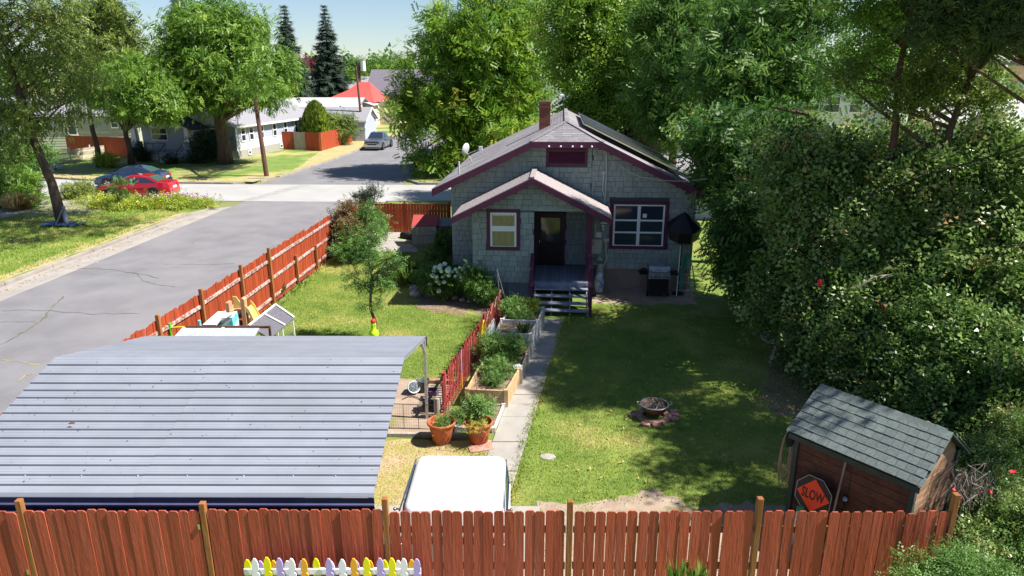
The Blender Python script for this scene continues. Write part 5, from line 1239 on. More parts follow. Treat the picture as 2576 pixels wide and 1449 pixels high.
wp = tag(link('plank', MB().box(-.5, .5, -.06, .06, 0, .04).mesh('plank', 'white_wood'), None, G(1005, 606), (0, 0, R(-2))), 'pale plank lying on the lawn below the rolled tarp', 'plank')
# border stones round the flower bed
for i, (x, y, s_) in enumerate([(1042, 730, .20), (1046, 745, .22), (1100, 742, .13), (1086, 745, .17), (1144, 752, .13), (1163, 757, .12), (1180, 760, .10), (1035, 718, .16)]):
    m_ = MB().ball((0, 0, s_ * .35), s_, s_ * .6, 9, 5)
    for k in range(len(m_.v)): m_.v[k] = tuple(c * random.uniform(.88, 1.12) for c in m_.v[k])
    o = link('border_stone', m_.mesh('border_stone', 'stone'), None, G(x, y, 0), (0, 0, i))
    tag(o, ['large pale stone at the left end of the flower bed', 'broad pale stone lying lowest at the left of the bed', 'small grey stone below the white flowers, nearest the lawn', 'flat bluish stone left of the small grey one', 'white stone below the middle of the hydrangea', 'white stone just right of the middle one', 'small stone nearest the round green shrub', 'grey stone behind the two large pale ones'][i], 'stone', 'stones edging the flower bed')

bt = G(165, 568); bl_ = thing('blue_tarp', 'crumpled dark blue tarp spread on the grass at the foot of the leaning tree', 'tarp', (bt.x, bt.y, 0))
mb = MB(); nn_ = 10; rr = random.Random(6)
mb.add([(-1.1 + 2.0 * i / nn_ + rr.uniform(-.1, .1), -.5 + 1.0 * j / 5 + rr.uniform(-.1, .1), .03 + rr.uniform(0, .14)) for j in range(6) for i in range(nn_ + 1)], [(j * (nn_ + 1) + i, j * (nn_ + 1) + i + 1, (j + 1) * (nn_ + 1) + i + 1, (j + 1) * (nn_ + 1) + i) for j in range(5) for i in range(nn_)])
M('tarp_blue', (.015, .035, .09), (.03, .07, .16), 3, .5)
part('sheet', mb, 'tarp_blue', bl_)
M('bag_shaded', (.25, .27, .33), (.16, .18, .24), 4, .6)  # white plastic greyed: the tree's shade is put into its colour
wb3 = thing('water_bag', 'white plastic bag strapped to the foot of the leaning tree', 'bag', G(163, 566))
part('bag', MB().lathe([(.08, 0), (.13, .1), (.11, .6), (.07, .9), (.09, 1.0), (.03, 1.05)], 10, (.25, -.2, 0)), 'bag_shaded', wb3, True); part('strap', MB().tube([(.25, -.35, .9), (-.2, -.4, .1)], .03, 5), 'bag_shaded', wb3)
# bright rocks by the picket fence across the street
BL = ['leftmost pale boulder of the rear row by the far kerb', 'second boulder from the left in the rear row', 'middle boulder of the rear row by the far kerb', 'rear row boulder just left of the leaning trunk',
      'rear row boulder right behind the leaning trunk', 'leftmost boulder of the front row at the far kerb', 'second boulder from the left, front row at the kerb', 'front row boulder just left of the leaning trunk',
      'front row boulder beside the leaning trunk', 'lone boulder right of the leaning trunk', 'rightmost boulder beside the end of the picket fence']
for i, (x, y) in enumerate([(80, 425), (92, 428), (105, 426), (118, 424), (128, 427), (86, 434), (100, 435), (113, 434), (126, 435), (140, 424), (152, 426)]):
    m_ = MB().ball((0, 0, .15), .32, .24, 8, 5)
    for k in range(len(m_.v)): m_.v[k] = tuple(c * random.uniform(.85, 1.15) for c in m_.v[k])
    o = link('boulder', m_.mesh('boulder', 'stone'), None, G(x, y, 0), (0, 0, i * 1.3)); tag(o, BL[i], 'boulder', 'boulders by the far kerb')

# ================================================================== POLES AND WIRES
up1 = thing('utility_pole', 'tall brown utility pole at the street corner in front of the white bungalow', 'utility pole', G(671, 443, 0))
part('pole', MB().tube([(0, 0, -.2), (-.2, 0, 4), (-.38, 0, 7.9)], [.19, .16, .13], 10), 'pole_wood', up1)
part('crossarm', MB().box(-1.2, .5, -.06, .06, 7.3, 7.4), 'pole_wood', up1)
for x in (-1.1, -.7, .1, .4): part('insulator', MB().lathe([(.05, 0), (.07, .06), (.03, .16)], 8, (x, 0, 7.4)), 'pipe_grey', up1)
p2 = G(914, 351, 0); up2 = thing('utility_pole', 'thin dark utility pole beside the red roofed house with the white door', 'utility pole', p2)
part('pole', MB().tube([(0, 0, -.2), (-.35, 0, 8.6)], [.16, .12], 8), 'pole_wood', up2)
part('crossarm', MB().box(-1.3, .8, -.05, .05, 7.9, 8.0), 'pole_wood', up2)
p3 = V(905, 235, 150); up3 = thing('utility_pole', 'thick dark pole with a pale box rising behind the red roof', 'utility pole', (p3.x, 150, 0))
part('pole', MB().tube([(0, 0, 0), (0, 0, 10.2)], [.5, .38], 8), 'bark', up3); part('transformer', MB().lathe([(.55, 8.2), (.55, 10.4)], 10, (1.0, 0, 0)), 'pale_wall', up3)
def wire(label, pts, r_=.012, sag=0., mat='black', name='power_cable'):
    out = []
    for a, b in zip(pts[:-1], pts[1:]):
        a, b = Vector(a), Vector(b)
        for i in range(13): f = i / 12; out.append(a.lerp(b, f) - Vector((0, 0, sag * 4 * f * (1 - f))))
    o = link(name, MB().tube(out, r_, 5).mesh(name, mat)); tag(o, label, 'cable')
wire('thick black cable crossing the bushes at the upper right', [V(2700, 328, 12), V(2576, 366, 12.4), V(2330, 440, 13.5), V(2180, 492, 14.5)], .016, .02)
wire('thin cable from the bushes to the wall bracket on the house gable', [V(2576, 610, 13), V(2200, 640, 16)], .007, .03)
wire('pale service cable looping from the gable wall up to the right eave', [HM @ Vector((1.35, -.1, 4.62)), HM @ Vector((2.3, -.5, 4.15)), HM @ Vector((4.3, -1.0, 4.2))], .012, .10, 'pipe_grey')
wire('telephone wire between the two poles beyond the crossing', [up1.matrix_basis @ Vector((.1, 0, 7.5)), up2.matrix_basis @ Vector((-.2, 0, 8.1))], .02, .7)

# ================================================================== BUILDINGS BEYOND
def gable_house(name, label, cat, x0, x1, y0, y1, zw, zr, wall, roofm, axis='x', loc=(0, 0, 0), rz=0., over=.4, trim='white', lower=None, zlow=1.4, zb=0.):
    """axis: direction of the ridge"""
    t = thing(name, label, cat, loc, rz)
    if axis == 'y':
        xm = (x0 + x1) / 2; sl = (zr - zw) / ((x1 - x0) / 2)
        part('wall', MB().prism_y([(x0, zb), (x1, zb), (x1, zw), (xm, zr), (x0, zw)], y0, y1), wall, t)
        for s_ in (-1, 1):
            xe = (x0 - over) if s_ < 0 else (x1 + over); ze = zw - sl * over
            part('roof', MB().slab([(xe, y0 - over, ze + .12), (xm, y0 - over, zr + .12), (xm, y1 + over, zr + .12), (xe, y1 + over, ze + .12)], .12), roofm, t)
            part('fascia', MB().bar((xe, y0 - over - .03, ze + .02), (xm, y0 - over - .03, zr + .02), .05, .2), trim, t)
            part('fascia', MB().bar((xe + s_ * .03, y0 - over, ze + .02), (xe + s_ * .03, y1 + over, ze + .02), .05, .18), trim, t)
    else:
        ym = (y0 + y1) / 2; sl = (zr - zw) / ((y1 - y0) / 2)
        mb = MB(); n = [(y0, zb), (y1, zb), (y1, zw), (ym, zr), (y0, zw)]
        mb.add([(x0, y, z) for y, z in n] + [(x1, y, z) for y, z in n], [(0, 4, 3, 2, 1), (5, 6, 7, 8, 9)] + [(i, (i + 1) % 5, 5 + (i + 1) % 5, 5 + i) for i in range(5)])
        part('wall', mb, wall, t)
        for s_ in (-1, 1):
            ye = (y0 - over) if s_ < 0 else (y1 + over); ze = zw - sl * over
            part('roof', MB().slab([(x0 - over, ye, ze + .12), (x1 + over, ye, ze + .12), (x1 + over, ym, zr + .12), (x0 - over, ym, zr + .12)], .12), roofm, t)
            part('fascia', MB().bar((x0 - over, ye + s_ * .03, ze + .02), (x1 + over, ye + s_ * .03, ze + .02), .05, .18), trim, t)
            part('fascia', MB().bar((x1 + over + .03, ye, ze + .02), (x1 + over + .03, ym, zr + .02), .05, .2), trim, t)
    return t
def win(t, face, u0, u1, z0, z1, c, mat='glass_dark', fr='white', w_=.09, bar=True, mull=False):
    """face 'f': wall facing -y at y=c ; 'r': wall facing +x at x=c"""
    if face == 'f':
        o = part('window', frame(MB(), u0, u1, z0, z1, w_, c - .07, c - .005), fr, t)
        sub('pane', MB().box(u0 + w_, u1 - w_, c - .03, c - .01, z0 + w_, z1 - w_), mat, o)
        if bar: sub('rail', MB().box(u0 + w_, u1 - w_, c - .06, c - .032, (z0 + z1) / 2 - .04, (z0 + z1) / 2 + .04), fr, o)
    else:
        o = part('window', MB().box(c + .005, c + .07, u0, u0 + w_, z0, z1).box(c + .005, c + .07, u1 - w_, u1, z0, z1).box(c + .005, c + .07, u0 + w_, u1 - w_, z1 - w_, z1).box(c + .005, c + .07, u0 + w_, u1 - w_, z0, z0 + w_), fr, t)
        sub('pane', MB().box(c + .01, c + .03, u0 + w_, u1 - w_, z0 + w_, z1 - w_), mat, o)
        if bar: sub('rail', MB().box(c + .032, c + .06, u0 + w_, u1 - w_, (z0 + z1) / 2 - .04, (z0 + z1) / 2 + .04), fr, o)
    return o
def siding(t, face, u0, u1, z0, z1, c, mat, step=.2, th=.025, top=None):
    mb = MB(); z = z0
    while z < z1 - .02:
        zt = min(z + step, z1)
        if face == 'f': mb.add([(u0, c - th, z), (u1, c - th, z), (u1, c - .004, zt), (u0, c - .004, zt), (u0, c, z), (u1, c, z)], [(0, 1, 2, 3), (4, 5, 1, 0), (4, 0, 3), (5, 2, 1)])
        else: mb.add([(c + th, u0, z), (c + th, u1, z), (c + .004, u1, zt), (c + .004, u0, zt), (c, u0, z), (c, u1, z)], [(0, 1, 2, 3), (4, 5, 1, 0), (4, 0, 3), (5, 2, 1)])
        z = zt
    part('siding', mb, mat, t, stuff=True)
# --- white / blue bungalow across the crossing
c0 = G(600, 400); W_ = 9.6; rz = -R(9)
wh = gable_house('bungalow', 'white and pale blue bungalow with a shaded front porch behind the big elm', 'house', -W_, 0, 0, 17, 3.1, 5.0, 'white_siding', 'grey_roof', 'y', (c0.x, c0.y, 0), rz, .45)
siding(wh, 'r', .3, 16.8, 1.55, 2.95, 0, 'blue_and_shade_siding'); siding(wh, 'r', .0, 17, .75, 1.54, 0, 'white_siding', .2)  # upper band in blue: eave shade put into the siding colour
siding(wh, 'f', -W_, 0, .75, 3.0, 0, 'blue_and_shade_siding')
part('foundation', MB().box(.03, .06, 0, 17, 0, .74), 'concrete_grey', wh)
for y in (1.2, 2.7, 4.7, 7.4, 9.8, 12.4): win(wh, 'r', y - .42, y + .42, 1.50, 2.80, .03)
for y in (2.0, 8.5): win(wh, 'r', y - .3, y + .3, .2, .62, .06, bar=False)
win(wh, 'f', -8.6, -6.9, 1.6, 2.8, -.03); win(wh, 'f', -2.6, -1.2, 1.6, 2.8, -.03)
dd = part('door', MB().box(-5.2, -4.2, -.08, -.03, .9, 2.95), 'white', wh); sub('pane', MB().box(-4.98, -4.42, -.09, -.08, 1.95, 2.6), 'glass_dark', dd)
part('porch_floor', MB().box(-8.9, -3.3, -2.4, -.04, .55, .80), 'blue_and_shade_siding', wh)
part('porch_base', MB().box(-8.85, -3.35, -2.35, -.1, 0, .54), 'white_siding', wh)
for x in (-8.75, -3.45):
    part('pillar_base', MB().box(x - .38, x + .38, -2.55, -1.8, 0, 1.7), 'blue_and_shade_siding', wh)
    part('pillar', MB().add([(x - .26, -2.42, 1.71), (x + .26, -2.42, 1.71), (x + .26, -1.92, 1.71), (x - .26, -1.92, 1.71), (x - .16, -2.34, 3.0), (x + .16, -2.34, 3.0), (x + .16, -2.0, 3.0), (x - .16, -2.0, 3.0)],
         [(0, 3, 2, 1), (4, 5, 6, 7), (0, 1, 5, 4), (1, 2, 6, 5), (2, 3, 7, 6), (3, 0, 4, 7)]), 'white', wh)
pr = MB().prism_y([(-9.2, 3.0), (-3.0, 3.0), (-6.1, 4.35)], -2.3, -.1); part('porch_gable', pr, 'white_siding', wh)
for s_ in (-1, 1):
    xe = -6.1 + s_ * 3.5; part('porch_roof', MB().slab([(xe, -2.8, 2.90), (-6.1, -2.8, 4.5), (-6.1, .3, 4.5), (xe, .3, 2.90)], .12), 'navy_roof', wh)
for i in range(4): part('porch_step', MB().box(-5.6, -3.95, -2.75 - .3 * i, -2.45 - .3 * i, .0, .5 - .13 * i), 'white_siding', wh)
rl = MB()
for xa, xb in ((-8.3, -5.7), (-3.9, -3.8)):
    rl.box(xa, xb, -2.3, -2.26, 1.55, 1.6)
    for k in range(int((xb - xa) / .15) + 1): rl.box(xa + k * .15, xa + k * .15 + .02, -2.29, -2.27, .8, 1.55)
part('porch_railing', rl, 'black', wh, stuff=True)
for x in (-5.65, -3.9): part('step_rail', MB().tube([(x, -2.4, 1.55), (x, -3.5, .95), (x, -3.6, 0)], .03), 'black', wh)
# --- green sided house at far left
g0 = G(336, 388); gh = gable_house('house', 'pale green lap sided house with white windows behind the dark red fence', 'house', -16, 0, 0, 9, 3.7, 5.2, 'green_siding', 'grey_roof', 'x', (g0.x - 1.0, g0.y + 3.5, 0), R(6), .35)
siding(gh, 'f', -16, 0, .3, 3.6, 0, 'green_siding', .26, .035)
win(gh, 'f', -6.9, -5.9, 1.6, 3.5, -.04, w_=.12); win(gh, 'f', -2.6, -1.8, 2.3, 3.4, -.04, w_=.12); win(gh, 'f', -12.5, -11.2, 1.6, 3.3, -.04, w_=.12)
# --- lavender garage
q0 = G(764, 366); ga = gable_house('garage', 'small lavender garage with grey shingle roof behind the grey gate', 'garage', -1.0, 8, 0, 6, 2.4, 3.7, 'blue_and_shade_siding', 'grey_roof', 'x', (q0.x - 2.2, q0.y + 6, 0), R(-2), .3)
siding(ga, 'f', -1.0, 8, .1, 2.3, 0, 'blue_and_shade_siding')
p = V(690, 300, 95); gb = gable_house('house', 'long low house with pale roof behind the lavender garage', 'house', 0, 8.0, 0, 9, 2.5, 3.8, 'blue_and_shade_siding', 'light_roof', 'x', (p.x, 92, 0), R(-2), .4)
siding(gb, 'f', 0, 8.5, .2, 2.6, 0, 'blue_and_shade_siding'); win(gb, 'f', 1.2, 2.3, 1.2, 2.3, -.03); part('awning', MB().slab([(2.6, -1.5, 2.3), (5, -1.5, 2.3), (5, 0, 2.7), (2.6, 0, 2.7)], .05), 'dark_roof', gb)
# camper / pale shapes between
p = V(720, 275, 108); gc = gable_house('house', 'pale house with a dark eave under the long grey roofed building', 'house', 0, 11, 0, 8, 2.9, 4.2, 'pale_wall', 'light_roof', 'x', (p.x, 106, 0), R(-3), .5, 'dark_roof')
win(gc, 'f', 2, 4.2, 1.6, 2.9, 0, fr='dark_roof'); win(gc, 'f', 6, 8.6, 1.6, 2.9, 0, fr='dark_roof')
# long warehouse
p0, p1 = V(735, 262, 150), V(895, 262, 150)
wr = gable_house('warehouse', 'long pale grey warehouse across the background left of the red roof', 'warehouse', 0, p1.x - p0.x + 4, 0, 22, 3.6, 7.2, 'pale_wall', 'grey_roof', 'x', (p0.x, 150, 0), R(0), .4)
for i in range(3): win(wr, 'f', 2 + 4 * i, 4 + 4 * i, 1.4, 2.8, 0)
# --- house with a red hip roof, shade and sun put into its wall colours
r0 = G(958, 318); r0.x -= 1.3; rh = thing('house', 'house with shade grey front, white porch roof and tall pink red hipped roof', 'house', (r0.x, r0.y, 0), R(-4))
part('wall', MB().prism_y([(-5.4, 0), (0, 0), (0, 3.3), (-2.9, 4.1), (-5.4, 3.4)], 0, 9), 'wall_shaded', rh)
part('wing', MB().box(-9.0, -5.42, .6, 8, 0, 3.0), 'wall_shaded', rh)
part('side_wall', MB().box(.0, .05, 0, 9, 0, 3.2), 'beige_wall', rh)  # sunlit side in a lighter colour than the shade grey front
part('annex', MB().box(.06, 3.2, 4.5, 10, 0, 3.6), 'beige_wall', rh)
def rslab(n, q, m): return part(n, MB().slab(q, .12), m, rh)
rslab('lower_roof', [(-9.6, -.5, 3.05), (-2.9, -.5, 4.2), (-2.9, 3, 4.2), (-9.6, 3, 3.05)], 'light_roof')
rslab('lower_roof', [(.5, -.5, 3.15), (-2.9, -.5, 4.25), (-2.9, 4, 4.25), (.5, 4, 3.15)], 'light_roof')
A0, A1, A2, A3 = (-8.2, 1.8, 3.7), (.0, 1.8, 3.5), (.5, 10, 3.7), (-8.2, 10, 3.7)
B0, B1, B2, B3 = (-4.8, 4.6, 5.3), (-1.1, 4.4, 5.3), (-.9, 8, 5.3), (-4.6, 8, 5.3)
C0, C1 = (-3.4, 6.2, 6.5), (-1.7, 6.2, 6.5)
rslab('red_roof', [A0, A1, B1, B0], 'red_roof'); rslab('red_roof', [A1, A2, B2, B1], 'red_roof'); rslab('red_roof', [A3, A0, B0, B3], 'red_roof')
rslab('red_roof', [B0, B1, C1, C0], 'red_roof'); rslab('red_roof', [B1, B2, C1], 'red_roof'); rslab('red_roof', [B3, B0, C0], 'red_roof')
part('porch_hood', MB().slab([(-5.1, -1.4, 3.0), (-4.0, -1.4, 3.75), (-4.0, 0, 3.75), (-5.1, 0, 3.0)], .1).slab([(-2.9, -1.4, 3.0), (-4.0, -1.4, 3.75), (-4.0, 0, 3.75), (-2.9, 0, 3.0)], .1), 'light_roof', rh)
part('barge', MB().bar((-2.9, -.53, 4.1), (.5, -.53, 3.02), .06, .2).bar((-2.9, -.53, 4.1), (-6, -.53, 3.5), .06, .2), 'dark_roof', rh)
part('door', MB().box(-4.5, -3.5, -.08, -.01, .75, 2.85), 'pale_wall', rh); win(rh, 'f', -2.5, -.9, 1.5, 3.0, 0, fr='dark_roof', bar=False); win(rh, 'f', -7.2, -6.0, 1.3, 2.6, .6, fr='dark_roof', bar=False)
for i in range(4): part('step', MB().box(-4.9, -3.1, -.3 - .3 * i - .1, -.02 - .3 * i - .1, 0, .7 - .17 * i), 'concrete_grey', rh)
p = V(930, 255, 125); dk = gable_house('house', 'beige house with a broad dark violet roof right of the red roof', 'house', 0, 14, 0, 12, 4.6, 8.4, 'beige_wall', 'dark_roof', 'x', (p.x + .3, 122, 0), R(-1), .4, 'dark_roof')
win(dk, 'f', 2, 4.5, 2.6, 3.9, 0, fr='beige_wall')
# --- white building glimpsed behind the chimney, and the neighbours at right
p = V(1355, 262, 95); wb2 = thing('building', 'white gabled building glimpsed between the trees above the chimney', 'building', (p.x, 95, 0), R(3))
part('wall', MB().prism_y([(0, 0), (2.9, 0), (2.9, 6.3), (1.4, 7.6), (0, 6.3)], 0, 8), 'pale_wall', wb2); part('annex', MB().box(2.92, 4.3, 1, 8, 0, 5.0), 'blue_and_shade_siding', wb2)
part('roof', MB().slab([(-.3, -.3, 6.1), (1.4, -.3, 7.75), (1.4, 8, 7.75), (-.3, 8, 6.1)], .1).slab([(3.2, -.3, 6.1), (1.4, -.3, 7.75), (1.4, 8, 7.75), (3.2, 8, 6.1)], .1), 'light_roof', wb2)
for z in (1.5, 3.5): part('balcony', MB().box(3.0, 4.4, .4, 1, z, z + .12), 'white', wb2)
nb_ = gable_house('house', 'neighbouring house roof of grey shingles right behind the bungalow', 'house', 0, 9, 0, 8, 2.9, 4.75, 'blue_and_shade_siding', 'grey_roof', 'x', (8.6, 37.5, 0), R(-4), .5)
win(nb_, 'f', 1.5, 3, 1.2, 2.4, 0); win(nb_, 'f', 5, 6.5, 1.2, 2.4, 0)
cw = thing('commercial_building', 'long tan walled store with a dark parapet at the far right horizon', 'building', (62, 118, 0), R(-8))
part('wall', MB().box(0, 60, 0, 20, 0, 7.2), 'tan_wall', cw); part('parapet', MB().box(-.2, 60.2, -.3, 20, 7.21, 9.0), 'tan_wall', cw); part('coping', MB().box(-.4, 60.4, -.5, 20.2, 9.01, 9.7), 'dark_roof', cw)
part('canopy', MB().box(2, 50, -3, -.32, 5.4, 6.4), 'pale_wall', cw)
ob = thing('commercial_building', 'orange brick building with white band glimpsed behind the right hand trees', 'building', (46, 112, 0), R(-6))
part('wall', MB().box(-2, 13, 0, 12, 0, 6.4), 'pale_wall', ob); part('upper_wall', MB().box(-2, 13, .02, 12, 6.41, 8.6), 'orange_brick', ob); part('cornice', MB().box(-2.3, 13.3, -.3, 12.2, 8.61, 9.1), 'white', ob)
for i in range(4): win(ob, 'f', -.5 + 3.4 * i, 1.5 + 3.4 * i, 2, 4.4, 0)
lw = gable_house('house', 'low white house with grey roof seen through the right hand trees', 'house', 0, 16, 0, 9, 3.4, 5.2, 'pale_wall', 'light_roof', 'x', (36, 66, 0), R(-6), .4)
win(lw, 'f', 2, 4, 1.3, 2.6, 0); win(lw, 'f', 8, 10, 1.3, 2.6, 0)
pkw = gable_house('house', 'house with a blue gabled porch and peach coloured wall at the right edge', 'house', 0, 14, 0, 9, 3.6, 5.4, 'beige_wall', 'light_roof', 'x', (33, 45, 0), R(-8), .4)
win(pkw, 'f', 2, 3.6, 1.4, 2.8, 0); part('side_gable', MB().prism_y([(6, 2.6), (10, 2.6), (8, 4.6)], -1.5, -.02), 'blue_and_shade_siding', pkw)

# ================================================================== TREES AND SHRUBS
b = blob
# big yellow green tree beyond the crossing, centre
tree('compound_leaf_tree', 'broad yellow green tree with orange seed tufts, tallest in the centre behind the chimney', 'tree', G(1190, 428), 9, .38,
     [b(1210, 120, 57, 150, 110), b(1140, 190, 57, 120, 90), b(1275, 230, 57, 115, 100), b(1105, 300, 55, 105, 75), b(1225, 320, 56, 140, 80), b(1105, 395, 54.5, 70, 42), b(1270, 25, 58, 120, 80), b(1040, 255, 56, 42, 70), b(1140, 75, 58, 62, 50), b(1330, 150, 57, 50, 90), b(1020, 290, 56, 34, 60), b(1190, 400, 55, 90, 50)],
     460, 64, .62, .48, T_PINN, 'lf_sumac', nb=34, up=.9)
tree('leafy_tree', 'bright green bushy tree directly behind the right half of the bungalow roof', 'tree', V(1510, 420, 43).xy.to_3d(), 7, .3,
     [b(1500, 90, 43, 125, 110), b(1570, 190, 42, 105, 110), b(1475, 250, 41, 70, 80), b(1430, 60, 45, 60, 80), b(1565, 290, 41, 100, 65), b(1500, 0, 44, 150, 70), b(1620, 60, 44, 80, 90), b(1440, 150, 44, 40, 60)],
     400, 60, .50, .36, T_BROAD, 'lf_bright', nb=30, up=.8, tintb=.16)
tree('leafy_tree', 'tall mid green tree at the top edge between the two brightest trees', 'tree', V(1690, 430, 37).xy.to_3d(), 8, .3,
     [b(1700, 60, 37, 100, 100), b(1720, 190, 36, 100, 100), b(1660, 260, 36, 70, 80), b(1760, 10, 38, 110, 70), b(1690, 320, 35, 60, 50)],
     300, 64, .45, .31, T_PINN, 'lf_locust', nb=24, up=.7, tintb=.12)
tree('leafy_tree', 'dark green tree behind the bushes, trunk left of the reddish pine trunk', 'tree', V(1955, 420, 28).xy.to_3d(), 7.5, .34,
     [b(1880, 90, 29, 100, 85), b(1980, 170, 28, 95, 65), b(1840, 200, 28, 90, 80), b(2040, 40, 29, 75, 55), b(1930, 10, 30, 120, 50), b(2060, 215, 27, 70, 40), b(1900, 270, 28, 100, 50)],
     300, 60, .40, .27, T_PINN, 'lf_locust', nb=26, up=.7)
tree('slender_tree', 'slender tree with bare reddish trunk standing in the sky gap at upper right', 'tree', V(2245, 420, 18.5).xy.to_3d(), 9.0, .16,
     [b(2230, 95, 18.5, 55, 38), b(2150, 20, 18.5, 80, 40), b(2290, 20, 19, 80, 36), b(2165, 140, 18.5, 30, 22), (10.0, 18.2, 10.9, 2.2, 1.8, 1.2), (8.6, 16.6, 10.9, 1.9, 1.4, 1.1), (9.2, 20.2, 11.2, 2.0, 1.6, 1.2)],
     220, 44, .22, .20, T_BROAD, 'lf_bright', 'bark_red', nb=18, lean=(-.25, 0), up=.6)
tree('leafy_tree', 'dark spreading tree with a forked trunk right of the bare reddish trunk', 'tree', V(2300, 430, 18.2).xy.to_3d(), 7.4, .19,
     [b(2350, 165, 18.4, 75, 32), b(2430, 205, 18.4, 70, 34), b(2330, 225, 18, 60, 24), b(2480, 240, 18, 40, 26), b(2250, 255, 18, 50, 22), b(2130, 190, 18.5, 50, 22), b(2390, 105, 18.5, 60, 22), (11.3, 17.4, 11.0, 1.7, 1.5, 1.1), (10.6, 14.9, 10.9, 1.6, 1.2, 1.0)],
     270, 44, .24, .18, T_BROAD, 'lf_olive', nb=24, lean=(.9, 0), up=.6)
tree('pine_tree', 'open dark pine boughs with bare branches at the top right corner', 'tree', V(2760, 560, 16).xy.to_3d(), 9.6, .17,
     [b(2440, 30, 16, 60, 26), b(2350, 65, 16.5, 44, 24), b(2530, 20, 15.5, 50, 22), b(2560, 85, 15.5, 30, 22), b(2390, -30, 16.5, 110, 30), b(2470, 120, 16, 24, 14), b(2500, 60, 15.7, 70, 30)],
     150, 40, .20, .18, T_NEED, 'lf_pine', nb=34, lean=(-.3, 0), up=.5)
tree('leafy_tree', 'farther mid green tree filling the gap behind the two slim trunks at right', 'tree', V(2290, 300, 46).xy.to_3d(), 8.5, .34,
     [b(2140, 150, 46, 60, 60), b(2210, 190, 45, 70, 50), b(2320, 160, 46, 90, 55), b(2420, 200, 45, 70, 50), b(2260, 60, 47, 90, 50), b(2400, 60, 47, 90, 50), b(2480, 235, 44, 60, 28)],
     270, 44, .50, .38, T_BROAD, 'lf_bright', nb=26, up=.6, tintb=-.12)
# dark drooping locust beside the house
tree('locust_tree', 'dark feathery tree overhanging the right side of the bungalow', 'tree', (9.4, 23.2, 0), 5.2, .24,
     [b(1800, 340, 24, 75, 65), b(1890, 420, 24, 105, 90), b(1812, 440, 24, 52, 60), b(1875, 540, 22.5, 85, 80), b(1905, 660, 22, 78, 80), b(1850, 640, 22.5, 42, 48), b(1960, 560, 22, 90, 100), b(1930, 350, 25, 110, 80), b(1930, 745, 21, 60, 42)],
     420, 44, .30, .30, T_PINN, 'lf_locust', nb=40, droop=.55, up=.5, tintb=-.12)
# hedge of large fruiting bushes along the right boundary
def shrub(name, label, base, blobs, ncl, nl, crad, size, T, mat, bark='twig', nb=14, r0=.05, cat='shrub', **kw):
    base = Vector(base); t = thing(name, label, cat, base)
    lb = [(q[0] - base.x, q[1] - base.y, q[2] - base.z, *q[3:]) for q in blobs]
    o, C = leaves('foliage', lb, ncl, nl, crad, size, T, mat, t, minz=.03, **kw)
    mb = MB(); rr = random.Random(int(base.x * 31 + base.y * 17))
    for q in C[rng.choice(len(C), min(nb, len(C)), replace=False)]:
        s = Vector((rr.uniform(-.15, .15), rr.uniform(-.15, .15), 0)); e = Vector(tuple(q)) * 1.06; m1 = s.lerp(e, .5) + Vector((rr.uniform(-.1, .1), rr.uniform(-.1, .1), .1)) * e.length * .4
        mb.tube([s, m1, e], [r0, r0 * .6, r0 * .2], 5, False)
    part('stems', mb, bark, t, True); return t
shrub('tall_bush', 'tall leafy bush with reddish tips right beside the dark feathery tree', (10.4, 19.6, 0),
     [b(2050, 400, 20, 120, 85), b(2140, 470, 19, 120, 110), b(2030, 520, 19, 90, 100), b(2100, 630, 18, 130, 110), b(2030, 700, 18, 90, 80)], 672, 25, 0.29, 0.27, T_BROAD, 'lf_hedge', nb=90, shell=(.35, 1.12), r0=.07, cat='bush', up=.5)
shrub('tall_bush', 'dense bush hanging low over the shaded lawn above the shed roof', (9.3, 16.2, 0),
     [b(2090, 800, 16.8, 110, 90), b(2150, 900, 15.5, 110, 75), b(2040, 850, 16.5, 55, 60), b(2210, 800, 16, 120, 110), b(1960, 770, 18, 70, 55), b(2050, 760, 17.4, 100, 80), b(2230, 980, 14.4, 80, 55)], 546, 25, 0.24, 0.24, T_BROAD, 'lf_hedge', nb=75, shell=(.35, 1.12), r0=.06, cat='bush', up=.5, tintb=-.03)
shrub('tall_bush', 'big grey green bush mid right, crossed by the black cable', (12.6, 18.4, 0),
     [b(2270, 400, 20, 110, 90), b(2360, 470, 18.5, 150, 120), b(2280, 580, 18, 140, 130), b(2250, 700, 17, 130, 110), b(2390, 620, 17.5, 130, 120)], 798, 25, 0.28, 0.26, T_BROAD, 'lf_hedge', nb=90, shell=(.35, 1.12), r0=.07, cat='bush', up=.5, tintb=.04)
shrub('tall_bush', 'tall bush filling the right edge below the cable', (14.6, 16.5, 0),
     [b(2510, 420, 18, 100, 110), b(2560, 560, 17, 120, 140), b(2480, 720, 16, 130, 140), b(2590, 760, 16, 110, 160)], 651, 25, 0.27, 0.25, T_BROAD, 'lf_hedge', nb=75, shell=(.35, 1.12), r0=.07, cat='bush', up=.5, tintb=.02)
shrub('tall_bush', 'dark lower bush behind the shed ridge', (10.6, 13.6, 0),
     [b(2340, 850, 15, 120, 100), b(2330, 960, 14, 110, 80), b(2450, 900, 14, 130, 110), b(2540, 990, 13, 110, 100), b(2400, 1040, 13, 100, 60)], 672, 25, 0.21, 0.22, T_BROAD, 'lf_hedge', nb=75, shell=(.35, 1.12), r0=.05, cat='bush', up=.5, tintb=-.08)
shrub('rose_bush', 'dark leafy rose bush right of the shed with tiny red flowers', (8.6, 10.2, 0),
     [b(2480, 1180, 11, 95, 70), b(2560, 1130, 11.5, 80, 90), b(2500, 1290, 9.8, 90, 90), b(2570, 1350, 9, 80, 110), b(2460, 1385, 8.7, 65, 60)], 520, 36, .14, .10, T_BROAD, 'lf_hedge', nb=40, r0=.02, up=.5, tintb=-.02)
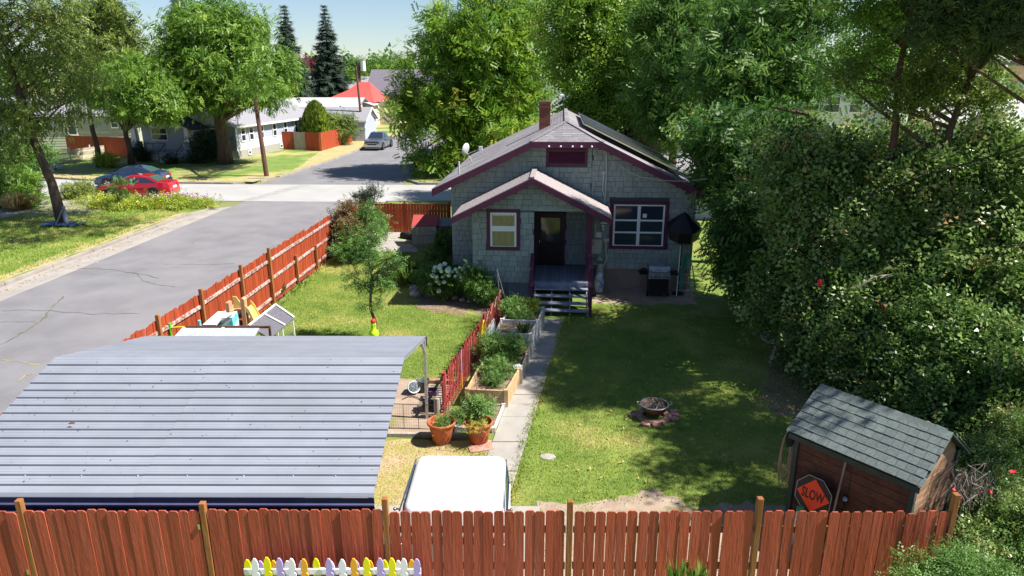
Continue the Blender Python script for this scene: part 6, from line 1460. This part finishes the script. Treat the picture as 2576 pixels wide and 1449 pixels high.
shrub('rose_bush', 'low sprawling greenery in front of the right end of the board fence', (5.9, 7.3, 0),
     [b(2320, 1450, 7.3, 60, 30), b(2400, 1440, 7.4, 50, 40), b(2470, 1450, 7.4, 80, 40)], 90, 36, .10, .075, T_BROAD, 'lf_veg', nb=20, r0=.01, up=.6)
P = np.array([tuple(V(random.uniform(2385, 2560), random.uniform(1180, 1430), 8.9)) for _ in range(16)] )
fl = scatter('flowers', P, rng.normal(size=P.shape) + [0, 0, 1], rng.normal(size=P.shape) + [0, -1.5, 1], np.full(len(P), .05), T_PETAL, 'petal_red', None)
bpy.data.objects['rose_bush']['label']; fl.parent = bpy.data.objects['rose_bush']; fl.location = -Vector((8.6, 10.2, 0)); fl['kind'] = 'stuff'
# dead twigs hanging over the shed corner
tw = thing('dead_branch', 'tangle of grey dead twigs hanging beside the last fence post', 'branch', V(2420, 1200, 9.2)); mb = MB(); rr = random.Random(12)
for i in range(110):
    a = Vector((rr.uniform(-.15, .45), rr.uniform(-.2, .3), rr.uniform(-.2, .15))); e = a + Vector((rr.uniform(-.25, .25), rr.uniform(-.15, .15), rr.uniform(-.55, -.1)))
    mb.tube([a, a.lerp(e, .5) + Vector((rr.uniform(-.08, .08), 0, rr.uniform(-.05, .05))), e], [.007, .005, .003], 4, False)
part('twigs', mb, 'bark_pale', tw, stuff=True)
for i, (pts, lab) in enumerate((([(1770, 2100)], 0),) and [([(2100, 765), (2140, 728), (2200, 700), (2260, 690)], 'long bare grey branch arching over the bushes below the feathery tree'), ([(1940, 270), (1990, 280), (2040, 290), (2080, 330)], 'bare reddish branch reaching left from the bush tops')]):
    Y = 15.9 if i == 0 else 20.5
    t = tag(link('bare_branch', MB().tube([V(x, y, Y) for x, y in pts], [.02, .045, .05, .04], 6).tube([V(pts[1][0], pts[1][1], Y), V(pts[1][0] + 50, pts[1][1] - 8, Y - .1)], [.02, .008], 5).mesh('bare_branch', 'bark_pale' if i == 0 else 'bark_red')), lab, 'branch')
bird = [(2062, 712, 15.6, 'small red hummingbird feeder hanging in the dark bush at left'), (2222, 776, 15.2, 'small red hummingbird feeder deeper in the bushes at right')]
for x, y, Y, lab in bird:
    t = thing('bird_feeder', lab, 'bird feeder', V(x, y, Y)); part('bottle', MB().lathe([(.05, -.06), (.055, 0), (.045, .07), (.015, .10)], 10), 'petal_red', t); part('hook', MB().tube([(0, 0, .1), (0, 0, .35)], .006, 4), 'black', t)
t = thing('picnic_table', 'weathered table top in the shade under the bushes', 'table', G(1960, 905)); t.rotation_euler = (0, 0, R(-25))
part('table_top', MB().lathe([(.55, .62), (.55, .66)], 20, (0, 0, 0)), 'grey_wood', t)
for a in range(3): part('leg', MB().bar((.4 * math.cos(a * 2.1), .4 * math.sin(a * 2.1), 0), (.15 * math.cos(a * 2.1), .15 * math.sin(a * 2.1), .62), .05, .05), 'grey_wood', t)
# tree standing right of the frame whose crown dapples the lawn
tree('shade_tree', 'tall tree at the right frame edge that throws dappled shade on the lawn', 'tree', (13.6, 12.0, 0), 9.5, .30,
     [(12.3, 11.3, 10.3, 1.9, 1.6, 1.3), (13.4, 13.0, 11.4, 2.2, 1.8, 1.5), (11.9, 12.6, 9.0, 1.4, 1.3, 1.0), (13.2, 10.2, 9.0, 1.4, 1.3, 1.1)], 120, 34, .34, .30, T_BROAD, 'lf_hedge', nb=40, up=.6)

# left side: leaning street tree, elm, others
tree('leaning_tree', 'olive green tree with a leaning forked trunk at the left edge of the verge', 'tree', G(158, 562), 12.6, .25,
     [b(60, 90, 38, 130, 90), b(170, 170, 38, 110, 90), b(20, 220, 37, 90, 100), b(90, 270, 37, 105, 62), b(190, 250, 37, 50, 40), b(20, 320, 36, 70, 60), b(0, 30, 39, 120, 60), b(150, 30, 39, 80, 50), b(0, 400, 35, 40, 40), (-22, 35, 13.6, 3.2, 2.4, 1.6), (-17, 34.5, 13.9, 3.0, 2.4, 1.6), (-12.5, 34, 14.0, 3.2, 2.6, 1.5), (-19, 31, 13.6, 2.4, 1.8, 1.3), (-14, 30.5, 13.7, 2.6, 2.0, 1.3), (-15.5, 37, 14.4, 2.8, 1.6, 1.3)],
     520, 36, .42, .34, T_DROOP, 'lf_olive', nb=30, lean=(-2.6, 1.2), droop=.6, up=.5)
tree('leafy_tree', 'airy pale green tree against the sky right of the leaning tree', 'tree', G(250, 420), 9.5, .24,
     [b(250, 70, 62, 75, 55), b(290, 110, 62, 50, 40), b(215, 120, 61, 60, 50), b(260, 25, 62, 50, 30), b(300, 170, 60, 40, 22)],
     140, 40, .55, .55, T_DROOP, 'lf_olive', nb=24, droop=.3, up=.6, tintb=.1)
tree('willow_tree', 'low drooping light green tree hanging over the white porch roof', 'tree', G(330, 414), 7.5, .26,
     [b(330, 205, 58, 110, 50), b(400, 255, 57, 55, 50), b(310, 262, 57, 60, 32), b(240, 215, 57, 50, 40), b(420, 285, 56.5, 22, 20), b(360, 170, 59, 60, 35)],
     340, 50, .48, .42, T_DROOP, 'lf_elm', nb=28, droop=.9, up=.5)
tree('elm_tree', 'huge round bright green elm with thick trunk in front of the white bungalow', 'tree', G(567, 412), 9.5, .62,
     [b(560, 110, 62, 130, 95), b(480, 170, 62, 90, 90), b(650, 170, 62, 85, 85), b(570, 210, 62, 140, 65), b(520, 50, 63, 90, 50), b(610, 60, 63, 60, 45), b(455, 90, 62, 55, 60), b(470, 235, 61, 55, 42), b(650, 235, 58, 65, 36), b(700, 190, 62, 40, 50), b(650, 200, 53, 40, 26)],
     640, 58, .55, .46, T_DROOP, 'lf_elm', 'bark', nb=40, droop=.6, up=.7, tintb=.02)
def conifer(label, x, ytop, Y, zb, rad, mat='lf_spruce', seed=1, dens=1.):
    top = V(x, ytop, Y); t = thing('spruce_tree', label, 'tree', (top.x, Y, 0)); rr = random.Random(seed)
    Hh = top.z; mb = MB().tube([(0, 0, -.2), (0, 0, Hh * .98)], [Hh * .018, .04], 8); Ps = []; Ds = []; Ss = []; z = zb
    while z < Hh - .3:
        f = 1 - (z - zb) / (Hh - zb); r_ = rad * (f ** .85) * rr.uniform(.75, 1.1) + .15; n = max(4, int(7 * dens * (.5 + f)))
        for k in range(n):
            a = 2 * PI * k / n + rr.uniform(-.4, .4); l = r_ * rr.uniform(.7, 1.12); dr = rr.uniform(.12, .35)
            e = Vector((l * math.cos(a), l * math.sin(a), -l * dr)); mb.tube([(0, 0, z), (e.x * .6, e.y * .6, z + e.z * .7), (e.x, e.y, z + e.z * .8)], [.05, .03, .01], 4, False)
            m = max(3, int(l * 7))
            for j in range(m):
                u = (j + rr.random()) / m
                for s_ in (1, -1, 0):
                    Ps.append((e.x * u + rr.gauss(0, .05), e.y * u + rr.gauss(0, .05), z + e.z * u * .8 + rr.gauss(0, .06)))
                    Ds.append((math.cos(a + s_ * .8), math.sin(a + s_ * .8), -.45 + rr.gauss(0, .15))); Ss.append(.38 + .35 * f * rr.random())
        z += Hh * .026 * rr.uniform(.8, 1.2)
    P = np.array(Ps); D = np.array(Ds); scatter('boughs', P, D, rng.normal(size=P.shape) * .4 + [0, 0, 1], np.array(Ss) * 1.5, T_NEED, mat, t)
    part('trunk', mb, 'bark', t); return t
conifer('tall narrow spruce standing alone against the sky left of centre', 815, 10, 130, 2.0, 4.6, seed=1)
conifer('ragged taller spruce just left of the lone spruce, behind the elm', 713, 6, 120, 2.5, 3.9, seed=2)
conifer('dark spruce whose tip rises at the top edge above the airy tree', 268, -45, 90, 3, 4.6, seed=3)
conifer('faint spruce top showing behind the left shoulder of the elm', 438, -8, 110, 4, 3.6, seed=4)
conifer('short young spruce in the gap beside the two tall spruces', 760, 150, 140, 1, 2.6, seed=5)
def mass(name, label, cat, x, y, Y, rx, ry, mat='lf_dark', size=.9, ncl=60, nl=26, T=T_BROAD, tintb=0.):
    q = b(x, y, Y, rx, ry); base = Vector((q[0], q[1], 0)); t = thing(name, label, cat, base)
    lb = [(0, 0, q[2], q[3], q[4] * .8, q[5]), (q[3] * .4, 0, q[2] * .6, q[3] * .8, q[4] * .6, q[5] * .7), (-q[3] * .4, .5, q[2] * .55, q[3] * .8, q[4] * .6, q[5] * .7)]
    leaves('crown', lb, ncl, nl, size * .9, size, T, mat, t, up=.8, tintb=tintb)
    part('trunk', MB().tube([(0, 0, -.2), (0, 0, q[2])], [.35, .1], 7), 'bark', t); return t
for i, (x, y, Y, rx, ry, mat, lab) in enumerate([
    (770, 175, 170, 26, 24, 'lf_purple', 'dark plum coloured tree beyond the warehouse'), (840, 195, 165, 42, 28, 'lf_dark', 'dark tree below the lone spruce'),
    (878, 205, 160, 26, 22, 'lf_elm', 'small bright green tree in the far tree line'), (935, 180, 210, 45, 28, 'lf_elm', 'rounded green tree right of the pole in the far tree line'),
    (985, 170, 215, 38, 32, 'lf_locust', 'taller dark tree against the left edge of the central tree'), (900, 175, 220, 32, 26, 'lf_locust', 'dark tree behind the thick pole'),
    (1015, 185, 190, 30, 34, 'lf_elm', 'green tree half behind the central tree edge'), (735, 205, 150, 30, 26, 'lf_elm', 'green tree between the elm and the plum tree'),
    (1385, 200, 120, 45, 18, 'lf_elm', 'tree behind the white gabled building')]):
    mass('background_tree', lab, 'tree', x, y, Y, rx, ry, mat, 1.1)
fw = []
for x in range(-200, 2900, 62):
    Yq = 250 + random.uniform(-20, 30); q = b(x, 186 + random.uniform(-5, 6), Yq, 55, 24 + random.uniform(-6, 12)); fw.append(q)
leaves('far_wood', fw, 420, 26, 2.2, 2.8, T_BROAD, 'lf_locust', None, up=.8); o = bpy.data.objects['far_wood']; tag(o, 'distant belt of trees along the whole horizon', 'trees'); o['kind'] = 'stuff'
# clipped and garden shrubs
def cone_shrub(label, base, h, r_):
    t = thing('arborvitae', label, 'shrub', base); n = 5200; u = rng.random(n); a = rng.uniform(0, 2 * PI, n); z = u * h
    prof = np.sin(np.clip((1 - u), 0, 1) ** .62 * PI * .56) / math.sin(PI * .5) * r_ * rng.uniform(.82, 1.04, n)
    P = np.stack([prof * np.cos(a), prof * np.sin(a), z + .1], 1); out = norm(np.stack([np.cos(a), np.sin(a), np.full(n, .4)], 1))
    scatter('foliage', P, np.stack([np.cos(a) * .25, np.sin(a) * .25, np.ones(n)], 1) + rng.normal(size=(n, 3)) * .15, out + rng.normal(size=(n, 3)) * .2, np.full(n, .42), T_ONE, 'lf_cedar', t)
    part('core', MB().lathe([(r_ * .8, .05), (r_ * .85, h * .25), (r_ * .6, h * .6), (.02, h * .93)], 14), 'lf_cedar', t); return t
cb_ = G(788, 372); cone_shrub('bright yellow green cone shaped evergreen behind the orange fence corner', (cb_.x, cb_.y + 1.9, 0), 4.5, 1.62)
sb = V(850, 300, cb_.y + 5)
shrub('round_bush', 'round olive bush right of the cone shaped evergreen', (sb.x, cb_.y + 5, 0), [b(850, 318, cb_.y + 4, 42, 34), b(825, 330, cb_.y + 3.6, 30, 26)], 90, 40, .4, .35, T_BROAD, 'lf_olive')
shrub('bush', 'bright green bush behind the short rust red fence', G(682, 352), [b(682, 333, 82, 22, 26)], 36, 36, .35, .35, T_BROAD, 'lf_bright')
def tuft(label, base, n, h, spread, mat, name='grass_clump', cat='plant', wd=1.):
    t = thing(name, label, cat, base); a = rng.uniform(0, 2 * PI, n); k = rng.uniform(.15, 1, n) * spread
    D = np.stack([np.cos(a) * k, np.sin(a) * k, np.ones(n)], 1); P = np.stack([np.cos(a) * .05 * k, np.sin(a) * .05 * k, np.zeros(n)], 1) * h * 3
    scatter('blades', P, D, np.stack([np.cos(a), np.sin(a), np.full(n, .3)], 1), h * rng.uniform(.7, 1.15, n), T_BLADE, mat, t); return t
tuft('spiky bright clump at the foot of the rust red fence beside the bungalow', G(668, 372), 260, 1.1, 1., 'lf_fern'); tuft('spiky clump half hidden by the utility pole', G(655, 384), 200, .9, 1., 'lf_fern')
tuft('tan dry ornamental grass at the left edge by the cross street', G(48, 528), 420, 1.0, 1.6, 'lf_straw'); tuft('second tan ornamental grass beside the gravel bed', G(78, 512), 300, 1.0, .9, 'lf_straw')
shrub('bush', 'dark round bush in front of the white bungalow left of the elm trunk', G(522, 405), [b(522, 365, 63.5, 30, 36)], 60, 40, .35, .3, T_BROAD, 'lf_dark', cat='bush')
for x, lab in ((432, 'small clipped dark shrub left of the porch steps'), (487, 'small clipped dark shrub right of the porch steps')): shrub('bush', lab, G(x, 408), [b(x, 399, 62.6, 15, 12)], 16, 36, .25, .2, T_BROAD, 'lf_dark')
shrub('bush', 'dark shrub at the left corner of the white bungalow', G(352, 405), [b(352, 385, 64, 20, 22)], 26, 36, .3, .25, T_BROAD, 'lf_dark')
shrub('golden_shrub', 'low golden yellow shrub on the lawn before the dark red fence', G(268, 412), [b(268, 402, 60, 28, 10)], 36, 40, .28, .22, T_BROAD, 'lf_veg_yellow')
shrub('bush', 'pale flowering bush on the near verge left of the red car', G(200, 502), [b(205, 484, 44.5, 38, 22)], 60, 40, .25, .20, T_BROAD, 'lf_olive', tintb=.15)
shrub('bush', 'green bush at the left frame edge beside the tan grasses', G(20, 520), [b(30, 460, 42, 60, 34), b(60, 500, 41, 40, 22), b(-10, 490, 41, 40, 30)], 140, 40, .3, .26, T_DROOP, 'lf_elm')
shrub('bush', 'deep green shrub beneath the leaning tree by the picket fence', G(60, 430), [b(60, 395, 52, 60, 32), b(10, 390, 52, 50, 34)], 120, 40, .35, .3, T_BROAD, 'lf_locust')
shrub('bush', 'thin street sapling with pale leaves in the flower bed', G(305, 522), [b(305, 470, 40.5, 16, 22)], 12, 26, .18, .2, T_BROAD, 'lf_veg', nb=6, r0=.035, cat='sapling')
shrub('bush', 'dark red leaved shrub peeking over the bungalow roof', V(1600, 430, 40).xy.to_3d(), [b(1600, 350, 40, 38, 30), b(1640, 368, 39, 30, 22)], 90, 40, .3, .26, T_BROAD, 'lf_purple', cat='bush')
# flower bed along the near kerb
fbx = [(245, 512), (300, 516), (350, 518), (400, 518), (450, 518), (490, 520), (270, 522), (330, 526), (430, 524)]
flb = thing('flower_bed_plants', 'long bed of mixed flowers along the kerb in front of the red car', 'flowers', G(370, 510))
bl = [(G(x, y).x - flb.location.x, G(x, y).y - flb.location.y, .1, 1.3, .8, .26) for x, y in fbx]
leaves('foliage', bl, 260, 40, .22, .2, T_BROAD, 'lf_veg_yellow', flb, minz=.02, tintb=-.05); flb.children[0]['kind'] = 'stuff'
C, _ = clumps(bl, 110, .2); C[:, 2] = rng.uniform(.2, .42, len(C)); pkc = G(430, 512).x - flb.location.x
P = np.repeat(C, 5, 0) + rng.normal(size=(len(C) * 5, 3)) * .07; scatter('yellow_flowers', P, rng.normal(size=P.shape), rng.normal(size=P.shape) * .5 + [0, -.4, 1], np.full(len(P), .09), T_PETAL, 'petal_yellow', flb, stuff=True)
P = np.stack([rng.normal(pkc, 1.1, 170), rng.normal(.7, .35, 170), rng.uniform(.2, .42, 170)], 1); scatter('pink_flowers', P, rng.normal(size=P.shape), rng.normal(size=P.shape) * .5 + [0, -.4, 1], np.full(len(P), .13), T_PETAL, 'petal_pink', flb, stuff=True)

# ---- in the yard
t = tree('young_tree', 'slim young tree with sparse leaves in the sunny lawn', 'tree', (-4.12, 19.35, 0), 2.9, .055,
     [b(938, 640, 19.4, 34, 50), b(912, 705, 19.3, 30, 36), b(965, 705, 19.4, 30, 36), b(932, 590, 19.5, 20, 28), b(950, 572, 19.5, 16, 24), b(905, 630, 19.4, 20, 26), b(990, 660, 19.3, 20, 34), b(928, 760, 19.3, 32, 18), b(880, 690, 19.4, 20, 22)],
     98, 16, .12, .105, T_BROAD, 'lf_veg', nb=54, up=.6)
shrub('corner_vine', 'tangled rust and green vine over the street fence corner', G(885, 612), [b(880, 568, 29.5, 38, 42), b(905, 592, 29, 30, 34), b(852, 548, 29.8, 20, 20), b(885, 522, 29.8, 22, 12)], 100, 36, .20, .15, T_BROAD, 'lf_rust', nb=40, cat='vine', up=.5)
shrub('bush', 'pale green weedy bush below the vine corner', G(910, 620), [b(905, 600, 28.6, 45, 32), b(935, 560, 29.5, 26, 50), b(860, 625, 28, 25, 16)], 120, 40, .17, .14, T_BROAD, 'lf_veg', up=.6)
shrub('bush', 'small dark leafed shrub standing out against the pale street', G(925, 600), [b(928, 487, 33.5, 26, 22), b(905, 500, 33.4, 20, 16)], 30, 30, .16, .14, T_BROAD, 'lf_dark', nb=20)
for x, y, lab in ((1005, 555, 'leafy green patch in the back bed left of the cold frame'), (965, 545, 'small blue green plant at the back of the yard path')):
    p = G(x, y + 14); shrub('garden_plant', lab, p, [(p.x, p.y, .35, .55, .5, .32)], 30, 36, .15, .14, T_BROAD, 'lf_veg')
# hydrangea and bed shrubs
hp = G(1112, 735); hy = shrub('hydrangea_bush', 'hydrangea with round white flower heads at the porch corner', (hp.x, hp.y, 0), [b(1110, 705, 23.3, 52, 36), b(1080, 700, 23.4, 28, 30), b(1150, 700, 23.2, 30, 34)], 110, 36, .14, .13, T_BROAD, 'lf_locust', nb=24, r0=.012, tintb=-.1)
zz = lambda x, y: ((1024 + x * .3975) / 1.19255, (576 + y * .3975) / 1.19255)
HYD = [(780, 541), (748, 555), (745, 573), (710, 570), (697, 595), (690, 630), (727, 570), (812, 578), (805, 592), (820, 605), (862, 583), (893, 570), (935, 560), (960, 563), (755, 598), (783, 625), (765, 640), (718, 640), (716, 655), (722, 670), (810, 630), (838, 600), (875, 605), (860, 635), (900, 620), (905, 640), (935, 600), (940, 640), (905, 668), (775, 680), (740, 690), (668, 695), (735, 748), (880, 620), (920, 583)]
for i, (x, y) in enumerate(HYD):
    p = V(*zz(x, y), 22.85 - .1 * (i % 3)) - hy.location; r_ = random.uniform(.055, .09) * (1.2 if i in (17, 18, 8) else 1)
    m_ = MB().ball(tuple(p), r_, r_ * .85, 9, 6)
    for k in range(len(m_.v)): m_.v[k] = tuple(p[j] + (m_.v[k][j] - p[j]) * random.uniform(.86, 1.14) for j in range(3))
    part('flower_head', m_, 'hydrangea', hy)
rb = G(1210, 765); shrub('round_bush', 'glossy round green shrub at the porch corner right of the hydrangea', rb, [b(1208, 715, 22.6, 32, 40), b(1185, 695, 22.8, 22, 30), b(1225, 740, 22.3, 22, 26)], 120, 36, .12, .10, T_BROAD, 'lf_locust', up=.5, tintb=.05)
lg_ = G(1035, 715); tuft('arching strappy leaved clump at the sunny edge of the bed', (lg_.x, lg_.y, 0), 170, .95, 1.3, 'lf_fern'); tuft('second strappy clump half in the house shadow', G(1068, 722), 130, .85, 1.3, 'lf_veg')
hs_ = G(1110, 640); tuft('blue green hosta clump in the house shade', (hs_.x, hs_.y, 0), 140, .6, 1.5, 'lf_veg', name='hosta')
shrub('bush', 'dark shrub pressed against the left house wall in shade', G(1115, 628), [b(1120, 610, 28.5, 22, 28), b(1100, 660, 26.5, 28, 22)], 60, 36, .16, .15, T_BROAD, 'lf_locust', tintb=-.1)
# vegetables in the beds
def veg(label, c, r_, h, mat, ncl, name='vegetable_plants', size=.085, T=T_BROAD, z0=.35):
    t = thing(name, label, 'plant', (c[0], c[1], z0)); leaves('foliage', [(0, 0, h * .5, r_, r_, h * .5)], ncl, 26, .09, size, T, mat, t, minz=.01, tintb=.05)
    mb = MB(); rr = random.Random(int(c[0] * 100 + c[1] * 10))
    for i in range(6): mb.tube([(rr.uniform(-.05, .05), rr.uniform(-.05, .05), 0), (rr.uniform(-1, 1) * r_ * .6, rr.uniform(-1, 1) * r_ * .6, h * .9)], [.008, .003], 4, False)
    part('stems', mb, 'lf_veg', t); return t
veg('bushy dark leaved plants at the left of the far white bed', (.05, 19.9), .36, .55, 'lf_veg', 60, z0=.56); veg('yellow green plant at the right of the far white bed', (.55, 19.95), .28, .48, 'lf_veg_yellow', 34, z0=.56); veg('green plants spilling from the near edge of the far white bed', (.28, 19.5), .3, .35, 'lf_veg', 34, z0=.56)
tuft('broad leaved plant beside the stone mushroom', (.32, 18.4, .58), 46, .32, 1.2, 'lf_veg', name='hosta')
veg('tall tomato plants in the middle bed by the fence', (-.42, 17.0), .36, .75, 'lf_veg', 80, z0=.3); veg('tomato plants in the middle bed nearer the path', (-.02, 17.15), .30, .62, 'lf_veg', 50, z0=.3); veg('thin dark herb in the far corner of the middle bed', (.1, 17.55), .22, .42, 'lf_locust', 20, z0=.3)
veg('loose leafy row at the back of the pale timber bed', (-.35, 16.0), .36, .38, 'lf_veg', 44, z0=.33); veg('small bright plant in the middle of the pale timber bed', (-.38, 15.45), .24, .22, 'lf_veg', 24, z0=.33)
veg('squash seedlings with pale leaves in the low bed', (-.72, 14.25), .30, .42, 'lf_veg', 26, z0=.08, size=.12); veg('small weedy clump at the end of the red picket fence', (-1.28, 14.1), .16, .3, 'lf_veg', 18, z0=.02)
veg('green seedling clump growing in the left terracotta pot', (-1.48, 13.27), .17, .16, 'lf_veg', 22, z0=.38, size=.05); veg('upright tomato in the right terracotta pot', (-.72, 13.38), .16, .62, 'lf_veg', 16, z0=.38, size=.11); veg('wilted yellow leaves hanging in the right terracotta pot', (-.70, 13.2), .2, .18, 'lf_wilt', 14, z0=.38, size=.07)
cg = thing('tomato_cage', 'thin wire tomato cage standing between the low bed and the pale timber bed', 'plant support', (-.72, 14.95, .1))
for a in range(4): part('wire', MB().tube([(.05 * math.cos(a * 1.57), .05 * math.sin(a * 1.57), 0), (.22 * math.cos(a * 1.57), .22 * math.sin(a * 1.57), 1.0)], .004, 4), 'rust', cg)
for z in (.35, .7): part('ring', MB().tube([((.05 + .17 * z) * math.cos(i * PI / 8), (.05 + .17 * z) * math.sin(i * PI / 8), z) for i in range(17)], .004, 4, False), 'rust', cg)
tr_ = thing('trellis', 'thin leaning trellis pole set at the far end of the red picket fence', 'trellis', (-.30, 20.75, 0))
part('pole', MB().tube([(0, 0, 0), (-.16, 0, 1.75)], .008, 5).tube([(.3, 0, 0), (-.16, 0, 1.75)], .008, 5), 'grey_wood', tr_)
for i in range(5): part('rung', MB().tube([(-.03 * i - .02, 0, .3 * i + .1), (.25 - .09 * i, 0, .3 * i + .1)], .005, 4), 'grey_wood', tr_)
for x, y, Y in ((1708, 1432, 7.55),): tuft('fern like green fronds poking up before the fence at bottom centre', V(x, y + 35, Y), 40, .30, 1.1, 'lf_fern', name='fern')
tuft('feathery yellow green fronds at the bottom edge right of the fern', V(1752, 1462, 7.5), 40, .26, 1.0, 'lf_fern', name='fern')
fs = G(870, 640)
for i, (x, y) in enumerate([(745, 700), (770, 680), (790, 660), (812, 640), (700, 745)]): tuft(['straggly weeds at the third post of the street fence', 'weeds between the third and fourth street fence posts', 'weeds at the fourth street fence post', 'weeds near the fence corner vine', 'low weeds at the foot of the tall street fence post'][i], G(x, y), 60, .5, .9, 'lf_fern', name='weeds')

# ================================================================== GRASS
def inpoly(P, poly):
    x, y = P[:, 0], P[:, 1]; c = np.zeros(len(P), bool); n = len(poly); j = n - 1
    for i in range(n):
        xi, yi = poly[i]; xj, yj = poly[j]
        c ^= ((yi > y) != (yj > y)) & (x < (xj - xi) * (y - yi) / (yj - yi + 1e-9) + xi); j = i
    return c
def grass(name, poly, holes, dens, h, mat, label, thin=None):
    xs = [p[0] for p in poly]; ys_ = [p[1] for p in poly]; A_ = (max(xs) - min(xs)) * (max(ys_) - min(ys_)); n = int(A_ * dens)
    P = np.stack([rng.uniform(min(xs), max(xs), n), rng.uniform(min(ys_), max(ys_), n), np.zeros(n)], 1); k = inpoly(P, poly)
    for hq in holes: k &= ~inpoly(P, hq)
    if thin is not None: k &= rng.random(n) < thin(P)
    P = P[k]; n = len(P); D = rng.normal(size=(n, 3)) * .45 + [0, 0, 1]
    o = scatter(name, P, D, rng.normal(size=(n, 3)) * [1, 1, .3], h * rng.uniform(.6, 1.3, n), (np.array([(0, -.10, 0), (0, .10, 0), (1, 0, 0)], float), [(0, 1, 2)]), mat, None)
    tag(o, label, 'grass'); o['kind'] = 'stuff'; return o
PATHP = [(-.8, 10.85), (-.06, 10.85), (1.66, 21.1), (.82, 21.1)]; BEDS = [(-1.75, 13.6), (-.1, 13.6), (.95, 20.6), (-.25, 20.9)]
HOUSE = [(-2.2, 25), (-1.4, 24.6), (-1.3, 22.3), (3.0, 21.9), (3.1, 24.4), (6.6, 24.1), (7.2, 34), (-1.5, 35)]
M('blade', (.12, .21, .020), (.25, .34, .04), 3.2, .7, c3=(.50, .46, .13), s3=.42, lo3=.44, hi3=.66, world=True)
grass('lawn_grass', [(-8.3, 15.2), (-1.75, 15.2), (-.5, 20.8), (-1.8, 22), (-3.1, 22.2), (-3.3, 24.4), (-2.3, 26), (-2.2, 30), (-7.6, 30)], [BEDS, [(-3.5, 13.4), (-1.4, 13.4), (-1.35, 16.1), (-2.9, 16.5)]], 1500, .05, 'blade', 'short sunny grass of the left lawn')
grass('lawn_grass', [(-.1, 10.9), (1.9, 11.2), (2.6, 11.5), (3.4, 11.0), (6.5, 11.2), (8.6, 14), (8.6, 21), (2.9, 22.6), (1.65, 21.2)], [PATHP], 1500, .05, 'blade', 'dappled grass of the right lawn', thin=lambda P: np.clip((P[:, 1] - 10.3) / 1.6, .15, 1))
grass('dry_grass_blades', [(-2.6, 10.95), (-.5, 10.95), (-.45, 13.1), (-2.7, 13.35)], [], 1600, .045, 'lf_straw', 'straw coloured dead grass between carport and pots')
grass('grass_tufts', [(.5, 8.3), (5.6, 8.3), (5.4, 10.6), (.5, 11.0)], [], 260, .045, 'blade', 'scattered grass tufts on the bare earth strip')
grass('verge_grass', [(rX(-28, 24), 24), (rX(-19.6, 24), 24), (rX(-19.6, 38), 38), (-19.2, 41.5), (-24, 42.8), (-28, 41)], [], 220, .11, 'blade', 'grass of the near street verge across the road')
def edge_tufts(pts, n, wd, h, label):
    P = []
    for a, b_ in zip(pts[:-1], pts[1:]):
        k = int(n * math.dist(a, b_)); u = rng.random((k, 1)); q = np.array(a) * (1 - u) + np.array(b_) * u; P.append(q + rng.normal(size=(k, 2)) * wd)
    P = np.vstack(P); P = P[rng.random(len(P)) < .45 + .55 * (np.sin(P[:, 1] * 5.1) * np.sin(P[:, 1] * 2.3 + P[:, 0] * 4) > -.1)]
    P = np.column_stack([P, np.full(len(P), .005)]); n = len(P)
    o = scatter('grass_edge', P, rng.normal(size=(n, 3)) * .5 + [0, 0, 1], rng.normal(size=(n, 3)) * [1, 1, .3], h * rng.uniform(.5, 1.4, n), (np.array([(0, -.08, 0), (0, .08, 0), (1, 0, 0)], float), [(0, 1, 2)]), 'blade', None)
    tag(o, label, 'grass'); o['kind'] = 'stuff'
edge_tufts([(-.02, 11.1), (.25, 13.2), (.62, 15.2), (1.7, 21.2)], 420, .06, .085, 'ragged taller grass creeping over the right edge of the path')
edge_tufts([(1.0, 11.1), (2.0, 11.2), (2.7, 11.55), (3.4, 11.0), (5.2, 11.1)], 300, .16, .06, 'ragged grass edge along the bare earth strip')
edge_tufts([(-1.6, 13.0), (-.9, 12.85), (-.5, 12.6), (-.55, 11.2)], 260, .10, .07, 'green weeds growing between the terracotta pots and the path')
edge_tufts([(-8.35, 15), (-8.2, 18), (-7.9, 24), (-7.6, 29)], 160, .08, .14, 'unmown grass along the foot of the street fence')
# fallen leaves on the lawn and the street gutter
n = 420; P = np.column_stack([rng.uniform(.5, 8, n), rng.uniform(11, 22, n), np.full(n, .045)]); k = ~inpoly(P, PATHP)
o = scatter('fallen_leaves', P[k], rng.normal(size=(k.sum(), 3)) * [1, 1, .2], rng.normal(size=(k.sum(), 3)) * .3 + [0, 0, 1], rng.uniform(.04, .09, k.sum()), T_ONE, 'lf_straw', None); tag(o, 'dry leaves scattered over the right lawn', 'leaves'); o['kind'] = 'stuff'
n = 700; yy = rng.uniform(18, 41, n); P = np.column_stack([-19.0 + .055 * (yy - 25) + np.abs(rng.normal(size=n)) * .35, yy, np.full(n, -.112)])
o = scatter('gutter_litter', P, rng.normal(size=(n, 3)) * [1, 1, .2], rng.normal(size=(n, 3)) * .3 + [0, 0, 1], rng.uniform(.04, .12, n), T_ONE, 'lf_straw', None); tag(o, 'dry leaf litter along the far gutter of the near street', 'leaves'); o['kind'] = 'stuff'
